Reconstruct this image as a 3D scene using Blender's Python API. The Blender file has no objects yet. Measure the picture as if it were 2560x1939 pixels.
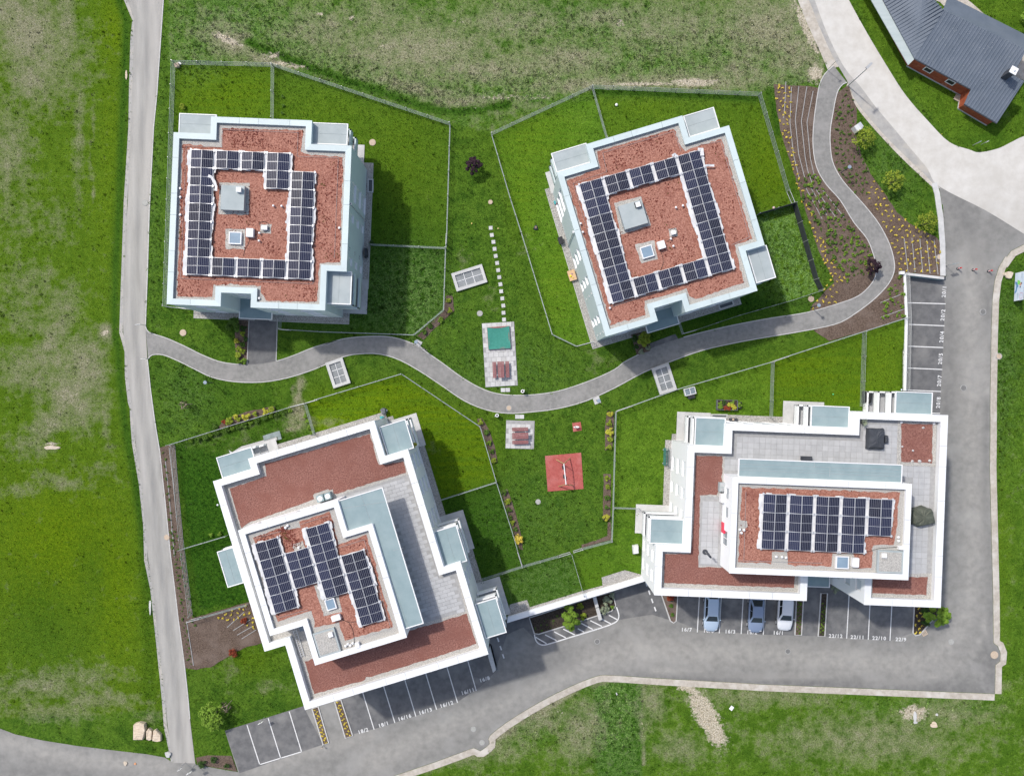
import bpy, bmesh, math, random
import numpy as np
from mathutils import Vector, Matrix, geometry

# ------------------------------------------------------------------ camera, sky, sun, exposure
S = bpy.context.scene
COL = S.collection
H, F, CX, CY = 96.0, 2093.0, 1280.0, 969.5      # drone height (m), focal length and centre in photo pixels
cd = bpy.data.cameras.new('camera'); cam = bpy.data.objects.new('camera', cd); COL.objects.link(cam)
cam.location = (0, 0, H); cam.rotation_euler = (0, 0, 0)
cd.sensor_fit = 'HORIZONTAL'; cd.sensor_width = 36.0; cd.lens = 36.0 * F / 2560.0
cd.clip_start = 1.0; cd.clip_end = 2000.0
S.camera = cam
SUN = Vector((-0.55, 0.48, 1.0)).normalized()
W = bpy.data.worlds.new('World'); S.world = W; W.use_nodes = True
wn = W.node_tree
sky = wn.nodes.new('ShaderNodeTexSky'); sky.sky_type = 'NISHITA'; sky.sun_disc = False
sky.sun_elevation = math.asin(SUN.z); sky.sun_rotation = math.atan2(SUN.x, SUN.y)
sky.air_density = 1.0; sky.dust_density = 3.0; sky.ozone_density = 1.0
bg = wn.nodes['Background']; bg.inputs['Strength'].default_value = 0.15
wn.links.new(sky.outputs[0], bg.inputs[0])
sl = bpy.data.lights.new('sun', 'SUN'); so = bpy.data.objects.new('sun', sl); COL.objects.link(so)
sl.energy = 2.7; sl.angle = math.radians(2.2); sl.color = (1.0, 0.96, 0.90)
so.rotation_euler = (-SUN).to_track_quat('-Z', 'Y').to_euler()
so.location = (-40, 40, 70)
S.view_settings.view_transform = 'Standard'; S.view_settings.look = 'None'
S.view_settings.exposure = 0.15; S.view_settings.gamma = 1.0; S.view_settings.use_curve_mapping = False

random.seed(7); RNG = np.random.default_rng(7)

# ------------------------------------------------------------------ photo geometry -> metres
VIEWS = {'A': (400, 230, 2.791), 'B': (1320, 230, 2.5765), 'C': (400, 960, 1.9944), 'D': (1560, 940, 2.3929),
         'NE': (1900, 0, 2.3924), 'M': (1000, 500, 2.7917), 'M2': (1150, 960, 2.792), 'SW': (0, 1300, 2.6214),
         'F': (0, 0, 0.86367), 'A8': (800, 300, 2.7925), 'C6': (680, 1480, 3.65), 'B5': (1560, 700, 4.0963),
         'G': (1200, 1440, 4.424), 'E': (2200, 640, 3.6417), 'N0': (0, 0, 3.16), 'N5': (0, 530, 3.16),
         'N7': (700, 0, 3.16), 'N14': (1400, 0, 3.16), 'W3': (300, 960, 3.806), 'S12': (1200, 1640, 3.16),
         'S19': (1900, 1500, 3.3515), 'W30': (300, 780, 3.6867), 'D1': (1590, 1020, 6.98), 'D2': (1570, 1250, 6.443),
         'D3': (1880, 940, 4.424), 'D4': (1880, 1180, 4.408), 'C1': (1000, 1100, 6.443), 'C2': (1120, 1340, 5.236),
         'C3': (520, 1040, 5.583), 'C4': (780, 940, 6.444), 'C5': (560, 1240, 3.807), 'A1': (840, 290, 8.815),
         'A2': (780, 660, 9.85), 'A3': (860, 450, 5.58), 'A4': (480, 720, 6.9125), 'A5': (480, 340, 5.582),
         'B1': (1350, 340, 5.581), 'B2': (1350, 600, 5.983), 'P': (460, 1740, 5.027), 'H': (2160, 140, 5.53),
         'Q': (1960, 180, 5.982), 'R': (2180, 560, 4.19), 'S': (0, 0, 1.0), 'CY': (1350, 1020, 4.331),
         'HH': (2100, 0, 2.7326)}
def px(v, *pts):
    o = VIEWS[v]
    return [(o[0] + p[0] / o[2], o[1] + p[1] / o[2]) for p in pts]

def inpoly(pts, x, y):
    """vectorised point in polygon"""
    x = np.asarray(x, float); y = np.asarray(y, float); r = np.zeros(x.shape, bool)
    n = len(pts)
    for i in range(n):
        x0, y0 = pts[i]; x1, y1 = pts[(i + 1) % n]
        if y0 == y1: continue
        c = ((y0 > y) != (y1 > y)) & (x < (x1 - x0) * (y - y0) / (y1 - y0) + x0)
        r ^= c
    return r

DECK_PX = [(700, 1040), (700, 600), (2300, 440), (2347, 476), (2353, 516), (2358, 606), (2358, 686), (2263, 684),
           (2268, 794), (2262, 978), (2258, 1040), (2150, 1060), (2000, 1300), (1700, 1440), (1612, 1446),
           (1268, 1549), (1150, 1500), (900, 1300)]
DECK = [((a - CX) * H / F, (CY - b) * H / F) for a, b in DECK_PX]
def zt(X, Y):
    """sloping terrain: level in the north, 3 m lower along the southern street"""
    X = np.asarray(X, float); Y = np.asarray(Y, float)
    a = np.clip((X * 21.8 + CX - 500) / 1750.0, 0, 1); q = CY - Y * 21.8
    st = 1050 - 570 * a; en = 1780 - 600 * a
    t = np.clip((q - st) / (en - st), 0, 1)
    t = t * t * (3 - 2 * t) * 0.5 + t * 0.5
    return -3.0 * t
def zg(X, Y):
    X = np.asarray(X, float); Y = np.asarray(Y, float)
    return np.where(inpoly(DECK, X, Y), 0.0, zt(X, Y))
def z0f(X, Y): return np.zeros(np.shape(X))
def at(p, z):
    return Vector(((p[0] - CX) * (H - z) / F, (CY - p[1]) * (H - z) / F, z))
def gd(p, hf=zg, dz=0.0):
    z = 0.0
    for _ in range(4):
        v = at(p, z); z = float(hf(v.x, v.y))
    v = at(p, z); v.z = z + dz
    return v
def gds(pts, hf=zg, dz=0.0): return [gd(p, hf, dz) for p in pts]

def curve(pts, n=6, closed=False):
    P = [np.array(p[:2], float) for p in pts]; out = []
    m = len(P)
    for i in range(m if closed else m - 1):
        a = P[(i - 1) % m] if (closed or i > 0) else P[i]
        b = P[i]; c = P[(i + 1) % m]
        d = P[(i + 2) % m] if (closed or i + 2 < m) else c
        for k in range(n):
            t = k / n
            out.append(tuple(0.5 * ((2 * b) + (-a + c) * t + (2 * a - 5 * b + 4 * c - d) * t * t + (-a + 3 * b - 3 * c + d) * t ** 3)))
    if not closed: out.append(tuple(P[-1]))
    return out

# ------------------------------------------------------------------ materials
MATS = {}
def _n(t, k, **kw):
    n = t.nodes.new(k)
    for a, b in kw.items(): setattr(n, a, b)
    return n
def lin(c):
    return tuple((x / 12.92 if x <= 0.04045 else ((x + 0.055) / 1.055) ** 2.4) for x in [v / 255.0 for v in c])
def mat(name, c1, c2=None, scale=4.0, rough=0.8, bump=0.0, bscale=30.0, metal=0.0, spec=0.3, detail=5.0,
        c3=None, s3=0.3, lo3=0.5, hi3=0.7, sharp=(0.35, 0.65), vary=0.0, stretch=None, coat=0.0, coord='pos', dust=None):
    if name in MATS: return MATS[name]
    m = bpy.data.materials.new(name); m.use_nodes = True; t = m.node_tree; L = t.links.new
    b = t.nodes['Principled BSDF']
    b.inputs['Roughness'].default_value = rough; b.inputs['Metallic'].default_value = metal
    b.inputs['Specular IOR Level'].default_value = spec
    b.inputs['Coat Weight'].default_value = coat
    if coord == 'pos': src = _n(t, 'ShaderNodeNewGeometry').outputs['Position']
    else: src = _n(t, 'ShaderNodeTexCoord').outputs['Object']
    if stretch:
        mp = _n(t, 'ShaderNodeMapping'); mp.inputs['Rotation'].default_value = (0, 0, stretch[0])
        mp.inputs['Scale'].default_value = (stretch[1], stretch[2], 1); L(src, mp.inputs[0]); s1 = mp.outputs[0]
    else: s1 = src
    c2 = c2 or tuple(min(1, x * 1.12) for x in c1)
    no = _n(t, 'ShaderNodeTexNoise'); no.inputs['Scale'].default_value = scale; no.inputs['Detail'].default_value = detail
    no.inputs['Roughness'].default_value = 0.62
    L(s1, no.inputs['Vector'])
    mr = _n(t, 'ShaderNodeMapRange'); mr.inputs[1].default_value = sharp[0]; mr.inputs[2].default_value = sharp[1]
    L(no.outputs['Fac'], mr.inputs[0])
    mx = _n(t, 'ShaderNodeMix', data_type='RGBA'); mx.inputs['A'].default_value = (*c1, 1); mx.inputs['B'].default_value = (*c2, 1)
    L(mr.outputs[0], mx.inputs['Factor']); out = mx.outputs['Result']
    if c3:
        n3 = _n(t, 'ShaderNodeTexNoise'); n3.inputs['Scale'].default_value = s3; n3.inputs['Detail'].default_value = 6
        L(s1, n3.inputs['Vector'])
        r3 = _n(t, 'ShaderNodeMapRange'); r3.inputs[1].default_value = lo3; r3.inputs[2].default_value = hi3; L(n3.outputs['Fac'], r3.inputs[0])
        m3 = _n(t, 'ShaderNodeMix', data_type='RGBA'); m3.inputs['B'].default_value = (*c3, 1)
        L(out, m3.inputs['A']); L(r3.outputs[0], m3.inputs['Factor']); out = m3.outputs['Result']
    if dust:
        for an_, dc in zip(('dust', 'stain'), dust):
            da = _n(t, 'ShaderNodeAttribute'); da.attribute_name = an_
            dn_ = _n(t, 'ShaderNodeTexNoise'); dn_.inputs['Scale'].default_value = 1.4; dn_.inputs['Detail'].default_value = 7; L(s1, dn_.inputs['Vector'])
            dr = _n(t, 'ShaderNodeMapRange'); dr.inputs[1].default_value = 0.15; dr.inputs[2].default_value = 0.8; L(dn_.outputs['Fac'], dr.inputs[0])
            dm_ = _n(t, 'ShaderNodeMath', operation='MULTIPLY'); L(da.outputs['Fac'], dm_.inputs[0]); L(dr.outputs[0], dm_.inputs[1])
            md = _n(t, 'ShaderNodeMix', data_type='RGBA'); md.inputs['B'].default_value = (*dc, 1); L(out, md.inputs['A']); L(dm_.outputs[0], md.inputs['Factor']); out = md.outputs['Result']
    if vary:
        oi = _n(t, 'ShaderNodeObjectInfo'); r = _n(t, 'ShaderNodeMapRange')
        r.inputs[3].default_value = 1 - vary; r.inputs[4].default_value = 1 + vary; L(oi.outputs['Random'], r.inputs[0])
        hs = _n(t, 'ShaderNodeHueSaturation'); L(r.outputs[0], hs.inputs['Value']); L(out, hs.inputs['Color']); out = hs.outputs[0]
    L(out, b.inputs['Base Color'])
    if bump:
        nb = _n(t, 'ShaderNodeTexNoise'); nb.inputs['Scale'].default_value = bscale; nb.inputs['Detail'].default_value = 3
        L(src, nb.inputs['Vector'])
        bp = _n(t, 'ShaderNodeBump'); bp.inputs['Strength'].default_value = bump; bp.inputs['Distance'].default_value = 0.05
        L(nb.outputs['Fac'], bp.inputs['Height']); L(bp.outputs[0], b.inputs['Normal'])
    MATS[name] = m
    return m

def grass_mat():
    m = bpy.data.materials.new('grass'); m.use_nodes = True; t = m.node_tree; L = t.links.new
    b = t.nodes['Principled BSDF']; b.inputs['Roughness'].default_value = 0.9; b.inputs['Specular IOR Level'].default_value = 0.04
    pos = _n(t, 'ShaderNodeNewGeometry').outputs['Position']
    def noise(sc, det=5, rg=0.6):
        n = _n(t, 'ShaderNodeTexNoise'); n.inputs['Scale'].default_value = sc; n.inputs['Detail'].default_value = det
        n.inputs['Roughness'].default_value = rg; L(pos, n.inputs['Vector']); return n.outputs['Fac']
    def ran(x, a, c, d=0.0, e=1.0):
        r = _n(t, 'ShaderNodeMapRange'); r.inputs[1].default_value = a; r.inputs[2].default_value = c
        r.inputs[3].default_value = d; r.inputs[4].default_value = e; L(x, r.inputs[0]); return r.outputs[0]
    def mix(f, a, c):
        x = _n(t, 'ShaderNodeMix', data_type='RGBA')
        if isinstance(f, float): x.inputs['Factor'].default_value = f
        else: L(f, x.inputs['Factor'])
        for k, v in (('A', a), ('B', c)):
            if isinstance(v, tuple): x.inputs[k].default_value = (*v, 1)
            else: L(v, x.inputs[k])
        return x.outputs['Result']
    def attr(n):
        a = _n(t, 'ShaderNodeAttribute'); a.attribute_name = n; return a.outputs['Fac']
    def mul(a, c):
        x = _n(t, 'ShaderNodeMath', operation='MULTIPLY'); L(a, x.inputs[0])
        if isinstance(c, float): x.inputs[1].default_value = c
        else: L(c, x.inputs[1])
        return x.outputs[0]
    def sub(a_, k, n_):
        x = _n(t, 'ShaderNodeMath', operation='MULTIPLY_ADD'); L(a_, x.inputs[0]); x.inputs[1].default_value = k
        y = _n(t, 'ShaderNodeMath', operation='MULTIPLY'); y.inputs[1].default_value = -1.0; L(n_, y.inputs[0]); L(y.outputs[0], x.inputs[2]); return x.outputs[0]
    c = mix(ran(noise(3.0, 6, 0.7), 0.36, 0.64), (0.034, 0.080, 0.008), (0.092, 0.180, 0.018))
    c = mix(mul(ran(noise(0.28, 4), 0.42, 0.66), 0.55), c, (0.092, 0.168, 0.017))
    c = mix(mul(ran(noise(0.8, 5, 0.65), 0.46, 0.66), 0.75), c, (0.026, 0.072, 0.007))
    c = mix(attr('lime'), c, mix(ran(noise(2.2, 6, 0.7), 0.3, 0.7), (0.060, 0.122, 0.003), (0.128, 0.196, 0.006)))
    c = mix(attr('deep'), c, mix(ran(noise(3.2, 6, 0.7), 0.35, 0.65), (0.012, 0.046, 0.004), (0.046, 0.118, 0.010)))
    c = mix(mul(attr('weed'), ran(noise(1.7, 6, 0.72), 0.40, 0.55)), c, mix(ran(noise(6.0, 5), 0.4, 0.6), (0.046, 0.112, 0.020), (0.150, 0.245, 0.062)))
    mp = _n(t, 'ShaderNodeMapping'); mp.inputs['Rotation'].default_value = (0, 0, 0.30); mp.inputs['Scale'].default_value = (0.10, 2.1, 1); L(pos, mp.inputs[0])
    ms = _n(t, 'ShaderNodeTexNoise'); ms.inputs['Scale'].default_value = 1.0; ms.inputs['Detail'].default_value = 2; L(mp.outputs[0], ms.inputs['Vector'])
    c = mix(mul(attr('mown'), ran(ms.outputs['Fac'], 0.42, 0.58, 0.0, 0.55)), c, (0.058, 0.128, 0.008))
    dm = ran(sub(attr('dry'), 1.15, ran(noise(0.8, 8, 0.68), 0.25, 0.75)), -0.22, 0.60)
    c = mix(dm, c, mix(ran(noise(5.0, 5), 0.35, 0.65), (0.145, 0.150, 0.075), (0.275, 0.270, 0.180)))
    bm_ = ran(sub(attr('bare'), 1.15, ran(noise(1.8, 9, 0.78), 0.28, 0.72)), -0.05, 0.22)
    c = mix(bm_, c, mix(ran(noise(7.0, 6, 0.75), 0.38, 0.60), (0.21, 0.18, 0.11), (0.55, 0.50, 0.41)))
    ad = _n(t, 'ShaderNodeMath', operation='ADD'); ad.inputs[1].default_value = 1.0; L(attr('tint'), ad.inputs[0])
    fv = ran(noise(9.0, 3, 0.65), 0.3, 0.7, 0.55, 1.45)
    hs = _n(t, 'ShaderNodeHueSaturation'); L(mul(ad.outputs[0], fv), hs.inputs['Value']); L(c, hs.inputs['Color']); c = hs.outputs[0]
    L(c, b.inputs['Base Color'])
    bp = _n(t, 'ShaderNodeBump'); bp.inputs['Strength'].default_value = 0.8; bp.inputs['Distance'].default_value = 0.10
    L(noise(7.0, 5, 0.7), bp.inputs['Height']); L(bp.outputs[0], b.inputs['Normal'])
    MATS['grass'] = m
    return m

def pv_mat():
    m = bpy.data.materials.new('solar_cells'); m.use_nodes = True; t = m.node_tree; L = t.links.new
    b = t.nodes['Principled BSDF']; b.inputs['Roughness'].default_value = 0.2; b.inputs['Specular IOR Level'].default_value = 0.14
    tc = _n(t, 'ShaderNodeTexCoord'); sp = _n(t, 'ShaderNodeSeparateXYZ'); L(tc.outputs['Object'], sp.inputs[0])
    def line(o, pitch, w, ph):
        a = _n(t, 'ShaderNodeMath', operation='ADD'); a.inputs[1].default_value = ph + 10 * pitch; L(o, a.inputs[0])
        d = _n(t, 'ShaderNodeMath', operation='MODULO'); d.inputs[1].default_value = pitch; L(a.outputs[0], d.inputs[0])
        c = _n(t, 'ShaderNodeMath', operation='LESS_THAN'); c.inputs[1].default_value = w; L(d.outputs[0], c.inputs[0]); return c.outputs[0]
    lx = line(sp.outputs['X'], 0.182, 0.022, 0.011); ly = line(sp.outputs['Y'], 0.091, 0.006, 0.003)
    oi = _n(t, 'ShaderNodeObjectInfo')
    m0 = _n(t, 'ShaderNodeMix', data_type='RGBA'); m0.inputs['A'].default_value = (0.010, 0.011, 0.024, 1); m0.inputs['B'].default_value = (0.018, 0.022, 0.055, 1)
    L(oi.outputs['Random'], m0.inputs['Factor'])
    m1 = _n(t, 'ShaderNodeMix', data_type='RGBA'); L(m0.outputs['Result'], m1.inputs['A']); m1.inputs['B'].default_value = (0.07, 0.08, 0.10, 1); L(ly, m1.inputs['Factor'])
    m2 = _n(t, 'ShaderNodeMix', data_type='RGBA'); L(m1.outputs['Result'], m2.inputs['A']); m2.inputs['B'].default_value = (0.26, 0.27, 0.31, 1); L(lx, m2.inputs['Factor'])
    L(m2.outputs['Result'], b.inputs['Base Color'])
    return m

# ------------------------------------------------------------------ mesh helpers
WL = {}
def link(o, parent=None):
    COL.objects.link(o)
    if parent is not None: o.parent = parent
    return o
def tag(o, label=None, cat=None, group=None, kind=None):
    if label: o['label'] = label
    if cat: o['category'] = cat
    if group: o['group'] = group
    if kind: o['kind'] = kind
    return o
def empty(name, loc, label=None, cat=None, group=None, rz=0.0):
    o = bpy.data.objects.new(name, None); COL.objects.link(o); o.location = loc; o.rotation_euler = (0, 0, rz)
    o.empty_display_size = 0.3; WL[o.name] = Vector(loc)
    return tag(o, label, cat, group)
class MB:
    """collects boxes, prisms, bars and quads; build() links them as ONE mesh object"""
    def __init__(s): s.v = []; s.f = []; s.m = []; s.mi = 0
    def add(s, vs, fs):
        k = len(s.v); s.v += [tuple(v) for v in vs]; s.f += [tuple(i + k for i in f) for f in fs]; s.m += [s.mi] * len(fs); return s
    def quad(s, a, b, c, d): return s.add([a, b, c, d], [(0, 1, 2, 3)])
    def prism(s, poly, z0, z1, cap=True, bottom=True):
        n = len(poly); vs = [(p[0], p[1], z0) for p in poly] + [(p[0], p[1], z1) for p in poly]
        ar = sum(poly[i][0] * poly[(i + 1) % n][1] - poly[(i + 1) % n][0] * poly[i][1] for i in range(n))
        fs = []
        for i in range(n):
            j = (i + 1) % n
            fs.append((i, j, n + j, n + i) if ar > 0 else (j, i, n + i, n + j))
        if cap: fs.append(tuple(range(n, 2 * n)) if ar > 0 else tuple(range(2 * n - 1, n - 1, -1)))
        if bottom: fs.append(tuple(range(n - 1, -1, -1)) if ar > 0 else tuple(range(n)))
        return s.add(vs, fs)
    def box(s, c, d, rz=0.0):
        ca, sa = math.cos(rz), math.sin(rz); x, y = d[0] / 2, d[1] / 2
        p = [(c[0] + a * ca - b * sa, c[1] + a * sa + b * ca) for a, b in ((-x, -y), (x, -y), (x, y), (-x, y))]
        return s.prism(p, c[2] - d[2] / 2, c[2] + d[2] / 2)
    def bar(s, a, b, r, n=6, r2=None):
        a = Vector(a); b = Vector(b); r2 = r if r2 is None else r2
        d = (b - a); L = d.length
        if L < 1e-6: return s
        q = d.to_track_quat('Z', 'Y'); vs = []
        for p, rr in ((a, r), (b, r2)):
            for i in range(n):
                t = 2 * math.pi * i / n
                vs.append(p + q @ Vector((rr * math.cos(t), rr * math.sin(t), 0)))
        fs = [(i, (i + 1) % n, n + (i + 1) % n, n + i) for i in range(n)] + [tuple(range(n - 1, -1, -1)), tuple(range(n, 2 * n))]
        return s.add(vs, fs)
    def cyl(s, c, r, h, n=20, r2=None): return s.bar(c, (c[0], c[1], c[2] + h), r, n, r2)
    def ball(s, c, r, n=12, m=8, sq=(1, 1, 1)):
        vs = []; fs = []
        for j in range(m + 1):
            a = math.pi * j / m
            for i in range(n):
                t = 2 * math.pi * i / n
                vs.append((c[0] + sq[0] * r * math.sin(a) * math.cos(t), c[1] + sq[1] * r * math.sin(a) * math.sin(t), c[2] + sq[2] * r * math.cos(a)))
        for j in range(m):
            for i in range(n):
                k = (i + 1) % n
                fs.append((j * n + i, (j + 1) * n + i, (j + 1) * n + k, j * n + k))
        return s.add(vs, fs)
    def build(s, name, mats, parent=None, local=False, smooth=False, loc=None):
        me = bpy.data.meshes.new(name)
        off = Vector((0, 0, 0))
        if parent is not None and not local: off = WL[parent.name]
        if parent is None and loc is not None: off = Vector(loc)
        me.from_pydata([(v[0] - off.x, v[1] - off.y, v[2] - off.z) for v in s.v], [], s.f)
        for mm in (mats if isinstance(mats, (list, tuple)) else [mats]): me.materials.append(mm)
        if len(me.materials) > 1: me.polygons.foreach_set('material_index', s.m)
        if smooth: me.polygons.foreach_set('use_smooth', [True] * len(me.polygons))
        me.update()
        o = bpy.data.objects.new(name, me); link(o, parent)
        if parent is None and loc is not None: o.location = loc
        if parent is not None and not local: WL[o.name] = WL[parent.name]
        else: WL[o.name] = Vector(loc) if loc is not None else Vector((0, 0, 0))
        return o
def fast_mesh(name, V, Fq, mats, parent=None, loc=None, attrs=None, midx=None):
    me = bpy.data.meshes.new(name); n = len(V); k = Fq.shape[1]; m = len(Fq)
    me.vertices.add(n); me.vertices.foreach_set('co', np.asarray(V, np.float32).ravel())
    me.loops.add(m * k); me.loops.foreach_set('vertex_index', np.asarray(Fq, np.int32).ravel())
    me.polygons.add(m); me.polygons.foreach_set('loop_start', np.arange(0, m * k, k, dtype=np.int32))
    for mm in (mats if isinstance(mats, (list, tuple)) else [mats]): me.materials.append(mm)
    if midx is not None: me.polygons.foreach_set('material_index', np.asarray(midx, np.int32))
    me.update(calc_edges=True); me.validate()
    for a, val in (attrs or {}).items():
        at_ = me.attributes.new(a, 'FLOAT', 'POINT'); at_.data.foreach_set('value', np.asarray(val, np.float32))
    if name is None: return me
    o = bpy.data.objects.new(name, me); link(o, parent)
    if loc is not None: o.location = loc
    return o

def densify(poly, step, closed=True, jit=0.0):
    out = []; n = len(poly)
    for i in range(n if closed else n - 1):
        a = np.array(poly[i][:2]); b = np.array(poly[(i + 1) % n][:2]); L = np.linalg.norm(b - a); k = max(1, int(L / step))
        nn = np.array((-(b - a)[1], (b - a)[0])) / (L + 1e-9)
        for j in range(k):
            o = nn * random.gauss(0, jit) if jit else 0
            out.append(tuple(a + (b - a) * j / k + o))
    if not closed: out.append(tuple(poly[-1][:2]))
    return out
def sheet(name, poly, m, dz=0.03, hf=zg, step=2.0, jit=0.0, jstep=None, kind='structure', parent=None, zc=None, attrs=False):
    """surface laid over the terrain (or flat at zc); poly in metres (x, y)"""
    b = densify(poly, jstep or step, jit=jit)
    xs = [p[0] for p in b]; ys = [p[1] for p in b]
    inner = []
    if zc is None:
        gx, gy = np.meshgrid(np.arange(min(xs), max(xs), step) + step / 2, np.arange(min(ys), max(ys), step) + step / 2)
        k = inpoly(b, gx.ravel(), gy.ravel())
        inner = list(zip(gx.ravel()[k], gy.ravel()[k]))
    vs = [Vector(p) for p in b] + [Vector(p) for p in inner]
    n = len(b)
    r = geometry.delaunay_2d_cdt(vs, [(i, (i + 1) % n) for i in range(n)], [], 1, 1e-5)
    V = np.array([(v.x, v.y) for v in r[0]]); fs = [f for f in r[2]]
    cx = np.array([np.mean([V[i] for i in f], axis=0) for f in fs])
    keep = inpoly(b, cx[:, 0], cx[:, 1])
    fs = [tuple(f) for f, q in zip(fs, keep) if q]
    z = (hf(V[:, 0], V[:, 1]) + dz) if zc is None else np.full(len(V), zc)
    mb = MB(); mb.v = [(a[0], a[1], c) for a, c in zip(V, z)]
    for f in fs:
        a, b2, c = [V[i] for i in f[:3]]
        mb.f.append(f if (b2[0] - a[0]) * (c[1] - a[1]) - (b2[1] - a[1]) * (c[0] - a[0]) > 0 else f[::-1])
    mb.m = [0] * len(mb.f)
    o = mb.build(name, m, parent)
    if parent is None and kind: o['kind'] = kind
    return o
def xy(pts): return [(p.x, p.y) for p in pts]
def ribbon(name, line, width, m, h=0.03, base=-0.05, hf=zg, parent=None, side=0.0, closed=False, step=1.2):
    """low strip (edging, kerb, verge) along a line in metres; real little wall of height h"""
    P = densify(line, step, closed); n = len(P); P = [np.array(p) for p in P]
    vs = []; fs = []
    for i in range(n):
        a = P[i - 1] if (i > 0 or closed) else P[i]; b = P[(i + 1) % n] if (i < n - 1 or closed) else P[i]
        d = b - a; d = d / (np.linalg.norm(d) + 1e-9); nn = np.array((-d[1], d[0]))
        for s_ in (-0.5, 0.5):
            q = P[i] + nn * (width * s_ + side); z = float(hf(P[i][0], P[i][1]))
            vs += [(q[0], q[1], z + base), (q[0], q[1], z + h)]
    for i in range(n if closed else n - 1):
        j = (i + 1) % n; a = 4 * i; b = 4 * j
        fs += [(a + 1, b + 1, b + 3, a + 3), (a, b, b + 1, a + 1), (a + 2, a + 3, b + 3, b + 2)]
    if not closed:
        e = 4 * (n - 1); fs += [(0, 1, 3, 2), (e, e + 2, e + 3, e + 1)]
    mb = MB(); mb.add(vs, [tuple(reversed(f)) for f in fs]); o = mb.build(name, m, parent)
    if parent is None: o['kind'] = 'structure'
    return o
def rectify(pts, ang=None):
    """make a nearly right-angled outline exactly right-angled"""
    P = np.array([p[:2] for p in pts]); n = len(P)
    if ang is None:
        a = []
        for i in range(n):
            d = P[(i + 1) % n] - P[i]; L = np.hypot(*d); t = math.atan2(d[1], d[0])
            a.append((L * math.cos(4 * t), L * math.sin(4 * t)))
        a = np.sum(a, axis=0); ang = math.atan2(a[1], a[0]) / 4
    c, s = math.cos(-ang), math.sin(-ang); R = np.array(((c, -s), (s, c))); Q = P @ R.T; N = Q.copy()
    for i in range(n):
        j = (i + 1) % n; d = Q[j] - Q[i]
        if abs(d[0]) > abs(d[1]): N[i, 1] = N[j, 1] = (Q[i, 1] + Q[j, 1]) / 2
        else: N[i, 0] = N[j, 0] = (Q[i, 0] + Q[j, 0]) / 2
    return [tuple(q) for q in N @ R], ang
def inset(P, d):
    """P visually clockwise; positive d goes inwards"""
    n = len(P); out = []
    for i in range(n):
        a, b, c = np.array(P[i - 1]), np.array(P[i]), np.array(P[(i + 1) % n])
        e1 = (b - a) / np.linalg.norm(b - a); e2 = (c - b) / np.linalg.norm(c - b)
        n1 = np.array((-e1[1], e1[0])); n2 = np.array((-e2[1], e2[0]))
        out.append(tuple(b - d * (n1 + n2) / (1 + np.dot(n1, n2))))
    return out

# ------------------------------------------------------------------ palette
GRASS = grass_mat()
M_road = mat('chalky_road', (0.52, 0.50, 0.46), (0.60, 0.585, 0.55), 0.8, 0.95, 0.25, 60, spec=0.1, c3=(0.44, 0.42, 0.38), s3=0.12, lo3=0.52, hi3=0.8)
M_path = mat('worn_asphalt', (0.29, 0.282, 0.262), (0.37, 0.36, 0.335), 1.6, 0.95, 0.3, 70, spec=0.15, c3=(0.42, 0.40, 0.37), s3=0.35, lo3=0.5, hi3=0.75, stretch=(0.04, 1, 0.12), dust=((0.47, 0.455, 0.43), (0.22, 0.22, 0.22)))
M_foot = mat('footpath_asphalt', (0.205, 0.203, 0.195), (0.275, 0.271, 0.258), 2.2, 0.95, 0.3, 80, spec=0.15, c3=(0.32, 0.31, 0.30), s3=0.45, lo3=0.48, hi3=0.8)
M_street = mat('dusty_asphalt', (0.203, 0.201, 0.190), (0.262, 0.257, 0.243), 1.3, 0.95, 0.3, 80, spec=0.15, c3=(0.32, 0.315, 0.30), s3=0.3, lo3=0.5, hi3=0.8, dust=((0.385, 0.37, 0.34), (0.128, 0.128, 0.127)))
M_dark = mat('fresh_asphalt', (0.125, 0.125, 0.128), (0.175, 0.175, 0.175), 1.3, 0.95, 0.3, 80, spec=0.15, c3=(0.26, 0.255, 0.245), s3=0.4, lo3=0.52, hi3=0.8)
M_margin = mat('grey_margin', (0.33, 0.325, 0.31), (0.41, 0.40, 0.38), 1.2, 0.95, 0.3, 50, spec=0.1, c3=(0.46, 0.43, 0.38), s3=0.5)
M_verge = mat('sandy_verge', (0.40, 0.36, 0.305), (0.52, 0.48, 0.42), 2.5, 0.95, 0.5, 30, spec=0.1, c3=(0.58, 0.55, 0.50), s3=0.8)
M_gravel = mat('grey_gravel', (0.23, 0.22, 0.205), (0.50, 0.485, 0.455), 13.0, 0.95, 0.8, 26, spec=0.1, detail=3, sharp=(0.40, 0.60))
M_gravel2 = mat('roof_gravel', (0.30, 0.29, 0.27), (0.56, 0.54, 0.50), 15.0, 0.95, 0.8, 28, spec=0.1, detail=3, sharp=(0.40, 0.60))
M_mulch = mat('bark_mulch', (0.072, 0.050, 0.038), (0.185, 0.138, 0.110), 9.0, 0.95, 1.0, 18, spec=0.1, c3=(0.20, 0.155, 0.13), s3=0.5, lo3=0.5, hi3=0.8)
M_soil = mat('dark_soil', (0.035, 0.028, 0.022), (0.085, 0.068, 0.055), 7.0, 0.95, 0.9, 20, spec=0.1)
M_edge = mat('concrete_edging', (0.46, 0.455, 0.44), (0.56, 0.555, 0.54), 3.0, 0.85, 0.1, 60)
M_conc = mat('pale_concrete', (0.47, 0.47, 0.46), (0.56, 0.56, 0.55), 1.5, 0.85, 0.1, 60, vary=0.06)
M_slab = mat('paving_slab', (0.47, 0.47, 0.465), (0.54, 0.54, 0.535), 2.0, 0.85, 0.1, 60, vary=0.10)
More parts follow.
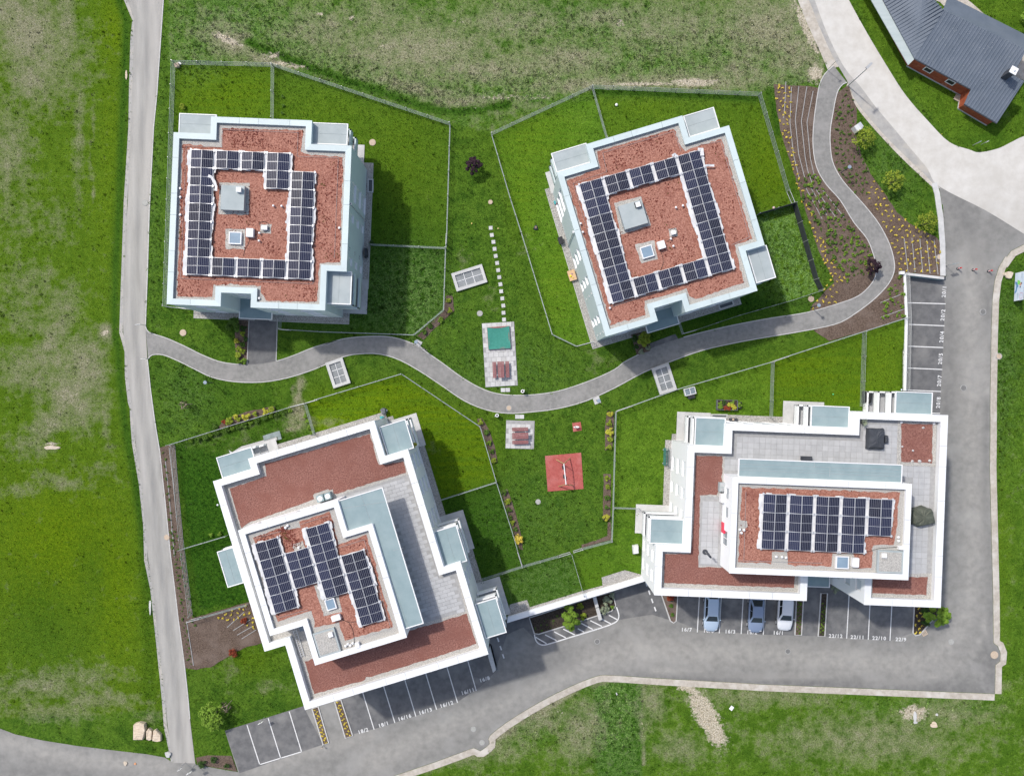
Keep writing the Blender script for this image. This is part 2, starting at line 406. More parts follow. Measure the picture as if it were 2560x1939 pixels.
M_tile = mat('terrace_tile', (0.40, 0.405, 0.41), (0.45, 0.455, 0.46), 1.5, 0.8, 0.05, 60, vary=0.07)
M_grout = mat('joint_sand', (0.30, 0.30, 0.30), (0.38, 0.38, 0.375), 3.0, 0.95)
M_paint = mat('road_paint', (0.74, 0.74, 0.73), (0.62, 0.62, 0.61), 6.0, 0.7, c3=(0.45, 0.45, 0.44), s3=3.0, lo3=0.6, hi3=0.75)
M_mint = mat('mint_render', (0.535, 0.615, 0.62), (0.56, 0.64, 0.645), 0.8, 0.85)
M_mintcap = mat('mint_coping', (0.50, 0.585, 0.59), (0.55, 0.635, 0.64), 0.8, 0.55, spec=0.4, vary=0.05, c3=(0.47, 0.54, 0.54), s3=1.6, lo3=0.55, hi3=0.8)
M_white = mat('white_render', (0.84, 0.85, 0.86), (0.86, 0.87, 0.88), 0.8, 0.85)
M_whitecap = mat('white_coping', (0.72, 0.74, 0.75), (0.78, 0.79, 0.795), 0.8, 0.5, spec=0.4, vary=0.04, c3=(0.66, 0.67, 0.67), s3=1.6, lo3=0.55, hi3=0.8)
M_rim = mat('white_metal', (0.78, 0.78, 0.78), (0.82, 0.82, 0.82), 2.0, 0.5, spec=0.4)
M_memb = mat('roof_membrane', (0.33, 0.375, 0.38), (0.385, 0.43, 0.435), 0.9, 0.75, c3=(0.43, 0.465, 0.465), s3=0.5, lo3=0.5, hi3=0.8)
M_memb2 = mat('blue_membrane', (0.225, 0.305, 0.32), (0.265, 0.345, 0.36), 0.9, 0.7, c3=(0.30, 0.375, 0.385), s3=0.6, lo3=0.5, hi3=0.85)
M_sedA = mat('sedum_substrate', (0.215, 0.085, 0.062), (0.47, 0.235, 0.175), 7.0, 0.95, 1.0, 12, spec=0.1, c3=(0.22, 0.080, 0.060), s3=0.6, lo3=0.58, hi3=0.80)
M_sedC = mat('lava_substrate', (0.150, 0.062, 0.050), (0.34, 0.17, 0.138), 8.0, 0.95, 1.0, 13, spec=0.1, c3=(0.22, 0.095, 0.075), s3=0.6, lo3=0.45, hi3=0.75)
M_sclump = mat('sedum_leaves', (0.095, 0.022, 0.018), (0.19, 0.055, 0.036), 3.0, 0.9, c3=(0.10, 0.075, 0.02), s3=1.2, lo3=0.6, hi3=0.68)
M_glass = mat('window_glass', (0.18, 0.22, 0.25), (0.22, 0.26, 0.29), 1.0, 0.08, spec=0.6)
M_blind = mat('pale_blind', (0.60, 0.64, 0.67), (0.64, 0.68, 0.71), 1.0, 0.5)
M_alu = mat('aluminium', (0.62, 0.63, 0.64), (0.68, 0.69, 0.70), 3.0, 0.4, metal=0.3, spec=0.5)
M_galv = mat('galvanised_steel', (0.42, 0.43, 0.43), (0.52, 0.53, 0.53), 6.0, 0.5, metal=0.4)
M_fence = mat('fence_wire', (0.34, 0.39, 0.38), (0.42, 0.47, 0.46), 6.0, 0.6, metal=0.1)
M_black = mat('black_plastic', (0.02, 0.021, 0.023), (0.035, 0.036, 0.04), 3.0, 0.6)
M_anth = mat('anthracite', (0.045, 0.050, 0.060), (0.06, 0.066, 0.078), 2.0, 0.7)
M_fleece = mat('white_fleece', (0.58, 0.58, 0.585), (0.68, 0.68, 0.68), 2.0, 0.9, 0.6, 6)
M_pv = pv_mat()
M_wood = mat('timber', (0.42, 0.27, 0.13), (0.50, 0.34, 0.18), 3.0, 0.7)
M_red = mat('red_rubber', (0.36, 0.085, 0.075), (0.42, 0.115, 0.10), 3.0, 0.9, 0.4, 60, c3=(0.45, 0.15, 0.135), s3=0.8)
M_table = mat('red_brown_slat', (0.23, 0.085, 0.085), (0.28, 0.12, 0.12), 5.0, 0.6, vary=0.1)
M_green = mat('green_canvas', (0.045, 0.22, 0.175), (0.06, 0.26, 0.21), 4.0, 0.9, 0.3, 30)

# ------------------------------------------------------------------ roads, paths and beds: outlines in photo pixels
ped_up = px('W30', (235, 120), (250, 165), (290, 195), (430, 240), (600, 315), (750, 390), (900, 450), (1030, 475), (1170, 484), (1300, 474), (1440, 452), (1600, 400), (1800, 320), (2030, 258)) \
    + px('A8', (0, 1580), (150, 1530), (330, 1510), (500, 1515), (650, 1560), (750, 1612)) \
    + px('M', (150, 1035), (300, 1140), (430, 1235), (560, 1310), (680, 1350), (830, 1362), (1000, 1350), (1150, 1320), (1350, 1250), (1500, 1180)) \
    + px('B5', (0, 840), (150, 762), (350, 668), (560, 600), (700, 560), (900, 510), (1150, 455), (1500, 390), (1800, 345), (2000, 300), (2212, 235)) \
    + [(2130, 747), (2153.6, 734), (2176, 712), (2188, 690), (2190, 665), (2184, 639.5), (2167.5, 597.7), (2134, 556), (2100.6, 501.6), (2067, 464), (2046, 430.5), (2035.8, 397), (2031.7, 355), (2033.8, 309), (2040, 259), (2048.4, 213), (2063, 184), (2084, 165)]
ped_lo = [(2117, 207), (2104.8, 213), (2092, 234), (2081.8, 284), (2074.7, 334), (2077.6, 388.7), (2088, 422), (2109, 455.6), (2142.4, 493), (2171.7, 526.7), (2196.8, 560), (2217.7, 597.7), (2230, 631), (2235.6, 660.4), (2234, 681), (2224.7, 703), (2208, 725), (2180, 752), (2140, 782), (2100, 806), (2048, 819.6), (1975, 833), (1901.8, 845), (1828.5, 858.7), (1755, 875.8), (1682, 901.4), (1608.8, 930.7)] \
    + [(1537, 969), (1465.7, 1001.5), (1394, 1021), (1322, 1030), (1268.7, 1032.6), (1215, 1023.7), (1161, 1001.5), (1107.5, 965.7), (1053.7, 930), (1000, 900), (950, 885), (900, 884.4), (856, 892.6), (788, 922), (720, 944), (652.6, 955), (584.8, 953.6), (530.6, 942.7), (490, 923.8), (449, 903.4), (408.5, 887), (381.4, 887), (371, 896.6)]
ped_up = curve(ped_up, 3); ped_lo = curve(ped_lo, 3)
P_foot = ped_up + ped_lo
wp_l = px('N0', (1000, -130), (1010, 0), (1060, 160), (1060, 300), (1045, 700), (1030, 1000), (1010, 1600)) + px('N5', (985, 300), (970, 700), (975, 950), (1000, 1100), (1012, 1300), (1040, 1500)) \
    + px('W3', (110, 230), (150, 560), (210, 960), (240, 1340), (270, 1675)) + px('SW', (1000, 450), (1050, 900), (1100, 1350), (1135, 1590))
wp_r = px('SW', (1290, 1620), (1280, 1590), (1245, 1300), (1210, 950), (1170, 650)) + px('W3', (480, 1600), (430, 1100), (380, 640), (325, 300)) + px('N5', (1190, 1400), (1165, 1160), (1150, 890), (1165, 500), (1180, 0)) \
    + px('N0', (1215, 1000), (1240, 750), (1285, 100), (1300, -130))
P_west = wp_l + wp_r
ne_l = px('NE', (290, -80), (325, 0), (400, 200), (500, 400), (600, 520), (690, 640), (800, 770), (900, 890), (1000, 1010), (1070, 1115), (1350, 1260), (1579, 1400), (1750, 1500))
ne_r = px('NE', (1750, 760), (1579, 815), (1500, 852), (1420, 890), (1310, 912), (1250, 895), (1130, 850), (1000, 720), (870, 570), (760, 400), (640, 200), (530, 0), (495, -80))
P_north = curve(ne_l, 4) + curve(ne_r, 4)
mar_l = px('NE', (225, -80), (290, 0), (350, 150), (430, 330), (470, 400), (525, 495), (570, 600), (640, 690), (750, 815), (870, 935), (970, 1030), (1045, 1110), (1080, 1130))
P_margin = curve(mar_l, 4) + list(reversed(curve(ne_l[:10], 4)))
P_gverge = curve(px('NE', (200, -80), (225, 0), (285, 150), (350, 290), (405, 420)), 4) + list(reversed(curve(px('NE', (225, -80), (290, 0), (350, 150), (430, 330), (470, 400)), 4)))
P_gverge2 = curve(px('NE', (515, 520), (550, 600), (625, 705), (735, 830), (850, 950), (950, 1045), (1030, 1120)), 4) + list(reversed(curve(px('NE', (525, 495), (570, 600), (640, 690), (750, 815), (870, 935), (970, 1030), (1045, 1110)), 4)))
st_e = px('NE', (1640, 1440), (1579, 1460), (1500, 1500), (1450, 1570)) + px('E', (1140, 0), (1080, 100), (1040, 230), (1020, 400), (1010, 700), (1005, 1000), (1000, 1300), (1000, 1640)) \
    + px('S19', (1950, 0), (1953, 355), (1990, 385), (2012, 440), (2008, 510), (1970, 540), (1965, 780))
st_s = px('S19', (1965, 780), (1000, 740), (0, 700)) + curve(px('S12', (2100, 210), (1400, 170), (1050, 148), (900, 160), (600, 290), (300, 460), (80, 620), (72, 690), (0, 745)), 3) \
    + px('C6', (1900, 1442), (1840, 1415), (1500, 1540), (1100, 1675), (850, 1760), (500, 1840))
P_street = px('NE', (1070, 1112), (1090, 1250), (1108, 1450), (1110, 1640)) + [(2364, 692), (2266, 690), (2270, 800), (2266, 985), (2258, 1060), (2050, 1380), (1640, 1435), (1612, 1447), (1268, 1551), (1150, 1550), (830, 1690)] \
    + px('P', (1500, 120), (515, 428), (680, 945), (600, 935), (160, 855)) + px('SW', (1280, 1590), (1135, 1585), (1080, 1552), (960, 1530), (700, 1500), (500, 1475), (280, 1440), (100, 1400), (0, 1362), (-200, 1330), (-200, 1900)) \
    + list(reversed(st_s)) + list(reversed(st_e[:-1])) + px('NE', (1579, 1395), (1350, 1255))
P_spur = px('W30', (1192, 60), (1458, 60), (1440, 460), (1440, 500), (1172, 500))
P_spurB = px('B5', (262, 650), (525, 552), (560, 612), (290, 745))
BEDS = {}
BEDS['nw'] = curve(px('NE', (80, 505), (290, 518), (350, 530)), 2) + [p for p in ped_up if p[1] < 741 and p[0] > 2029 and p[1] > 222][::-1][0:0]
bl = [p for p in ped_up if p[0] > 2028 and 222 < p[1] < 742]
BEDS['nw'] = px('NE', (80, 505), (290, 518), (350, 528)) + bl[::-1] + px('B5', (2080, 285), (1990, 308), (1900, 330), (1930, 250)) + px('NE', (440, 1690), (420, 1640), (350, 1500), (300, 1340), (250, 1200), (210, 1060), (165, 920), (125, 800), (90, 600))
br = [p for p in ped_lo if p[0] > 2060 and 228 < p[1] < 690]
BEDS['ne'] = br + px('E', (190, 140), (240, 160), (300, 155), (590, 190)) + px('NE', (1090, 1640), (1085, 1500), (1062, 1425), (900, 1340), (820, 1270), (740, 1150), (660, 1040), (600, 920), (572, 800), (580, 660), (525, 510))
BEDS['ramp'] = [p for p in ped_lo if p[0] > 2030 and 682 < p[1] < 822] + px('B5', (1940, 515), (2100, 625)) + px('E', (0, 645), (228, 562), (222, 160), (190, 145))
BEDS['west'] = px('W3', (372, 608), (465, 575), (525, 575), (600, 1450)) + px('SW', (1200, 160), (1262, 640), (1640, 530), (1740, 800), (1600, 832), (1500, 890), (1380, 960), (1290, 975), (1214, 965), (1170, 650), (1130, 300), (1102, 60))
BEDS['c1'] = px('M2', (120, 245), (150, 236), (200, 310), (240, 430), (262, 545), (228, 552), (180, 400), (130, 290))
BEDS['c2'] = px('M2', (290, 740), (330, 732), (372, 850), (410, 980), (432, 1080), (440, 1155), (412, 1150), (362, 990), (318, 850))
BEDS['c3'] = px('M2', (1028, 185), (1076, 195), (1066, 440), (1010, 462), (1012, 300))
BEDS['c4'] = px('M2', (1000, 627), (1055, 627), (1050, 950), (997, 945))
BEDS['c5'] = px('M2', (848, 1118), (940, 1090), (1028, 1056), (1032, 960), (1052, 960), (1054, 1084), (850, 1142))
BEDS['a1'] = px('A8', (880, 1225), (925, 1222), (936, 1330), (850, 1410), (725, 1532), (680, 1508), (862, 1336))
BEDS['w1'] = px('W3', (935, 415), (1000, 340), (1200, 262), (1470, 212), (1484, 255), (1200, 350), (970, 428))
BEDS['a2'] = px('W30', (1060, 60), (1188, 60), (1170, 478), (1085, 470), (1060, 300))
BEDS['b1'] = px('B5', (70, 560), (225, 520), (268, 722), (130, 770))
BEDS['sw'] = px('P', (150, 765), (300, 735), (600, 742), (668, 940), (560, 918), (170, 850))
BEDS['k1'] = px('P', (1612, 150), (1690, 125), (1822, 578), (1752, 604))
BEDS['k2'] = px('P', (1897, 65), (1975, 40), (2122, 488), (2030, 518))
BEDS['k3'] = px('S19', (303, -30), (362, -30), (345, 288), (290, 288))
BEDS['k4'] = px('S19', (508, -60), (562, -60), (540, 298), (485, 298))
BEDS['k5'] = px('S19', (1290, 40), (1500, 40), (1500, 90), (1405, 205), (1335, 285), (1300, 292), (1278, 270))
BEDS['k6'] = px('G', (2005, 200), (2185, 200), (2168, 490), (2140, 512), (2105, 490))
BEDS['k7'] = px('G', (545, 455), (1250, 225), (1465, 170), (1500, 320), (1455, 380), (1100, 495), (650, 635), (600, 628))
LOWER = {'sw', 'k1', 'k2', 'k3', 'k4', 'k5', 'k6', 'k7'}

# ------------------------------------------------------------------ ground sheet with its patches of dry, lush and bare turf
xs = np.concatenate(([-420, -250, -150, -100, -75], np.arange(-64, 64.01, 0.4), [75, 100, 150, 250, 420]))
ys = np.concatenate(([-420, -250, -150, -100, -65], np.arange(-52, 50.01, 0.4), [65, 100, 150, 250, 420]))
GX, GY = np.meshgrid(xs, ys); nx, ny = len(xs), len(ys)
GZ = zg(GX, GY)
def blobs(X, Y, L, views='F'):
    q = X * 21.8 + CX; r = CY - Y * 21.8; out = np.zeros(X.shape)
    for b in L:
        (cx, cy), = px(b[5] if len(b) > 5 else 'F', (b[0], b[1])); s = 1 / VIEWS[b[5] if len(b) > 5 else 'F'][2]
        rx, ry, amt = b[2] * s, b[3] * s, b[4]; an = math.radians(b[6]) if len(b) > 6 else 0
        dx = (q - cx) * math.cos(an) + (r - cy) * math.sin(an); dy = -(q - cx) * math.sin(an) + (r - cy) * math.cos(an)
        out = np.maximum(out, amt * np.exp(-(dx / rx) ** 2 - (dy / ry) ** 2))
    return np.clip(out, 0, 1)
DRY = [(90, 120, 120, 140, .62), (40, 30, 110, 80, .72), (140, 800, 110, 110, .6), (60, 690, 110, 60, .4), (170, 880, 60, 60, .7), (40, 460, 70, 120, .35), (60, 70, 70, 90, .95), (20, 20, 80, 60, .8), (140, 60, 30, 120, .7), (70, 170, 60, 60, .8), (20, 320, 60, 120, .6), (170, 300, 14, 200, .5), (120, 480, 60, 70, .35), (60, 620, 90, 70, .45), (130, 660, 70, 60, .5, 'F', 120), (110, 740, 130, 34, .7, 'F', 120), (170, 770, 40, 60, .75), (150, 850, 60, 46, .9, 'F', -50), (190, 800, 50, 90, .8), (60, 800, 90, 60, .6), (110, 910, 80, 30, .75, 'F', -40), (60, 960, 60, 40, .5), (230, 720, 22, 26, .9), (230, 900, 16, 80, .45),
       (120, 1040, 90, 26, .5), (30, 1060, 60, 20, .45), (210, 1020, 60, 26, .4), (150, 1480, 110, 40, .5), (200, 1530, 110, 30, .55), (60, 1500, 120, 40, .6), (80, 1560, 130, 26, .6), (300, 1570, 50, 24, .45), (500, 90, 60, 30, .75, 'F', 25), (580, 130, 60, 12, .8, 'F', 12), (700, 70, 90, 50, .45), (900, 110, 170, 60, .6), (820, 30, 60, 30, .4), (1100, 50, 120, 40, .4), (1050, 150, 160, 30, .55), (1220, 130, 110, 40, .55), (1300, 40, 60, 20, .5), (1450, 60, 160, 60, .4), (1650, 60, 100, 70, .65), (1720, 110, 60, 60, .6), (1500, 175, 180, 22, .6), (1300, 185, 160, 18, .7), (900, 190, 160, 20, .5, 'F', 15), (1000, 222, 120, 14, .6), (1600, 150, 60, 30, .5),
       (640, 880, 16, 46, .8), (650, 830, 12, 30, .7), (700, 910, 60, 14, .5), (1760, 150, 40, 30, .5), (1120, 1560, 120, 50, .75), (1000, 1640, 140, 40, .6), (1260, 1600, 60, 80, .6), (1420, 1540, 40, 60, .5), (1660, 1520, 160, 30, .5), (1900, 1620, 260, 60, .5), (2080, 1560, 120, 40, .5), (1480, 1640, 60, 40, .5), (2150, 1500, 60, 12, .8), (1960, 1490, 200, 8, .9), (1600, 1490, 160, 8, .9), (1330, 1480, 60, 10, .9, 'F', -20), (1200, 1540, 70, 10, .9, 'F', -32), (1080, 1610, 70, 10, .9, 'F', -24), (480, 1460, 40, 60, .3), (560, 1500, 60, 20, .4),
       (1060, 640, 20, 40, .35), (1290, 780, 40, 30, .35), (1130, 530, 30, 30, .3), (2130, 250, 50, 14, .4), (930, 980, 20, 60, .3), (1000, 560, 18, 20, .5)]
LIME = [(120, 1180, 170, 150, .9), (230, 1260, 60, 200, .8), (60, 1280, 120, 90, .6), (250, 60, 40, 90, .8), (240, 300, 30, 180, .4), (230, 450, 40, 140, .3), (850, 880, 170, 60, .85, 'F', 0), (1000, 960, 90, 100, .85), (700, 860, 60, 40, .7), (940, 1050, 40, 30, .7), (480, 200, 90, 50, .55), (700, 260, 120, 70, .35), (860, 330, 70, 120, .35), (1150, 300, 100, 90, .6), (1130, 420, 40, 120, .6), (1200, 620, 50, 120, .45), (1660, 380, 60, 130, .6), (1400, 230, 60, 20, .3), (1750, 800, 120, 50, .45), (1900, 800, 50, 80, .4), (1850, 850, 100, 30, .5), (520, 1440, 70, 40, .7), (1250, 1240, 60, 40, .5), (2180, 900, 30, 300, .3), (2190, 1200, 30, 200, .35), (1700, 560, 70, 70, .3), (900, 640, 50, 60, .5)]
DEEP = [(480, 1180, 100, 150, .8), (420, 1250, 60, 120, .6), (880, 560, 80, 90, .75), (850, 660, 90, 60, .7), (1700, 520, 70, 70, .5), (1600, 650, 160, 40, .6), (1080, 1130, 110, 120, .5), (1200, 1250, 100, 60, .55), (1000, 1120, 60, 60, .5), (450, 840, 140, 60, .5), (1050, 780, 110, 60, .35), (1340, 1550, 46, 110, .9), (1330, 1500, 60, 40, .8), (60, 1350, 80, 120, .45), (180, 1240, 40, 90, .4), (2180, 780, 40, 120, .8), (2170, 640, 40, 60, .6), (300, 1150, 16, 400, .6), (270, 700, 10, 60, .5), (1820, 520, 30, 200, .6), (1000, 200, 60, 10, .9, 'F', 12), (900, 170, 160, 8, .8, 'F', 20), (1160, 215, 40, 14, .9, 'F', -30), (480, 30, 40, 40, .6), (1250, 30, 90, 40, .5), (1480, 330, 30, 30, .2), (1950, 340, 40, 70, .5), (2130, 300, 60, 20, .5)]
WEED = [(520, 60, 160, 60, .8), (700, 140, 200, 30, 1., 'F', 18), (880, 190, 160, 26, 1., 'F', 14), (1100, 185, 170, 40, .8), (1400, 130, 200, 60, .9), (1600, 110, 160, 60, .9), (1250, 60, 160, 40, .6), (1720, 180, 60, 40, .8), (430, 120, 60, 60, .6), (1700, 560, 70, 80, 1.), (880, 640, 90, 90, .9), (1330, 1560, 60, 120, .9), (2180, 800, 40, 200, .8), (1150, 1590, 140, 40, .5), (2050, 1540, 160, 40, .4), (1920, 360, 60, 130, .5), (330, 300, 16, 300, .5), (400, 860, 60, 80, .5), (1100, 800, 160, 80, .3), (1150, 1130, 120, 120, .3)]
BARE = [(1540, 1570, 26, 90, 1., 'F', -28), (1500, 1500, 30, 16, .9), (2000, 1560, 36, 22, .8), (1290, 1570, 12, 60, .3), (1215, 1560, 16, 20, .4), (490, 85, 40, 10, .9, 'F', 25), (620, 140, 60, 6, .8, 'F', 10), (590, 120, 30, 8, .7), (760, 40, 10, 6, .8), (1000, 45, 40, 12, .4), (830, 100, 16, 6, .6), (690, 32, 12, 5, .7), (1340, 50, 12, 8, .8), (1160, 210, 60, 8, .5), (1080, 210, 90, 10, .5), (1500, 178, 60, 10, .9), (1390, 182, 90, 6, .8), (1760, 160, 20, 26, .8), (1000, 235, 60, 5, .4), (110, 960, 26, 6, .8), (1740, 60, 12, 90, .8, 'F', -25), (300, 480, 6, 20, .3), (1860, 1490, 200, 5, .8), (1140, 1560, 40, 5, .5), (175, 190, 10, 40, .3), (226, 720, 12, 10, .7), (150, 850, 50, 30, .35)]
GARD = [([(1490, 1735), (1560, 1705), (1618, 1725), (1616, 2000), (1500, 2000)], dict(deep=.8, weed=.3)), ([(438, 160), (685, 167), (684, 300), (440, 320)], dict(lime=.45, tint=.06, mown=.6)), ([(685, 167), (1124, 313), (1115, 622), (921, 613), (880, 330), (684, 300)], dict(lime=.22, tint=.0, mown=.4)),
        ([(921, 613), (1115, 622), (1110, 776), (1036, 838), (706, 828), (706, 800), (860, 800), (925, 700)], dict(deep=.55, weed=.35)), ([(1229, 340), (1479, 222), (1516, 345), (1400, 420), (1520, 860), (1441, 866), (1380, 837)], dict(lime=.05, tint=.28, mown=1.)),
        ([(1480, 224), (1895, 240), (1980, 511), (1890, 538), (1800, 300), (1516, 344)], dict(lime=.30, tint=.05)), ([(1890, 538), (1980, 513), (2048, 728), (1960, 756), (1900, 600)], dict(weed=1., tint=.25, lime=.2)), ([(1960, 756), (1843, 790), (1704, 835), (1700, 800), (1860, 740)], dict(deep=.5)),
        ([(766, 1009), (1005, 935), (1201, 1066), (1241, 1203), (1102, 1248), (1040, 1080), (789, 1086)], dict(lime=.95, tint=.05, mown=.8)), ([(424, 1112), (766, 1009), (789, 1086), (620, 1150)], dict(dry=.22, deep=.3)), ([(438, 1112), (620, 1150), (720, 1500), (482, 1533)], dict(deep=.8)),
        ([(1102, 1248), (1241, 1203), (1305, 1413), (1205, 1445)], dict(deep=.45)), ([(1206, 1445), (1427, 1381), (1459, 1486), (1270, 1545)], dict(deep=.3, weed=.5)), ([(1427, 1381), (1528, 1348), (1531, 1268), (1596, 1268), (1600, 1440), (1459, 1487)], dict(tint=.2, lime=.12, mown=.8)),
        ([(1537, 1028), (1928, 903), (1924, 1044), (1815, 1050), (1730, 1100), (1640, 1268), (1531, 1268)], dict(tint=.20, lime=.18)), ([(1928, 903), (2156, 828), (2150, 1016), (1924, 1044)], dict(lime=.5, tint=.05, mown=.8)), ([(2156, 828), (2262, 795), (2259, 975), (2150, 1016)], dict(lime=.35, tint=.08)),
        ([(-900, -400), (316, -400), (310, 860), (340, 1100), (420, 1800), (-900, 1850)], dict(lime=.42, tint=-.0, dry=.06)), ([(410, -400), (2080, -400), (2060, 200), (1940, 220), (1896, 238), (1480, 218), (1229, 335), (1127, 308), (690, 165), (420, 150)], dict(tint=.12, weed=.30, dry=.30)),
        ([(2100, -100), (2560, -100), (2560, 380), (2400, 370), (2200, 150)], dict(tint=.1, lime=.2)), ([(900, 1939), (1230, 1850), (1500, 1700), (2500, 1740), (2560, 1000), (2900, 900), (2900, 2300), (700, 2300)], dict(tint=.12, lime=.12, dry=.14))]
TRACKS = [(px('N7', (-250, 330), (0, 440), (300, 560), (560, 650), (780, 720), (1000, 800), (1200, 860), (1400, 885), (1650, 855), (1800, 830)), 11, 'deep', 1.0), (px('N14', (270, 725), (700, 735), (1100, 755), (1540, 785)), 9, 'deep', .9), ([(p[0] - 20, p[1]) for p in wp_l], 10, 'deep', .85), (px('W3', (1640, 20), (1660, 120), (1690, 190)), 4, 'dry', 1.0), (px('W3', (1705, -20), (1710, 100), (1725, 190), (1740, 330), (1700, 410), (1560, 450)), 6, 'dry', .95),
          (px('N14', (1640, 720), (1690, 850), (1720, 1043)), 9, 'deep', .9), (px('S12', (1320, 330), (1310, 620), (1325, 945)), 5, 'dry', .9), (px('N0', (680, 400), (720, 700), (735, 1000), (715, 1250), (740, 1600)), 5, 'dry', .55)]
def veg(X, Y):
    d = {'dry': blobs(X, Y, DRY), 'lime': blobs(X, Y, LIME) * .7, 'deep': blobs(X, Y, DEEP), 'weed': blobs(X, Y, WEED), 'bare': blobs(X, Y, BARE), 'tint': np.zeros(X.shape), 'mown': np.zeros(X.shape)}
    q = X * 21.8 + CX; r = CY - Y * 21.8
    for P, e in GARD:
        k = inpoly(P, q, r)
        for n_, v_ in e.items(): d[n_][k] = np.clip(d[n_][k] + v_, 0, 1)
    for pts, w_, n_, amt in TRACKS:
        dd = np.full(X.shape, 1e9)
        for (a0, b0), (a1, b1) in zip(pts[:-1], pts[1:]):
            dx, dy = a1 - a0, b1 - b0; t = np.clip(((q - a0) * dx + (r - b0) * dy) / (dx * dx + dy * dy + 1e-9), 0, 1); dd = np.minimum(dd, np.hypot(q - a0 - t * dx, r - b0 - t * dy))
        g = amt * np.exp(-(dd / w_) ** 2); d[n_] = np.maximum(d[n_], g)
        if n_ == 'deep':
            for o_ in ('dry', 'weed', 'lime', 'tint'): d[o_] = d[o_] * (1 - g)
    return d
G_AT = veg(GX, GY)
GZ = GZ + (np.sin(GX * 1.7 + np.cos(GY * 1.3) * 2) * np.cos(GY * 1.9) * 0.012)
idx = np.arange(nx * ny).reshape(ny, nx)
FQ = np.stack([idx[:-1, :-1], idx[:-1, 1:], idx[1:, 1:], idx[1:, :-1]], -1).reshape(-1, 4)
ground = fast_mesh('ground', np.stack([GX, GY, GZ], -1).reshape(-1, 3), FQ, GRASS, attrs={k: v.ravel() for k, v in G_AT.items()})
ground['kind'] = 'structure'

MASK = []          # outlines (metres) where no grass grows
def lay(name, P, m, dz, hf=zg, step=1.6, mask=True, **k):
    w = xy(gds(P, hf))
    if mask: MASK.append(w)
    return sheet(name, w, m, dz, hf, step, **k), w
o, _ = lay('gravel_verge', P_gverge, M_verge, 0.030, zt)
o, _ = lay('gravel_verge', P_gverge2, M_verge, 0.030, z0f)
o, _ = lay('road_margin', P_margin, M_margin, 0.036, zt)
road, W_north = lay('road', P_north, M_road, 0.042, zt)
path, W_west = lay('path', P_west, M_path, 0.030, zt, 0.5)
street, W_street = lay('street', P_street, M_street, 0.034, zt, 0.7)
foot, W_foot = lay('footpath', P_foot, M_foot, 0.042, z0f)
o, _ = lay('entrance_path', P_spur, M_dark, 0.036, z0f)
o, _ = lay('entrance_path', P_spurB, M_dark, 0.036, z0f)
def wear(o, L_):
    """dusty wheel tracks and dark stains of the asphalt, as attributes; L_: (name, points px, half width px, amount)"""
    me = o.data; n = len(me.vertices); co = np.zeros(n * 3); me.vertices.foreach_get('co', co); co = co.reshape(-1, 3)
    k = F / (H - co[:, 2]); q, r = co[:, 0] * k + CX, CY - co[:, 1] * k; A = {'dust': np.zeros(n), 'stain': np.zeros(n)}
    for nm, pts, w_, amt in L_:
        d = np.full(n, 1e9)
        for (x0, y0), (x1, y1) in zip(pts[:-1], pts[1:]):
            dx, dy = x1 - x0, y1 - y0; t = np.clip(((q - x0) * dx + (r - y0) * dy) / (dx * dx + dy * dy + 1e-9), 0, 1); d = np.minimum(d, np.hypot(q - x0 - t * dx, r - y0 - t * dy))
        A[nm] = np.maximum(A[nm], amt * np.exp(-(d / w_) ** 2))
    for nm, v_ in A.items(): a_ = me.attributes.new(nm, 'FLOAT', 'POINT'); a_.data.foreach_set('value', v_.astype(np.float32))
lane = curve([(930, 1900), (1150, 1800), (1350, 1715), (1520, 1640), (1700, 1625), (2000, 1640), (2280, 1655), (2380, 1600), (2425, 1480), (2430, 1200), (2425, 900), (2430, 620)], 6)
arc = curve(px('S19', (-900, 600), (0, 638), (600, 660), (1100, 692), (1330, 680), (1600, 585), (1780, 440), (1880, 240), (1905, 0)) + [(2470, 1200)], 6)
wear(street, [('dust', lane, 34, .85), ('dust', arc, 7, .9), ('dust', [(p[0] - 34, p[1] - 26) for p in arc[8:]], 6, .7), ('stain', [(1560, 1703), (1900, 1703), (2200, 1714), (2478, 1726)], 15, .9), ('stain', [(2478, 1726), (2472, 1640)], 26, .8), ('stain', [(2476, 1600), (2466, 1200), (2466, 1000)], 8, .5),
             ('stain', [(1290, 1690), (1420, 1650)], 26, .55), ('stain', [(1180, 1740), (1330, 1690)], 24, .5), ('dust', px('C6', (1540, 810), (1550, 1310)), 5, .9), ('dust', px('C6', (1540, 810), (1640, 980)), 5, .8), ('dust', [(640, 1930), (760, 1880), (930, 1835)], 20, .7), ('dust', [(0, 1850), (200, 1900), (420, 1915)], 22, .8), ('stain', [(0, 1925), (300, 1939)], 16, .4), ('dust', px('E', (960, 760), (900, 1200), (880, 1330)), 22, .7), ('dust', px('E', (980, 860), (975, 1300)), 8, .9), ('stain', px('E', (960, 300), (980, 520), (990, 800)), 9, .5), ('stain', px('E', (640, 300), (610, 900), (600, 1400)), 22, .45), ('dust', [(2290, 760), (2330, 770)], 10, .7), ('stain', [(2385, 480), (2420, 560), (2440, 640)], 20, .5)])
wm = [((a[0] + b[0]) / 2, a[1]) for a in curve(wp_l, 3) for b in [min(curve(wp_r, 3), key=lambda q: abs(q[1] - a[1]))]]
wear(path, [('stain', wm, 5, .75), ('dust', [(p[0] - 17, p[1]) for p in wm], 8, .8), ('dust', [(p[0] + 17, p[1]) for p in wm], 7, .7)])
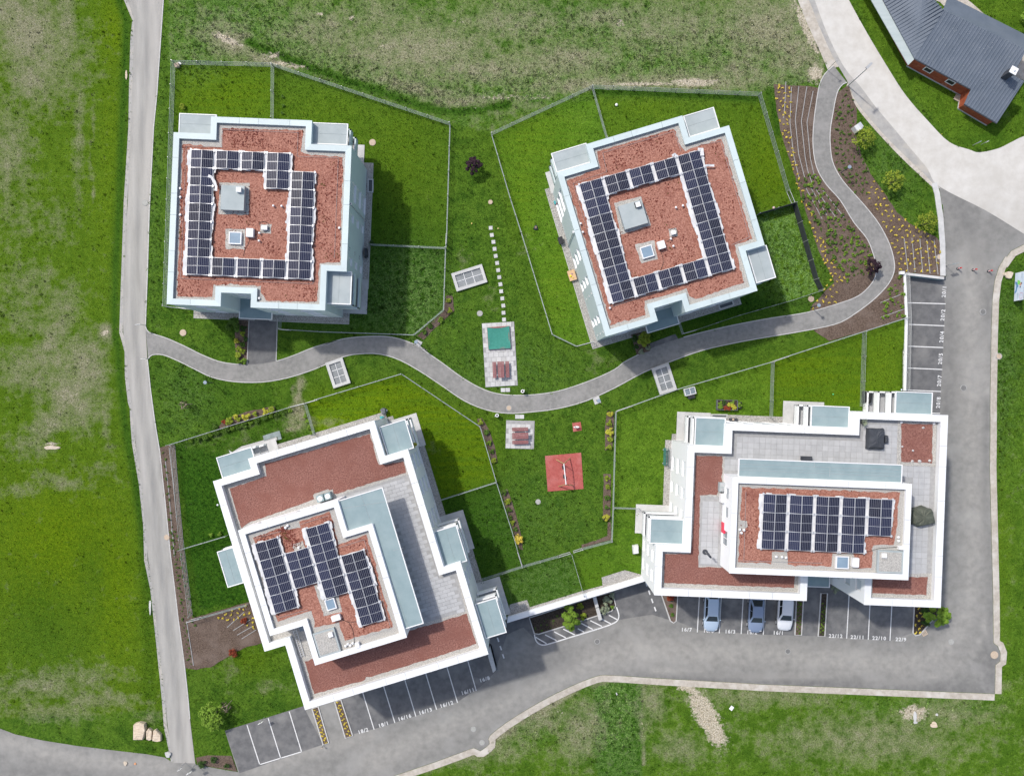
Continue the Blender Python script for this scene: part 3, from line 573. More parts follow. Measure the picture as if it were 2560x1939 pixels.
# sandy verge along the street, edging along the paths
w = xy(gds(st_s, zt)); ribbon('street_verge', w, 0.75, M_verge, 0.055, -0.1, zt, side=0.42); MASK.append(densify(w, 3, False) + [(p[0], p[1] - 0.9) for p in densify(w, 3, False)[::-1]])
w = xy(gds(st_e, zt)); ribbon('street_verge', w, 0.75, M_verge, 0.055, -0.1, zt, side=0.42); MASK.append(densify(w, 3, False) + [(p[0] + 0.9, p[1]) for p in densify(w, 3, False)[::-1]])
ks = px('NE', (1040, 1095), (1058, 1160), (1078, 1300), (1090, 1460), (1092, 1650)); w = xy(gds(ks, z0f))
kw = ribbon('kerb_wall', w, 0.62, M_conc, 0.10, -1.2, z0f); MASK.append(xy(gds(px('NE', (1025, 1095), (1060, 1460), (1075, 1650), (1110, 1650), (1075, 1200)), z0f)))
seg = [p for p in ped_up if p[0] < px('W30', (1165, 0))[0][0]]; ribbon('edging', xy(gds(seg, z0f)), 0.09, M_edge, 0.075, -0.1, z0f, foot)
seg = [p for p in ped_up if px('W30', (1440, 0))[0][0] <= p[0] < px('B5', (200, 0))[0][0]]; ribbon('edging', xy(gds(seg, z0f)), 0.09, M_edge, 0.075, -0.1, z0f, foot)
seg = [p for p in ped_up if p[0] > px('B5', (565, 0))[0][0]]; ribbon('edging', xy(gds(seg, z0f)), 0.09, M_edge, 0.075, -0.1, z0f, foot)
ribbon('edging', xy(gds(ped_lo, z0f)), 0.09, M_edge, 0.075, -0.1, z0f, foot)
for P in (px('W30', (1452, 60), (1440, 452)), px('W30', (1190, 80), (1172, 484))): ribbon('edging', xy(gds(P, z0f)), 0.08, M_edge, 0.075, -0.1, z0f, foot)
ribbon('edging', xy(gds([p for p in wp_r if p[1] > 885 and p[1] < 1905], zt)), 0.10, M_edge, 0.06, -0.1, zt, path)
ribbon('edging', xy(gds([p for p in wp_r if p[1] < 815], zt)), 0.10, M_edge, 0.05, -0.1, zt, path)
w = xy(gds([(p[0] - 3 - 3 * math.sin(i * 2.3), p[1]) for i, p in enumerate(wp_l)], zt)); ribbon('gravel_shoulder', w, 0.40, M_margin, 0.022, -0.05, zt)
# darker, newer asphalt of the parking bays and drive-ins
def patch(P, dz=0.038, m=None): return lay('parking_surface', P, m or M_dark, dz, zt, 2.5, mask=False)[0]
patch([(2268, 690)] + px('E', (570, 180), (590, 440), (580, 640), (570, 840), (562, 1040), (550, 1240), (545, 1460)) + [(2258, 1060), (2267, 960), (2270, 800)])
patch(px('P', (515, 428), (1500, 120), (1750, 600), (700, 960)))
patch([(925, 1690), (1160, 1600)] + px('C6', (2000, 470), (2060, 700), (1900, 860), (1690, 1000), (1310, 1125), (1120, 1188), (930, 1245), (745, 1290), (620, 980)))
patch([(1640, 1440), (2050, 1400), (2340, 1440)] + px('S19', (1460, 60), (1280, 270), (1090, 338), (545, 300), (20, 285), (-500, 250)) + px('G', (2190, 500), (1990, 200), (1840, 60)))
patch(px('G', (560, 450), (1500, 180), (1830, 55), (2000, 210), (2090, 480), (1900, 420), (1530, 480), (700, 760), (600, 680), (480, 560), (300, 640), (180, 1000), (60, 850), (100, 640), (300, 500)))

# planting beds
for k, P in BEDS.items():
    low = k in LOWER; hf = zt if (low or k == 'west') else z0f
    o, w = lay('planting_bed', P, M_soil if k in ('k4', 'k5', 'k7') else M_mulch, 0.055 if k not in ('k1', 'k2', 'k3', 'k4', 'k5', 'k6', 'k7') else 0.10, hf, 1.0, jit=0.0 if low else 0.03, jstep=0.5)
    if k[0] == 'k': ribbon('kerb', w, 0.13, M_edge, 0.14, -0.1, hf, o, closed=True, step=2.0)
    BEDS[k] = (o, w, hf)

# ------------------------------------------------------------------ painted markings (parts of the street)
def line(a, b, w=0.11, dz=0.050, hf=zt, name='parking_line'):
    A, B = gd(a, hf), gd(b, hf); d = Vector((B.x - A.x, B.y - A.y)).normalized(); n = Vector((-d.y, d.x)) * w / 2
    mb = MB(); k = max(1, int((B - A).length / 1.0))
    for i in range(k):
        p = A.lerp(B, i / k); q = A.lerp(B, (i + 1) / k)
        zp, zq = float(hf(p.x, p.y)) + dz, float(hf(q.x, q.y)) + dz
        mb.quad((p.x + n.x, p.y + n.y, zp), (p.x - n.x, p.y - n.y, zp), (q.x - n.x, q.y - n.y, zq), (q.x + n.x, q.y + n.y, zq))
    return mb.build(name, M_paint, street)
for y0, y1, x0, x1 in ((425, 435, 250, 595), (622, 635, 258, 585), (820, 833, 255, 575), (1018, 1032, 245, 565), (1218, 1232, 230, 553), (1422, 1432, 250, 545)):
    line(*px('E', (x0, y0), (x1, y1)))
for a, b in (((793, 355), (955, 858)), ((1058, 268), (1217, 775)), ((1323, 185), (1480, 695)), ((948, 853), (1480, 690))): line(*px('P', a, b))
for a, b in (((822, 890), (932, 1248)), ((1012, 830), (1122, 1188)), ((1205, 770), (1313, 1128)), ((1395, 710), (1502, 1066)), ((1588, 650), (1693, 1004)), ((1778, 590), (1864, 895))): line(*px('C6', a, b))
for a, b in (((452, 1290), (438, 1530)), ((583, 1290), (569, 1535)), ((714, 1300), (700, 1540)), ((846, 1305), (832, 1545)), ((1346, 1300), (1331, 1568)), ((1473, 1310), (1460, 1574)), ((1604, 1320), (1590, 1580))): line(*px('D', a, b))
for a, b in (((1832, 60), (1848, 108)), ((1864, 152), (1880, 202)), ((1895, 243), (1912, 292)), ((1928, 335), (1945, 383))): line(*px('G', a, b), w=0.16, name='lane_dash')
for a, b in (((192, 675), (208, 722)), ((222, 767), (238, 813)), ((250, 857), (266, 903))): line(*px('G', a, b), w=0.16, name='lane_dash')
hp = curve(px('G', (603, 640), (612, 690), (640, 735), (690, 756), (760, 745), (1000, 672), (1300, 580), (1450, 528), (1515, 490), (1535, 440), (1525, 385), (1508, 338)), 4)
for a, b in zip(hp[:-1], hp[1:]): pass
w = gds(hp, zt); mb = MB()
for i in range(len(w) - 1):
    a, b = w[i], w[i + 1]; d = Vector((b.x - a.x, b.y - a.y)).normalized(); n = Vector((-d.y, d.x, 0)) * 0.07
    z = Vector((0, 0, 0.052)); mb.quad(a + n + z, a - n + z, b - n + z, b + n + z)
mb.build('hatched_border', M_paint, street)
for a, b in (((615, 670), (735, 740)), ((720, 643), (845, 706)), ((820, 610), (948, 676)), ((920, 580), (1046, 643)), ((1080, 575), (1150, 612)), ((1120, 517), (1245, 582)), ((1220, 487), (1348, 550)), ((1320, 457), (1445, 520)), ((1426, 428), (1515, 475))): line(*px('G', a, b), w=0.13, name='hatch_line')
def text(s, p, ang, h, name='bay_number'):
    cu = bpy.data.curves.new('t', 'FONT'); cu.body = s; cu.size = h * 1.42; cu.align_x = 'CENTER'; cu.align_y = 'CENTER'; cu.space_character = 1.22; cu.offset = 0.016
    cu.resolution_u = 3
    ob = bpy.data.objects.new('t', cu); COL.objects.link(ob)
    dg = bpy.context.evaluated_depsgraph_get(); me = bpy.data.meshes.new_from_object(ob.evaluated_get(dg))
    bpy.data.objects.remove(ob)
    me.materials.clear(); me.materials.append(M_paint)
    v = gd(p, zt); o = bpy.data.objects.new(name, me); link(o, street); o.location = (v.x, v.y, v.z + 0.055)
    e = 0.5; sx = float(zt(v.x + e, v.y) - zt(v.x - e, v.y)); sy = float(zt(v.x, v.y + e) - zt(v.x, v.y - e))
    o.rotation_euler = (Matrix.Rotation(0, 3, 'X') @ Vector((-sx, -sy, 1)).to_track_quat('Z', 'Y').to_matrix() @ Matrix.Rotation(0, 3, 'Z')).to_euler()
    q = Vector((0, 0, 1)).rotation_difference(Vector((-sx, -sy, 1)).normalized()); o.rotation_mode = 'QUATERNION'
    o.rotation_quaternion = q @ Matrix.Rotation(ang, 3, 'Z').to_quaternion()
    return o
for s_, x, y in (('16/7', 373, 1515), ('16/6', 505, 1522), ('16/3', 634, 1526), ('16/2', 764, 1531), ('16/1', 922, 1534), ('22/12', 1265, 1553), ('22/11', 1395, 1560), ('22/10', 1525, 1566), ('22/9', 1655, 1573)):
    text(s_, px('D', (x, y))[0], -0.03, 0.42)
for s_, x, y in (('18/2', 832, 1262), ('18/1', 1018, 1203), ('16/16', 1210, 1140), ('16/13', 1400, 1083), ('16/12', 1593, 1020), ('16/11', 1787, 903), ('16/8', 1940, 792)):
    text(s_, px('C6', (x, y))[0], 0.30, 0.42)
for s_, x, y in (('20/1', 583, 325), ('20/2', 572, 538), ('20/4', 562, 737), ('20/5', 550, 935), ('20/7', 540, 1135), ('20/8', 531, 1333)):
    text(s_, px('E', (x, y))[0], math.pi / 2 - 0.04, 0.44)

# ------------------------------------------------------------------ apartment buildings
M_pad = M_gravel2
M_seam = mat('seam_grey', (0.24, 0.28, 0.28), (0.30, 0.34, 0.34), 2.0, 0.8)
def wall_edge(mb, a, b, z0, z1, wins, depth=0.16):
    """one facade with real window openings; returns list of (origin, u, n, rect)"""
    a = np.array(a); b = np.array(b); L = np.linalg.norm(b - a); u = (b - a) / L; n = np.array((-u[1], u[0]))
    us = sorted({0.0, L} | {w[0] for w in wins} | {w[1] for w in wins}); vs = sorted({z0, z1} | {w[2] for w in wins} | {w[3] for w in wins})
    def P(s, z, d=0.0): q = a + u * s - n * d; return (q[0], q[1], z)
    for i in range(len(us) - 1):
        for j in range(len(vs) - 1):
            um, vm = (us[i] + us[i + 1]) / 2, (vs[j] + vs[j + 1]) / 2
            if any(w[0] < um < w[1] and w[2] < vm < w[3] for w in wins): continue
            mb.mi = 0; mb.quad(P(us[i + 1], vs[j]), P(us[i], vs[j]), P(us[i], vs[j + 1]), P(us[i + 1], vs[j + 1]))
    for w in wins:
        mb.mi = 1
        c = [(w[0], w[2]), (w[1], w[2]), (w[1], w[3]), (w[0], w[3])]
        for k in range(4):
            p, q = c[k], c[(k + 1) % 4]
            mb.quad(P(p[0], p[1]), P(q[0], q[1]), P(q[0], q[1], depth), P(p[0], p[1], depth))
    return a, u, n
def window(par, a, u, n, w, depth, pane):
    def P(s, z, d): q = a + u * s - n * d; return (q[0], q[1], z)
    f = 0.07; mb = MB()
    u0, u1, v0, v1 = w
    for (p0, p1, q0, q1) in ((u0, u1, v0, v0 + f), (u0, u1, v1 - f, v1), (u0, u0 + f, v0 + f, v1 - f), (u1 - f, u1, v0 + f, v1 - f)) + ((((u0 + u1) / 2 - f / 2, (u0 + u1) / 2 + f / 2, v0 + f, v1 - f),) if u1 - u0 > 1.3 else ()):
        d0, d1 = depth - 0.06, depth
        A = [P(p0, q0, d0), P(p1, q0, d0), P(p1, q1, d0), P(p0, q1, d0), P(p0, q0, d1), P(p1, q0, d1), P(p1, q1, d1), P(p0, q1, d1)]
        mb.add(A, [(3, 2, 1, 0), (0, 1, 5, 4), (2, 3, 7, 6), (1, 2, 6, 5), (3, 0, 4, 7)])
    o = mb.build('window', M_rim, par)
    s = MB(); s.quad(P(u1 - f, v0 + f, depth - 0.02), P(u0 + f, v0 + f, depth - 0.02), P(u0 + f, v1 - f, depth - 0.02), P(u1 - f, v1 - f, depth - 0.02)); s.build('pane', pane, o)
    s = MB(); c = [P(u0 - 0.03, v0 - 0.05, -0.05), P(u1 + 0.03, v0 - 0.05, -0.05), P(u1 + 0.03, v0 - 0.05, 0.0), P(u0 - 0.03, v0 - 0.05, 0.0)]
    s.prism([(p[0], p[1]) for p in c], v0 - 0.045, v0 - 0.01); s.build('sill', M_rim, o)
def coping(par, P, zt_, w, m, th=0.06, over=0.035, seg=2.9):
    """mitred metal coping, one panel after the other"""
    O = inset(P, -over); I = inset(P, w); n = len(P)
    for i in range(n):
        j = (i + 1) % n; a0, a1, b0, b1 = map(np.array, (O[i], O[j], I[i], I[j]))
        L = np.linalg.norm(a1 - a0); k = max(1, round(L / seg)); g = 0.012 / L
        d = (a1 - a0) / L; t0 = float(np.dot(b0 - a0, d)) / L; t1 = float(np.dot(b1 - a0, d)) / L; wd = np.linalg.norm(b0 - a0 - d * t0 * L); nn = (b0 - a0 - d * t0 * L)
        cut = [0.0] + [(q + 0.5 * ((q % 2) - 0.5) * 0.5) / k for q in range(1, k)] + [1.0]
        for q in range(k):
            s0, s1 = cut[q] + (g if q else 0), cut[q + 1] - (g if q < k - 1 else 0)
            i0 = t0 if q == 0 else s0; i1 = t1 if q == k - 1 else s1
            pts = [a0 + (a1 - a0) * s0, a0 + (a1 - a0) * s1, a0 + d * L * i1 + nn, a0 + d * L * i0 + nn]
            mb = MB(); mb.prism([tuple(p) for p in pts], zt_ - th, zt_); mb.build('coping_panel', m, par)
FLOORS = (0.0, 2.9, 5.8)
def shell(name, label, P, z0, ztop, zroof, pw, mw, mc, wins, floors=FLOORS, parent=None, pane=None, roofmat=None):
    c = np.mean(np.array(P), axis=0)
    root = parent or empty(name, (c[0], c[1], z0), label, 'building')
    mb = MB(); made = []
    for i in range(len(P)):
        a, b = P[i], P[(i + 1) % len(P)]; L = math.dist(a, b); ws = []
        for (t, wd, s0, s1) in wins.get(i, []):
            if wd + 0.4 > L: continue
            uc = min(max(t * L, wd / 2 + 0.2), L - wd / 2 - 0.2)
            for f in floors: ws.append((uc - wd / 2, uc + wd / 2, f + s0, f + s1))
        A, U, N = wall_edge(mb, a, b, z0, ztop - 0.06, ws)
        made += [(A, U, N, w_) for w_ in ws]
    mb.build('wall', [mw, M_rim], root)
    for A, U, N, w_ in made: window(root, A, U, N, w_, 0.16, pane or M_blind)
    I = inset(P, pw - 0.03); mb = MB()
    for i in range(len(I)):
        a, b = I[i], I[(i + 1) % len(I)]
        mb.quad((a[0], a[1], zroof - 0.1), (b[0], b[1], zroof - 0.1), (b[0], b[1], ztop - 0.06), (a[0], a[1], ztop - 0.06))
    mb.build('parapet', mc, root)
    coping(root, P, ztop, pw, mc)
    sheet('roof', I, roofmat or M_gravel2, zc=zroof, parent=root)
    return root
def rsheet(par, P, z, m, name, jit=0.04, dz=0.012, jstep=0.35):
    return sheet(name, P, m, zc=z + dz, parent=par, jit=jit, jstep=jstep if jit else 5.0)
def rect_at(pts, z, ang=None):
    w = [at(p, z) for p in pts]
    if len(w) == 3: w.append(w[0] + w[2] - w[1])
    return rectify([(p.x, p.y) for p in w], ang)[0]
def canopy(par, R, ztop, m, rim=True, name='balcony_canopy', th=0.22):
    mb = MB(); mb.prism(R, ztop - th, ztop); o = mb.build(name, [m], par)
    R2 = inset(R, -0.02) if True else R
    Ri = inset(R, 0.07); mb = MB()
    for i in range(len(R)):
        j = (i + 1) % len(R); mb.prism([R2[i], R2[j], Ri[j], Ri[i]], ztop - th - 0.015, ztop + 0.045)
    mb.build('rim', M_rim, o)
    if len(R) == 4:
        A, B, C_, D_ = [np.array(q) for q in R]
        if np.linalg.norm(B - A) < np.linalg.norm(C_ - B): A, B, C_, D_ = B, C_, D_, A
        k = max(2, int(np.linalg.norm(C_ - B) / 1.05)); mb = MB()
        for i in range(1, k):
            p, q = A + (D_ - A) * i / k, B + (C_ - B) * i / k; mb.bar((*p, ztop + .002), (*q, ztop + .002), 0.012, 4)
        mb.build('membrane_seam', M_seam, o)
    return o
def balcony(par, B, R, z, m, solid=True, deck=None, hgt=1.02):
    mb = MB(); mb.prism(R, z - 0.2, z); 
    o = mb.build('balcony', [deck or M_tile], par)
    c = np.mean(np.array(R), axis=0); bal = MB()
    for i in range(len(R)):
        a, b = np.array(R[i]), np.array(R[(i + 1) % len(R)]); mid = (a + b) / 2; d = (mid - c); d = d / np.linalg.norm(d)
        q = mid + d * 0.3
        if inpoly(B, q[0], q[1]): continue
        u = (b - a) / np.linalg.norm(b - a); n = -d
        a1, b1 = a - n * 0.0, b
        bal.prism([tuple(a1), tuple(b1), tuple(b1 + n * 0.16), tuple(a1 + n * 0.16)], z - 0.2, z + hgt)
    if bal.v: bal.build('balustrade', m, o)
    return o
def vent(par, p, z, r=0.07, h=0.35):
    v = at(p, z); mb = MB(); mb.cyl((v.x, v.y, z - 0.02), r, h, 12); mb.cyl((v.x, v.y, z + h - 0.04), r * 1.7, 0.07, 14, r * 1.1)
    mb.build('vent_pipe', M_rim, par)
def boxpart(par, pts, z0, z1, m, name, ang=None, bev=0.0):
    R = rect_at(pts, z1, ang); mb = MB(); mb.prism(R, z0, z1); return mb.build(name, m, par), R
def skylight(par, pts, z, ang):
    R = rect_at(pts, z + 0.32, ang); I = inset(R, 0.09); mb = MB()
    for i in range(4):
        j = (i + 1) % 4; mb.prism([R[i], R[j], I[j], I[i]], z - 0.02, z + 0.32)
    o = mb.build('skylight', M_rim, par)
    mb = MB(); mb.prism(I, z + 0.2, z + 0.29); mb.build('pane', mat('skylight_glass', (0.20, 0.28, 0.36), (0.24, 0.33, 0.41), 1.0, 0.06, spec=0.6), o)
def wire(par, pts, z, r=0.012, name='cable', m=None):
    mb = MB()
    for a, b in zip(pts[:-1], pts[1:]): mb.bar((a[0], a[1], z), (b[0], b[1], z), r, 4)
    return mb.build(name, m or M_galv, par)
def clumps(par, polys, z, n, name='sedum_plants', s=(0.04, 0.105), m=None, bias=None):
    """low sedum cushions scattered over a planted roof"""
    V = []; Fc = []; k = 0
    for P in polys:
        A = np.array(P); lo, hi = A.min(0), A.max(0)
        X = RNG.uniform(lo[0], hi[0], n); Y = RNG.uniform(lo[1], hi[1], n)
        q = np.sin(X * 0.9 + 1.3) * np.cos(Y * 0.7) + np.sin(X * 2.3 + Y * 1.9) * 0.5
        ok = inpoly(P, X, Y) & (q > RNG.uniform(-0.9, 1.9, n) + 0.2)
        for x, y in zip(X[ok], Y[ok]):
            r = RNG.uniform(*s); h = r * RNG.uniform(0.5, 0.9); t0 = RNG.uniform(0, 6.28)
            for t in range(5):
                a = t0 + t * 1.2566; rr = r * RNG.uniform(0.7, 1.15)
                V.append((x + rr * math.cos(a), y + rr * math.sin(a), z))
            V.append((x, y, z + h)); Fc += [(k + t, k + (t + 1) % 5, k + 5) for t in range(5)]; k += 6
    off = WL[par.name]
    o = fast_mesh(name, np.array(V) - np.array(off), np.array(Fc), m or M_sclump, par); o['kind'] = 'stuff'
    return o
def solar(O, EX, EY, cells, z, label, mod_w=1.13, tilt=9.0):
    """east-west tents of solar modules; O, EX, EY in photo pixels"""
    o, e, f = at(O, z), at((O[0] + EX[0], O[1] + EX[1]), z), at((O[0] + EY[0], O[1] + EY[1]), z)
    ex, ey = e - o, f - o; a = math.atan2(ex.y, ex.x); px_, py_ = ex.length, ey.length
    ax = Vector((math.cos(a), math.sin(a), 0)); ay = Vector((math.sin(a), -math.cos(a), 0))
    root = empty('solar_array', o, label, 'solar panels', rz=a)
    lift = 0.16; mw = min(1.16, (px_ - 0.24) / 2); mh = py_ - 0.03; th = math.radians(tilt)
    def panel_mesh():
        mb = MB(); mb.mi = 0; fr = 0.016
        mb.prism([(-mw / 2, -mh / 2), (mw / 2, -mh / 2), (mw / 2, mh / 2), (-mw / 2, mh / 2)], -0.035, 0.0)
        mb.mi = 1
        for y0, y1 in ((-mh / 2 + fr, -0.013), (0.013, mh / 2 - fr)):
            mb.quad((-mw / 2 + fr, y0, 0.002), (mw / 2 - fr, y0, 0.002), (mw / 2 - fr, y1, 0.002), (-mw / 2 + fr, y1, 0.002))
        return mb
    first = None
    for (i, j) in cells:
        for s in (0, 1):
            cxl = i * px_ + (mw / 2 if s == 0 else mw * 1.5 + 0.035) * math.cos(th); cyl = -(j + 0.5) * py_
            if first is None: ob = panel_mesh().build('solar_panel', [M_alu, M_pv], root, local=True); first = ob
            else: ob = first.copy(); COL.objects.link(ob); ob.parent = root
            ob.location = (cxl, cyl, lift + mw / 2 * math.sin(th)); ob.rotation_euler = (0, -th if s == 0 else th, 0)
    # fleece lying under the modules, its loose edges showing
    st = 0.12; cs = set(cells); imx = max(c[0] for c in cells) + 1; jmx = max(c[1] for c in cells) + 1
    gx = np.arange(-0.8, imx * px_ + 0.8, st); gy = np.arange(-0.6, jmx * py_ + 0.6, st)
    X, Y = np.meshgrid(gx, gy); Cx, Cy = X + st / 2, Y + st / 2; inside = np.zeros(X.shape, bool)
    wv = 0.21 + 0.09 * np.sin(Cy * 1.1 + 1.0) + 0.03 * np.sin(Cy * 3.1 + Cx); wy = 0.04 + 0.03 * np.sin(Cx * 2.7) 
    for (i, j) in cells:
        inside |= (Cx > i * px_ - wv - 0.16) & (Cx < i * px_ + 2 * mw + wv) & (Cy > j * py_ - wy) & (Cy < (j + 1) * py_ + wy)
    ids = -np.ones((len(gy) + 1, len(gx) + 1), int); V = []; Fc = []
    def vid(r, c):
        if ids[r, c] < 0:
            ids[r, c] = len(V); x, y = -0.8 + c * st, -0.6 + r * st
            V.append((x + 0.03 * math.sin(7 * y), -y + 0.02 * math.sin(5 * x), 0.045 + 0.025 * math.sin(5 * x + 3 * y) + 0.015 * math.sin(13 * x - 7 * y)))
        return ids[r, c]
    for r in range(len(gy)):
        for c in range(len(gx)):
            if inside[r, c]: Fc.append((vid(r, c), vid(r + 1, c), vid(r + 1, c + 1), vid(r, c + 1)))
    fl = fast_mesh('fleece', np.array(V), np.array(Fc), M_fleece, root)
    for j in range(jmx + 1):                                  # rails between the rows, with ballast feet
        run = [i for i in range(imx) if (i, j) in cs or (i, j - 1) in cs]
        for i in run:
            mb = MB(); mb.box(((i + 0.46) * px_, -j * py_, 0.20), (px_ * 0.99, 0.035, 0.03))
            mb.box((i * px_ - 0.03, -j * py_, 0.12), (0.16, 0.24, 0.16)); mb.box((i * px_ + 2 * mw + 0.06, -j * py_, 0.12), (0.14, 0.24, 0.16))
            mb.build('mounting_rail', M_alu, root, local=True)
    return root
def pavers(par, P, ang, size, z, m, gap=0.012, th=0.03, name='paver', off=True):
    """individual slabs, sharing one mesh, inside polygon P (metres)"""
    A = np.array(P); c, s = math.cos(ang), math.sin(ang); R = np.array(((c, s), (-s, c))); Q = A @ R.T; lo, hi = Q.min(0), Q.max(0)
    first = None; Qp = [tuple(q) for q in Q]; k = 0; base = WL[par.name]
    nx_ = int((hi[0] - lo[0]) / size[0] + 1e-6); ny_ = int((hi[1] - lo[1]) / size[1] + 1e-6)
    for iy in range(ny_ + 1):
        for ix in range(-1, nx_ + 1):
            x = lo[0] + (ix + 0.5) * size[0] + (0.5 * size[0] if (off and iy % 2) else 0); y = lo[1] + (iy + 0.5) * size[1]
            hx, hy = size[0] / 2 - 0.01, size[1] / 2 - 0.01
            if not all(inpoly(Qp, np.array([x - hx, x + hx, x + hx, x - hx]), np.array([y - hy, y - hy, y + hy, y + hy]))): continue
            if first is None:
                mb = MB(); mb.prism([(-size[0] / 2 + gap, -size[1] / 2 + gap), (size[0] / 2 - gap, -size[1] / 2 + gap), (size[0] / 2 - gap, size[1] / 2 - gap), (-size[0] / 2 + gap, size[1] / 2 - gap)], 0, th)
                ob = mb.build(name, m, par, local=True); first = ob
            else: ob = first.copy(); link(ob, par)
            wx, wy = x * c - y * s, x * s + y * c
            ob.location = (wx - base.x, wy - base.y, z - base.z + random.uniform(-0.003, 0.003)); ob.rotation_euler = (0, 0, ang); k += 1
            if k > 290: return
def gpad(par, pts, z, v, ang=None, m=None): return rsheet(par, xy([at(p, z) for p in px(v, *pts)]), z, m or M_pad, 'gravel_pad', 0.03, 0.022)

WN = lambda t, w=1.2, a=0.85, b=2.3: (t, w, a, b)
# ---- north-west building
ZA, RA = 9.3, 8.95
PA, angA = rectify([at(p, ZA) for p in px('A', (95, 287), (355, 290), (358, 172), (1058, 203), (1052, 365), (1332, 378), (1302, 1250), (1165, 1245), (1145, 1522), (634, 1500), (638, 1403), (427, 1398), (417, 1492), (50, 1478))])
bA = shell('apartment_building', 'pale mint apartment block beside the long west lane, red planted roof', PA, -0.3, ZA, RA, 0.58, M_mint, M_mintcap,
           {5: [WN(.33, 1.9, .1, 2.3), WN(.55, .8), WN(.90, .8)], 8: [WN(.3, 1.6), WN(.75, 1.2)], 12: [WN(.5, 1.4)], 10: [WN(.5, 1.2)], 13: [WN(.2), WN(.5), WN(.8)], 2: [WN(.3), WN(.7)]})
for v, R, fl in (('A', [(133, 290), (135, 150), (393, 160)], 0), ('A', [(1056, 213), (1312, 225), (1306, 372)], 0), ('A', [(1165, 1250), (1338, 1251), (1333, 1480)], 1)):
    r = rect_at(px(v, *R), ZA - 0.85, angA); canopy(bA, r, ZA - 0.85, M_memb)
    for z in (5.8, 2.9): balcony(bA, PA, r, z, M_mint)
    sheet('terrace', inset(r, -0.25), M_conc, zc=0.09, parent=bA)
r = rect_at(px('A', (568, 1440), (783, 1440), (785, 1588), (555, 1582)), 3.0, angA); r = rect_at(px('A', (556, 1420), (784, 1428), (782, 1588)), 3.0, angA)
canopy(bA, r, 3.0, M_memb2, name='entrance_canopy')
rsheet(bA, xy([at(p, RA) for p in px('A', (160, 365), (432, 388), (432, 252), (1000, 270), (985, 410), (1010, 435), (1278, 455), (1255, 1188), (1115, 1195), (1095, 1465), (735, 1455), (705, 1400), (705, 1348), (375, 1342), (365, 1432), (120, 1425))]), RA, M_sedA, 'planted_roof', 0.05)
sA = [xy([at(p, RA) for p in px('A', *q)]) for q in ([(440, 252), (1000, 270), (980, 400), (430, 390)], [(1110, 500), (1278, 470), (1255, 1188), (1090, 1170)], [(120, 1290), (1090, 1310), (1095, 1465), (735, 1450), (700, 1345), (365, 1345), (360, 1430), (120, 1425)], [(390, 545), (735, 545), (735, 690), (880, 690), (880, 1160), (380, 1130)], [(150, 365), (215, 400), (170, 1260), (125, 1280)])]
clumps(bA, sA, RA + 0.012, 1500)
gpad(bA, [(385, 650), (805, 655), (790, 1100), (365, 1090)], RA, 'A5'); gpad(bA, [(470, 1295), (750, 1300), (735, 1580), (465, 1575)], RA, 'A5'); gpad(bA, [(960, 1230), (1110, 1232), (1105, 1360), (955, 1355)], RA, 'A5')
o, r = boxpart(bA, px('A5', (405, 685), (735, 695), (720, 1038), (398, 1028)), RA, RA + 0.75, M_memb, 'stair_head', angA); boxpart(bA, px('A5', (615, 712), (683, 714), (681, 780), (613, 778)), RA + 0.7, RA + 1.15, M_rim, 'smoke_vent', angA)
skylight(bA, px('A5', (515, 1335), (690, 1340), (685, 1510), (513, 1505)), RA, angA)
boxpart(bA, px('A5', (755, 1285), (852, 1288), (850, 1407), (753, 1404)), RA, RA + 0.55, M_rim, 'inverter_box', angA); boxpart(bA, px('A5', (970, 1250), (1047, 1252), (1045, 1307), (968, 1305)), RA, RA + 0.4, M_rim, 'roof_fan', angA)
for p in px('A5', (1145, 980), (1260, 985), (950, 1360), (945, 1467)): vent(bA, p, RA)
for p in px('A', (145, 675), (145, 735), (145, 858), (1253, 950), (695, 1440)): vent(bA, p, RA, 0.08, 0.2)
wire(bA, [at(p, RA) for p in px('A', (440, 265), (965, 285), (958, 450), (1245, 462), (1218, 1160))], RA + 0.1, 0.014, 'lightning_wire'); wire(bA, [at(p, RA) for p in px('A', (440, 265), (435, 388), (185, 380), (145, 1300), (1068, 1338), (1072, 1300))], RA + 0.1, 0.014, 'lightning_wire')
wire(bA, [at(p, RA) for p in px('A5', (890, 1325), (950, 1340), (1030, 1345), (1080, 1290), (1070, 1220), (1010, 1195), (950, 1205), (935, 1240))], RA + 0.06, 0.02, 'cable', M_black)
wire(bA, [at(p, RA) for p in px('A5', (810, 1420), (790, 1500), (740, 1580), (720, 1675))], RA + 0.04, 0.02, 'cable', M_black)
mb = MB()
for f in FLOORS:
    for k, t in ((5, .80), (5, .82)):
        a, b = np.array(PA[k]), np.array(PA[k + 1]); q = a + (b - a) * t; mb.box((q[0], q[1], f + 2.45), (0.16, 0.16, 0.12), angA)
mb.build('wall_vent', M_galv, bA)
a, b = np.array(PA[5]), np.array(PA[6]); q = a + (b - a) * .455; n_ = np.array((math.cos(angA), math.sin(angA))); q = q + n_ * 0.09
mb = MB(); mb.bar((q[0], q[1], 0.05), (q[0], q[1], ZA - 0.35), 0.055, 8); mb.box((q[0], q[1], ZA - 0.5), (0.24, 0.24, 0.3), angA); mb.build('downpipe', M_alu, bA)
arrA = solar(px('A', (222, 405))[0], (176.5 / 2.791, 7 / 2.791), (-4.2 / 2.791, 124 / 2.791), [(0, j) for j in range(7)] + [(1, 0), (2, 0), (3, 0), (3, 1), (1, 6), (2, 6), (3, 6)] + [(4, j) for j in range(1, 7)], RA + 0.25, 'solar array beside the grey hatch on the north-west roof, one corner stepped')

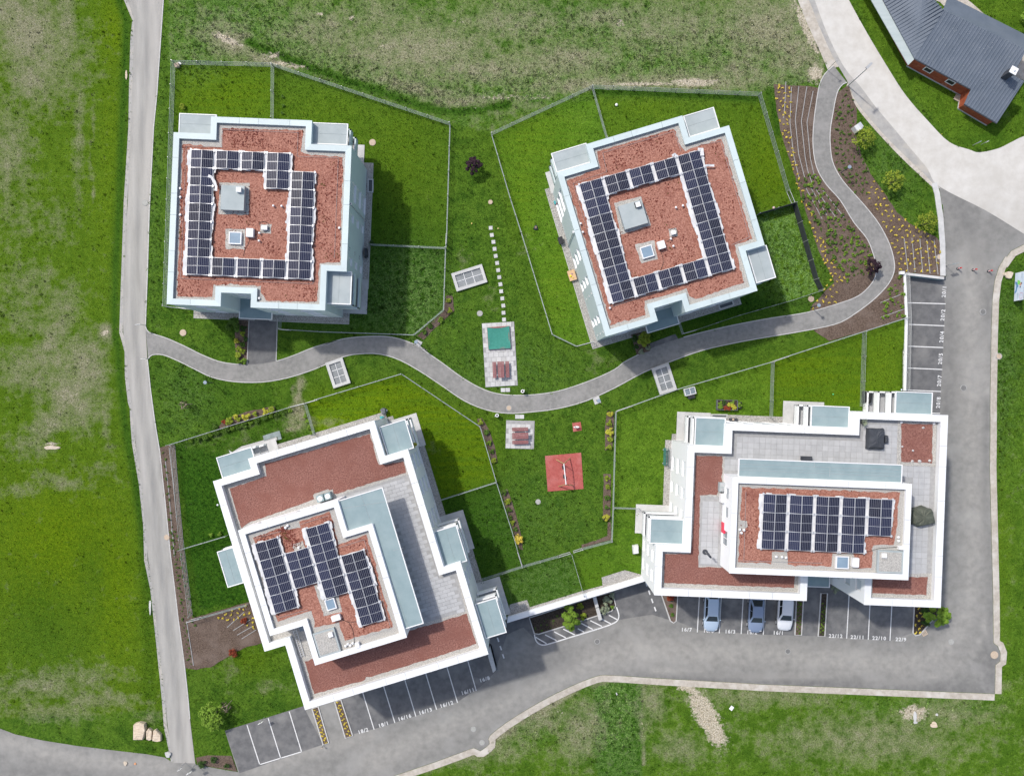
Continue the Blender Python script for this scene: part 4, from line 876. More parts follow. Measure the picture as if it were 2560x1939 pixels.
# ---- north-east building
PB, angB = rectify([at(p, ZA) for p in px('B', (190, 520), (407, 458), (378, 340), (994, 152), (1033, 293), (1292, 220), (1522, 977), (1405, 1028), (1472, 1277), (1014, 1418), (994, 1332), (812, 1393), (832, 1472), (501, 1573.5))])
bB = shell('apartment_building', 'pale mint apartment block tilted beside the curving planting beds', PB, -0.3, ZA, RA, 0.58, M_mint, M_mintcap,
           {13: [WN(.113, .8), WN(.356, .9), WN(.52, 1.2), WN(.868, 2.2, .1)], 12: [WN(.5, 1.4)], 8: [WN(.4, 1.4), WN(.75, 1.4)], 10: [WN(.5, 1.2)], 5: [WN(.3), WN(.7)], 2: [WN(.3), WN(.7)]})
for R in ([(188, 518), (148, 398), (372, 330)], [(1000, 158), (1193, 98), (1236, 231)], [(1410, 1028), (1532, 984), (1597, 1190)]):
    r = rect_at(px('B', *R), ZA - 0.85, angB); canopy(bB, r, ZA - 0.85, M_memb)
    for z in (5.8, 2.9): balcony(bB, PB, r, z, M_mint)
    sheet('terrace', inset(r, -0.25), M_conc, zc=0.09, parent=bB)
r = rect_at(px('B2', (1705, 1030), (1585, 1290), (1625, 1388), (2080, 1240)), 3.0, angB) if False else rect_at(px('B2', (1535, 1130), (1625, 1388), (2082, 1240)), 3.0, angB)
canopy(bB, r, 3.0, M_memb2, name='entrance_canopy')
rsheet(bB, xy([at(p, RA) for p in px('B', (250, 572), (465, 490), (445, 385), (940, 238), (985, 362), (1012, 376), (1245, 302), (1445, 948), (1330, 985), (1390, 1228), (1078, 1335), (1040, 1315), (1022, 1268), (752, 1345), (757, 1438), (535, 1500))]), RA, M_sedA, 'planted_roof', 0.05)
sB = [xy([at(p, RA) for p in px('B', *q)]) for q in ([(450, 390), (940, 240), (975, 380), (510, 520)], [(1140, 360), (1245, 305), (1445, 945), (1320, 980)], [(540, 1380), (1330, 1130), (1390, 1228), (1080, 1330), (1030, 1270), (750, 1340), (755, 1435), (530, 1495)], [(540, 670), (960, 545), (1100, 1085), (670, 1195)])]
clumps(bB, sB, RA + 0.012, 1700)
gpad(bB, [(553, 715), (730, 672), (793, 860), (600, 918)], RA, 'B'); gpad(bB, [(690, 985), (812, 955), (835, 1075), (730, 1105)], RA, 'B'); gpad(bB, [(905, 885), (955, 875), (965, 925), (915, 935)], RA, 'B')
o, r = boxpart(bB, px('B', (580, 738), (730, 690), (772, 840), (627, 888)), RA, RA + 0.75, M_memb, 'stair_head', angB); boxpart(bB, px('B', (684, 714), (722, 703), (734, 738), (694, 750)), RA + 0.7, RA + 0.85, M_black, 'smoke_vent', angB); boxpart(bB, px('B', (692, 712), (720, 704), (729, 734), (700, 742)), RA + 0.8, RA + 1.15, M_rim, 'smoke_vent', angB)
skylight(bB, px('B', (722, 1000), (797, 983), (815, 1055), (738, 1076)), RA, angB)
boxpart(bB, px('B', (832, 966), (875, 953), (890, 1000), (845, 1014)), RA, RA + 0.55, M_rim, 'inverter_box', angB); boxpart(bB, px('B', (920, 897), (948, 889), (955, 912), (926, 920)), RA, RA + 0.4, M_rim, 'roof_fan', angB)
for p in px('B', (950, 747), (994, 735), (917, 948), (933, 995), (338, 850), (352, 905), (525, 1392)): vent(bB, p, RA)
wire(bB, [at(p, RA) for p in px('B', (480, 393), (938, 255), (985, 385))], RA + 0.1, 0.014, 'lightning_wire'); wire(bB, [at(p, RA) for p in px('B', (480, 393), (507, 515), (290, 590), (530, 1385), (1330, 1130))], RA + 0.1, 0.014, 'lightning_wire'); wire(bB, [at(p, RA) for p in px('B', (1090, 345), (1240, 320), (1425, 935), (1310, 985))], RA + 0.1, 0.014, 'lightning_wire')
wire(bB, [at(p, RA) for p in px('B', (852, 1015), (875, 1090), (850, 1160), (840, 1180))], RA + 0.04, 0.02, 'cable', M_black); wire(bB, [at(p, RA) for p in px('B', (890, 965), (920, 945), (960, 930), (962, 890), (935, 878), (910, 890))], RA + 0.05, 0.02, 'cable', M_black)
a, b = np.array(PB[13]), np.array(PB[0]); q = a + (b - a) * .645; n_ = -np.array((math.cos(angB), math.sin(angB))); q = q + n_ * 0.09
mb = MB(); mb.bar((q[0], q[1], 0.05), (q[0], q[1], ZA - 0.35), 0.055, 8); mb.box((q[0], q[1], ZA - 0.45), (0.24, 0.24, 0.25), angB); mb.build('downpipe', M_alu, bB)
mb = MB()
for f in FLOORS:
    for t in (.03, .27):
        a, b = np.array(PB[13]), np.array(PB[0]); q = a + (b - a) * t; mb.box((q[0], q[1], f + 2.45), (0.2, 0.2, 0.14), angB)
mb.build('wall_vent', M_galv, bB)
arrB = solar(px('B', (330, 597))[0], (158 / 2.5765, -45 / 2.5765), (30 / 2.5765, 109 / 2.5765), [(0, j) for j in range(7)] + [(i, 0) for i in (1, 2, 3)] + [(i, 6) for i in (1, 2, 3)] + [(4, j) for j in range(7)], RA + 0.25, 'closed ring of solar panels on the tilted north-east roof')

# ---- south-west building with its upper storey
ZC, RC, ZP, RP = 9.0, 8.25, 12.0, 11.6
PC, angC = rectify([at(p, ZC) for p in [(532.5, 1203.9), (628.4, 1173.4), (621.2, 1146.6), (935.2, 1051), (961.3, 1139.4), (1018.4, 1123.5), (1109.5, 1416.3), (1151.3, 1404.8), (1219.3, 1633.2), (763.6, 1773.7), (714, 1612.3), (662.4, 1625.3)]])
bC = shell('apartment_building', 'white apartment block with stepped red roof above the southern street', PC, -3.3, ZC, RC, 0.68, M_white, M_whitecap,
           {5: [WN(.12, 1.7), WN(.34, 1.7), WN(.62, 1.7)], 7: [WN(.22, 1.5)], 2: [WN(.3, 1.2), WN(.7, 1.6)], 3: [WN(.5, 1.2)], 11: [WN(.3), WN(.75)], 8: [WN(.2, 1.6), WN(.5, 1.6), WN(.8, 1.6)], 9: [WN(.5)]}, roofmat=M_gravel2)
for v, R in (('C3', [(205, 865), (115, 578), (603, 432)]), ('C4', [(1085, 825), (1500, 690), (1640, 1150)]), ('C', [(1370, 735), (1480, 700), (1527, 880)]), ('C2', [(355, 885), (627, 805), (768, 1255)]), ('C', [(338, 1012), (285, 835), (365, 812)])):
    r = rect_at(px(v, *R), ZC - 0.85, angC); canopy(bC, r, ZC - 0.85, M_memb2)
    for z in (5.8, 2.9): balcony(bC, PC, r, z, M_white)
    sheet('terrace', inset(r, -0.35), M_conc, zc=0.09, parent=bC)
zc = lambda v, *p: xy([at(q, RC) for q in px(v, *p)])
s1 = zc('C', (348, 520), (532, 458), (522, 398), (1045, 247), (1092, 402), (1213, 385), (1226, 440), (870, 548), (838, 522), (770, 545), (768, 575), (440, 690), (405, 718))
s2 = zc('C6', (298, 628), (1420, 300), (1550, 265), (1775, 192), (1865, 470), (910, 768), (855, 770), (850, 800), (385, 927))
rsheet(bC, s1, RC, M_sedC, 'planted_roof', 0.03); rsheet(bC, s2, RC, M_sedC, 'planted_roof', 0.03)
tC = zc('C', (870, 560), (1215, 455), (1240, 450), (1392, 960), (1475, 935), (1525, 1130), (1320, 1190), (1100, 560), (880, 600)); rsheet(bC, tC, RC, M_grout, 'terrace', 0.0, 0.008)
pavers(bC, tC, angC, (0.8, 0.4), RC + 0.008, M_tile)
root = shell(None, None, rectify([at(p, ZP) for p in [(595.5, 1326.7), (845, 1249.2), (866, 1328), (930.4, 1307.8), (1015.6, 1591), (788.5, 1662.4), (758.3, 1563.6), (675.6, 1586.7)]], angC)[0], RC - 0.05, ZP, RP, 0.55, M_white, M_whitecap, {3: [WN(.15, 2.2, .1), WN(.4, 2.2, .1), WN(.7, 2.2, .1)], 0: [WN(.2, 1.2), WN(.6, 1.2)], 4: [WN(.3, 1.2), WN(.8, 1.2)], 6: [WN(.5, 1.0)]}, (RC,), bC, M_glass)
zp = lambda v, *p: xy([at(q, RP) for q in px(v, *p)])
cn = rectify([at(p, ZP - 0.35) for p in px('C', (888, 582), (1110, 513), (1312, 1190), (1222, 1220), (1062, 698), (940, 735))], angC)[0]; canopy(bC, cn, ZP - 0.35, M_memb2, name='terrace_canopy')
for a_, b_ in (((1000, 545), (1240, 1215)), ((900, 620), (1130, 585)), ((1160, 830), (1215, 815))):
    P0, P1 = [at(q, ZP - 0.35) for q in px('C', a_, b_)]; mb = MB(); mb.bar((P0.x, P0.y, ZP - 0.345), (P1.x, P1.y, ZP - 0.345), 0.012, 4); mb.build('membrane_seam', M_galv, bC)
sp = zp('C5', (275, 395), (560, 292), (725, 300), (715, 240), (1012, 142), (1085, 460), (1355, 362), (1385, 450), (1605, 1240), (1150, 1372), (1098, 1205), (870, 1242), (830, 1082), (515, 1192), (495, 1150))
rsheet(bC, sp, RP, M_sedA, 'planted_roof', 0.05); clumps(bC, [zp('C5', (275, 395), (560, 295), (750, 430), (300, 440)), zp('C5', (720, 240), (1012, 145), (1085, 460), (1050, 500), (1000, 250), (770, 290)), zp('C5', (1090, 470), (1355, 365), (1600, 1240), (1150, 1370), (1130, 1260), (1560, 1200), (1340, 480), (1120, 540)), zp('C5', (540, 290), (720, 300), (760, 470), (590, 530))], RP + 0.012, 900)
gpad(bC, [(860, 850), (930, 830), (960, 960), (1090, 940), (1125, 1100), (950, 1138)], RP, 'C5'); gpad(bC, [(640, 455), (750, 425), (775, 490), (670, 520)], RP, 'C5'); gpad(bC, [(560, 290), (640, 260), (700, 300), (580, 320)], RP, 'C5')
skylight(bC, px('C5', (950, 990), (1045, 965), (1075, 1065), (985, 1090)), RP, angC)
boxpart(bC, px('C5', (1018, 1152), (1095, 1118), (1112, 1168), (1030, 1200)), RP, RP + 0.5, M_rim, 'inverter_box', angC)
o, r = boxpart(bC, px('C5', (845, 1305), (1050, 1250), (1108, 1475), (905, 1535)), RP, RP + 0.35, M_memb, 'stair_head', angC); sheet('gravel_pad', inset(r, 0.15), M_gravel2, zc=RP + 0.36, parent=bC)
boxpart(bC, px('C5', (987, 1303), (1028, 1292), (1038, 1335), (997, 1345)), RP + 0.3, RP + 0.6, M_rim, 'smoke_vent', angC); boxpart(bC, px('C5', (1243, 1400), (1280, 1390), (1292, 1436), (1255, 1447)), RP, RP + 0.5, M_rim, 'vent_box', angC)
for p in px('C5', (1160, 1418), (1182, 1400), (1205, 1412), (1228, 1392), (905, 865), (935, 955), (590, 295), (610, 275), (715, 485)): vent(bC, p, RP, 0.08, 0.25)
wire(bC, [at(p, RP) for p in px('C5', (1110, 1160), (1170, 1190), (1230, 1195), (1290, 1180))], RP + 0.05, 0.02, 'cable', M_black); wire(bC, [at(p, RP) for p in px('C5', (1120, 1165), (1190, 1200), (1225, 1260), (1245, 1390))], RP + 0.05, 0.02, 'cable', M_black)
wire(bC, [at(p, RP) for p in px('C5', (280, 405), (545, 330))], RP + 0.1, 0.014, 'lightning_wire'); wire(bC, [at(p, RP) for p in px('C5', (730, 265), (1000, 180))], RP + 0.1, 0.014, 'lightning_wire'); wire(bC, [at(p, RP) for p in px('C5', (1080, 490), (1335, 410), (1590, 1255), (1330, 1335))], RP + 0.1, 0.014, 'lightning_wire'); wire(bC, [at(p, RP) for p in px('C5', (530, 1150), (800, 1075))], RP + 0.1, 0.014, 'lightning_wire')
for R in ([(1505, 1115), (1600, 1088), (1620, 1180), (1525, 1208)], [(1615, 1085), (1700, 1060), (1722, 1148), (1635, 1175)]):
    o, r = boxpart(bC, px('C3', *R), RC, RC + 0.9, M_memb2, 'heat_pump', angC); c_ = np.mean(np.array(r), axis=0); mb = MB(); mb.cyl((c_[0], c_[1], RC + 0.9), 0.26, 0.03, 20); mb.cyl((c_[0], c_[1], RC + 0.93), 0.1, 0.05, 12); mb.build('fan', M_rim, o)
gpad(bC, [(1465, 1095), (1640, 1040), (1740, 1020), (1780, 1160), (1500, 1250)], RC, 'C3')
mb = MB()                                                     # roof ladder
P0, P1 = at(px('C6', (195, 345))[0], RC), at(px('C6', (270, 585))[0], RC); Q0, Q1 = at(px('C6', (225, 335))[0], RC), at(px('C6', (298, 575))[0], RC)
for a_, b_ in ((P0, P1), (Q0, Q1)): mb.bar((a_.x, a_.y, RC + .15), (b_.x, b_.y, RC + .15), 0.035, 6)
for k in range(12):
    t = (k + .5) / 12; a_, b_ = P0.lerp(P1, t), Q0.lerp(Q1, t); mb.bar((a_.x, a_.y, RC + .15), (b_.x, b_.y, RC + .15), 0.022, 6)
mb.build('roof_ladder', M_alu, bC)
boxpart(bC, px('C6', (245, 320), (285, 308), (297, 345), (258, 358)), RC, RC + 0.3, M_glass, 'roof_light', angC)
solar(px('C5', (297, 450))[0], (241 / 3.807, -71 / 3.807), (47.5 / 3.807, 165.7 / 3.807), [(0, j) for j in range(4)] + [(1, 1), (1, 2)] + [(2, j) for j in range(4)] + [(3, j) for j in range(2, 6)], RP + 0.25, 'zigzag solar array on the upper roof above the dark parking bays with the ladder')

# ---- south-east building with its upper storey
PD, angD = rectify([at(p, ZC) for p in [(1721, 1113.8), (1811.4, 1115.7), (1816.4, 1057.5), (2131.4, 1071), (2133.6, 1030), (2369.4, 1037.6), (2351.4, 1518), (2160.2, 1510), (2163.6, 1429.5), (2018.8, 1425), (2016.1, 1501.7), (1636, 1485), (1640.6, 1363.3), (1709.7, 1360.5)]])
bD = shell('apartment_building', 'white apartment block with paved roof terrace behind the parked cars', PD, -3.3, ZC, RC, 0.70, M_white, M_whitecap,
           {13: [WN(.25, 1.6), WN(.5, 1.2), WN(.75, 1.6)], 2: [WN(.15, .9), WN(.3, .9), WN(.5, .9), WN(.65, .9)], 11: [WN(.3, 1.2), WN(.7, 1.2)], 7: [WN(.5, 1.2)], 10: [WN(.1, 1.6), WN(.3, 1.6), WN(.5, 1.6), WN(.7, 1.6), WN(.9, 1.6)], 5: [WN(.2), WN(.4), WN(.6), WN(.8)], 6: [WN(.3), WN(.7)], 0: [WN(.5, 1.2)]}, roofmat=M_gravel2)
for v, R in (('D1', [(1040, 160), (1562, 178), (1542, 667)]), ('D2', [(360, 290), (893, 310), (885, 710)]), ('D3', [(660, 320), (1080, 343), (1066, 577)]), ('D3', [(1592, 172), (1998, 180), (1986, 425)])):
    r = rect_at(px(v, *R), ZC - 0.85, angD); canopy(bD, r, ZC - 0.85, M_memb2)
    for z in (5.8, 2.9): balcony(bD, PD, r, z, M_white)
    if R[0][0] < 1500: sheet('terrace', inset(r, -0.35), M_conc, zc=0.09, parent=bD)
    else: balcony(bD, PD, r, 0.1, M_white)
r = rect_at(px('D4', (612, 1100), (862, 1108), (853, 1268)), 0.6, angD); canopy(bD, r, 0.6, M_memb2, name='entrance_canopy')
zd = lambda v, *p: xy([at(q, RC) for q in px(v, *p)])
tD = rectify([at(p, RC) for p in px('D', (655, 335), (1405, 360), (1412, 262), (1880, 285), (1838, 1190), (1700, 1190), (1712, 640), (600, 590), (600, 465), (650, 465))], angD)[0]
rsheet(bD, tD, RC, M_grout, 'terrace', 0.0, 0.008); pavers(bD, tD, angD, (0.6, 0.6), RC + 0.008, M_tile, off=False)
tD2 = zd('D', (458, 715), (600, 720), (600, 1138), (447, 1132)); rsheet(bD, tD2, RC, M_grout, 'terrace', 0.0, 0.010); pavers(bD, inset(rectify([Vector((p[0], p[1], 0)) for p in tD2], angD)[0], 0.18), angD, (0.6, 0.6), RC + 0.012, M_tile, off=False)
for v, q in (('D3', [(1650, 525), (2000, 532), (1988, 960), (1645, 945)]), ('D', [(430, 475), (588, 478), (585, 640), (555, 708), (455, 712), (445, 1138), (640, 1146), (1022, 1180), (1018, 1265), (240, 1235), (243, 1065), (402, 1060), (417, 870)]), ('D4', [(1325, 1160), (1935, 1150), (1920, 1350), (1325, 1328)])):
    P_ = zd(v, *q)
    if v == 'D3': rsheet(bD, zd('D3', (1610, 490), (2040, 500), (2025, 1000), (1600, 985)), RC, M_gravel2, 'gravel_pad', 0.02, 0.045); rsheet(bD, P_, RC, M_sedC, 'planted_roof', 0.03, 0.052)
    elif v == 'D4': rsheet(bD, zd('D4', (1280, 1120), (1990, 1110), (1975, 1390), (1280, 1385)), RC, M_gravel2, 'gravel_pad', 0.02, 0.045); rsheet(bD, P_, RC, M_sedC, 'planted_roof', 0.03, 0.052)
    else: rsheet(bD, P_, RC, M_sedC, 'planted_roof', 0.03, 0.014)
PDp = rectify([at(p, ZP) for p in [(1832, 1191), (2278.6, 1211.8), (2270.9, 1449.5), (1824.5, 1430.8)]], angD)[0]
shell(None, None, PDp, RC - 0.05, ZP, RP, 0.55, M_white, M_whitecap, {3: [WN(.32, 1.6, .1), WN(.6, 1.2), WN(.8, 1.2)], 0: [WN(.15, 2.4, .1), WN(.4, 2.4, .1), WN(.6, 2.4, .1), WN(.85, 2.4, .1)], 1: [WN(.3, 1.4), WN(.7, 1.4)], 2: [WN(.2), WN(.8)]}, (RC,), bD, M_glass)
cn = rect_at(px('D', (685, 600), (686, 491), (1663, 531)), ZP - 0.45, angD); canopy(bD, cn, ZP - 0.45, M_memb2, name='terrace_canopy')
for a_, b_ in (((690, 525), (1655, 560)), ((690, 560), (1650, 600)), ((1140, 505), (1138, 545)), ((1233, 548), (1230, 600))):
    P0, P1 = [at(q, ZP - 0.45) for q in px('D', a_, b_)]; mb = MB(); mb.bar((P0.x, P0.y, ZP - 0.445), (P1.x, P1.y, ZP - 0.445), 0.012, 4); mb.build('membrane_seam', M_galv, bD)
zq = lambda v, *p: xy([at(q, RP) for q in px(v, *p)])
sd = zq('D', (705, 665), (1648, 695), (1635, 890), (1612, 1005), (1490, 1010), (1480, 1148), (1395, 1148), (1370, 1060), (1245, 1060), (1240, 1138), (980, 1125), (975, 1050), (885, 1050), (880, 1118), (682, 1110), (690, 940), (735, 900), (735, 865), (695, 860))
rsheet(bD, sd, RP, M_sedA, 'planted_roof', 0.05); clumps(bD, [zq('D', (700, 665), (1640, 695), (1640, 715), (800, 695), (790, 1030), (690, 1100))], RP + 0.012, 1200)
skylight(bD, px('D4', (928, 925), (1070, 925), (1068, 1065), (928, 1062)), RP, angD)
boxpart(bD, px('D4', (1113, 945), (1183, 947), (1180, 1047), (1112, 1045)), RP, RP + 0.55, M_rim, 'inverter_box', angD)
o, r = boxpart(bD, px('D4', (1385, 860), (1668, 866), (1663, 1115), (1380, 1107)), RP, RP + 0.35, M_memb, 'stair_head', angD); sheet('gravel_pad', inset(r, 0.16), M_gravel2, zc=RP + 0.36, parent=bD)
boxpart(bD, px('D4', (1440, 893), (1488, 895), (1487, 945), (1438, 943)), RP + 0.3, RP + 0.6, M_rim, 'smoke_vent', angD); boxpart(bD, px('D4', (1627, 815), (1685, 817), (1684, 857), (1626, 855)), RP, RP + 0.5, M_rim, 'vent_box', angD)
for p in px('D4', (262, 925), (325, 930), (370, 935), (1605, 712), (1607, 752)) + px('D', (690, 915), (715, 918), (700, 935)): vent(bD, p, RP, 0.08, 0.25)
for p in px('D3', (1645, 508), (2005, 522)): vent(bD, p, RC, 0.09, 0.2)
wire(bD, [at(p, RP) for p in px('D4', (1160, 930), (1190, 890), (1290, 870), (1400, 835), (1625, 820))], RP + 0.05, 0.02, 'cable', M_black); wire(bD, [at(p, RP) for p in px('D4', (-230, 968), (770, 998))], RP + 0.1, 0.014, 'lightning_wire')
wire(bD, [at(p, RP) for p in px('D', (728, 690), (715, 1100))], RP + 0.1, 0.014, 'lightning_wire')
solar(px('D4', (125, 235))[0], (290 / 4.408, 13 / 4.408), (-6 / 4.408, 201 / 4.408), [(i, j) for i in range(4) for j in range(3)] + [(4, 0), (4, 1)], RP + 0.25, 'rectangular block of solar panels on the upper roof behind the parked cars')

# ---- gravel strips along the foot of the facades, concrete slabs
FOOT = {}
for nm, b, P in (('A', bA, PA), ('B', bB, PB)):
    g = sheet('gravel_strip', inset(P, -0.72), M_gravel, zc=0.045); MASK.append(inset(P, -0.9)); e = inset(P, -0.72); ribbon('edging', e, 0.05, M_edge, 0.06, -0.1, z0f, g, closed=True, step=3)
for P, es in ((PC, (2, 3, 4, 5, 6, 7)), (PD, (13, 0, 1, 2, 12))):
    for i in es:
        a, b = np.array(P[i]), np.array(P[(i + 1) % len(P)]); u = (b - a) / np.linalg.norm(b - a); n = np.array((-u[1], u[0])); q = [tuple(a - u * 0.0), tuple(b + u * 0.0), tuple(b + n * 0.72), tuple(a + n * 0.72)]
        sheet('gravel_strip', q, M_gravel, zc=0.045)
for P in (PC, PD): MASK.append(inset(P, -0.75))
for P in (px('G', (310, 430), (330, 310), (520, 258), (550, 340), (1130, 160), (1355, 100), (1345, 10), (1600, -70), (1820, -10), (310, 450)),):
    w = xy(gds(P, z0f)); sheet('gravel_strip', w, M_gravel, zc=0.04); MASK.append(w)

def flap(arr, v_, pts, z, w_=0.22):
    """loose strip of fleece blown over the modules"""
    P_ = [at(p, z) for p in px(v_, *pts)]; mb = MB(); V = []
    for i, p in enumerate(P_):
        a = P_[max(0, i - 1)]; b = P_[min(len(P_) - 1, i + 1)]; d = (b - a).normalized(); n_ = Vector((-d.y, d.x, 0)) * w_ * (1 - .15 * (i % 2)); V += [tuple(p + n_ + Vector((0, 0, .06 * (i % 2)))), tuple(p - n_ + Vector((0, 0, -.03 * (i % 2))))]
    for i in range(len(P_) - 1): mb.add([V[2 * i], V[2 * i + 1], V[2 * i + 3], V[2 * i + 2]], [(3, 2, 1, 0)])
    o = mb.build('loose_fleece', M_fleece, arr, local=False)
    o.data.transform(Matrix.Rotation(-arr.rotation_euler.z, 4, 'Z'))
flap(arrA, 'A', [(335, 585), (360, 595), (378, 625), (392, 660), (388, 690)], RA + .55, .16); flap(arrB, 'B', [(1130, 478), (1160, 473), (1200, 474)], RA + .45, .12); flap(arrB, 'B', [(1095, 372), (1120, 368), (1122, 410)], RA + .45, .2); flap(arrB, 'B', [(930, 412), (945, 400), (958, 415)], RA + .45, .14)

# ------------------------------------------------------------------ retaining walls
def wall_thing(name, label, P, z0, z1, m, mc, cap=0.06, rail=None):
    """P: outline in metres"""
    c = np.mean(np.array(P), axis=0); r = empty(name, (c[0], c[1], z0), label, 'wall')
    mb = MB(); mb.prism(P, z0, z1 - cap); mb.build('wall', m, r)
    mb = MB(); mb.prism(P, z1 - cap, z1); mb.build('coping', mc, r)
    return r
Pw = [at(p, 0.4) for p in px('G', (305, 450), (1800, 0), (1845, 48), (300, 515))]
rw = wall_thing('retaining_wall', 'long white retaining wall between the two southern buildings', [(p.x, p.y) for p in Pw], -3.1, 0.4, M_white, M_whitecap)
for t0, t1 in ((0.03, 0.20), (0.76, 0.95)):
    a, b = Pw[3], Pw[2]; p, q = a.lerp(b, t0), a.lerp(b, t1); n = Vector((b.y - a.y, -(b.x - a.x), 0)).normalized() * 0.03
    mb = MB(); mb.quad((p.x + n.x, p.y + n.y, -2.95), (q.x + n.x, q.y + n.y, -2.95), (q.x + n.x, q.y + n.y, -0.5), (p.x + n.x, p.y + n.y, -0.5)); mb.build('garage_door', M_anth, rw)
e_in = [at(p, 0.2) for p in px('E', (216, 160), (232, 560), (216, 1225))]; e_out = [at(p, 0.2) for p in px('E', (238, 160), (256, 560), (240, 1225))]
rw2 = wall_thing('retaining_wall', 'white retaining wall with wire railing beside the eastern parking bays', [(p.x, p.y) for p in e_in + e_out[::-1]], -2.6, 0.2, M_white, M_whitecap)
pts = densify([(p.x, p.y) for p in e_out], 2.0, False)
for k, (x, y) in enumerate(pts):
    mb = MB(); mb.bar((x - 0.06, y, 0.2), (x - 0.06, y, 1.2), 0.022, 6); mb.build('rail_post', M_galv, rw2)
for k in range(6):
    mb = MB(); z = 0.3 + k * 0.17
    for a, b in zip(pts[:-1], pts[1:]): mb.bar((a[0] - 0.06, a[1], z), (b[0] - 0.06, b[1], z), 0.012 if k < 5 else 0.02, 5)
    mb.build('railing_wire', M_galv, rw2)
P = [at(p, 0.25) for p in px('E', (235, 150), (585, 190), (583, 212), (235, 172))]
rw3 = wall_thing('retaining_wall', 'short grey wall above parking bay 20/1 by the flower bed', [(p.x, p.y) for p in P], -1.6, 0.25, M_memb2, M_conc)
P = [at(p, 0.5) for p in px('E', (187, 138), (225, 138), (225, 165), (187, 165))]; wall_thing('wall_pillar', 'square white pillar at the corner of the parking ramp', [(p.x, p.y) for p in P], -0.1, 0.5, M_white, M_whitecap)
P = [gd(p, zt) for p in px('C6', (1965, 540), (1990, 480), (2045, 690), (2018, 715))]; wall_thing('retaining_wall', 'low concrete kerb wall beside the lane dashes at the tilted white block', [(p.x, p.y) for p in P], -3.1, -2.3, M_conc, M_conc)

# ------------------------------------------------------------------ garden fences and gates
PANEL = {}
def panel_mesh(L, h, wire=0.0045):
    k = (round(L, 2), h)
    if k in PANEL: return PANEL[k]
    mb = MB()
    for z in (0.06, h * 0.35, h * 0.65, h - 0.02): mb.box((L / 2, 0, z), (L, 0.022, 0.016 if z < h - 0.1 else 0.03))
    n = int(L / 0.07)
    for i in range(1, n):
        x = L * i / n; mb.add([(x - wire, 0, 0.03), (x + wire, 0, 0.03), (x + wire, 0, h), (x - wire, 0, h)], [(0, 1, 2, 3)])
        mb.add([(x, -wire, 0.03), (x, wire, 0.03), (x, wire, h), (x, -wire, h)], [(0, 1, 2, 3)])
    o = mb.build('mesh_panel', M_fence, local=True); me = o.data; bpy.data.objects.remove(o); PANEL[k] = me
    return me
post_me = None
def fence(label, pts, h=1.15, hf=zg, screen=None):
    global post_me
    W_ = [gd(p, hf) for p in pts]; r = empty('garden_fence', W_[0], label, 'fence')
    if post_me is None:
        mb = MB(); mb.box((0, 0, 0.62), (0.06, 0.05, 1.24)); mb.box((0, 0, 1.25), (0.075, 0.065, 0.03)); o = mb.build('post', M_galv, local=True); post_me = o.data; bpy.data.objects.remove(o)
    def post(p):
        o = bpy.data.objects.new('post', post_me); link(o, r); o.location = p - W_[0]; o.scale = (1, 1, h / 1.15)
    post(W_[0])
    for a, b in zip(W_[:-1], W_[1:]):
        L = (b - a).length; k = max(1, round(L / 2.5)); an = math.atan2(b.y - a.y, b.x - a.x)
        for i in range(k):
            p, q = a.lerp(b, i / k), a.lerp(b, (i + 1) / k); p.z, q.z = float(hf(p.x, p.y)), float(hf(q.x, q.y)); post(q)
            if screen:
                mb = MB(); mb.box((L / k / 2, 0, h / 2 + 0.02), (L / k - 0.05, 0.03, h - 0.04)); o = mb.build('screen_panel', screen, r, local=True)
            else: o = bpy.data.objects.new('mesh_panel', panel_mesh(L / k, h)); link(o, r)
            o.location = p - W_[0]; o.rotation_euler = (0, math.atan2(p.z - q.z, L / k), an)
    return r
fence('wire fence along the lane beside the north-west building', [(438, 160), (430, 400), (417, 764)])
fence('wire fence at the north edge of the north-west gardens', [(440, 161), (685, 167), (700, 172), (1124, 313)])
fence('wire fence on the east side of the north-west gardens, bending by the bark bed', [(1126, 313), (1117, 611), (1115, 622), (1110, 776), (1036, 838), (800, 830), (727, 825)])
fence('short wire fence north of the first building dividing two lawns', [(685, 170), (684, 300)])
fence('wire fence dividing the lawns east of the north-west building', px('A8', (345, 876), (875, 900)))
fence('short fence end beside the north-west entrance path', [(704, 795), (703, 822)])
fence('fence stub at the south-west corner of the north-west garden', [(417, 767), (452, 771)])
fence('wire fence on the west side of the tilted block', [(1229, 340), (1276, 500), (1303, 584), (1380, 837), (1440, 866)])
fence('wire fence along the weedy slope north of the tilted block', [(1230, 338), (1479, 222), (1895, 240)])
fence('wire fence between the tilted block and the striped flower bed', [(1896, 242), (1966, 480)])
fence('short fence dividing the lawns north of the tilted block', [(1480, 224), (1516, 350)])
fence('black screened fence round the weedy corner garden', px('B', (1470, 796), (1702, 728)) + [(2034, 700), (2047, 726)], 1.5, screen=M_anth)
fence('wire fence between the tilted block and the curving footpath', [(2046, 729), (1975, 752.5), (1843, 790), (1736, 826)])
fence('short fence end beside the entrance canopy of the tilted block', [(1704, 834), (1696, 809)])
fence('wire fence north of the stepped white block, shrubs along it', px('W3', (480, 576), (1635, 217)), hf=zt)
fence('wire fence round the lime lawn, peak near the footpath', [(793, 998), (1005, 934.5), (1201, 1066), (1241, 1203), (1283, 1335), (1293, 1370)])
fence('short fence between lime lawn and shrub garden', px('W3', (1775, 187), (1862, 484)))
fence('fence dividing the lawns east of the stepped white block', [(1103, 1248), (1240, 1204)])
fence('wire fence on the bark strip beside the west lane', px('W3', (523, 578), (600, 1460)) + px('SW', (1262, 615)), 1.3, hf=zt)
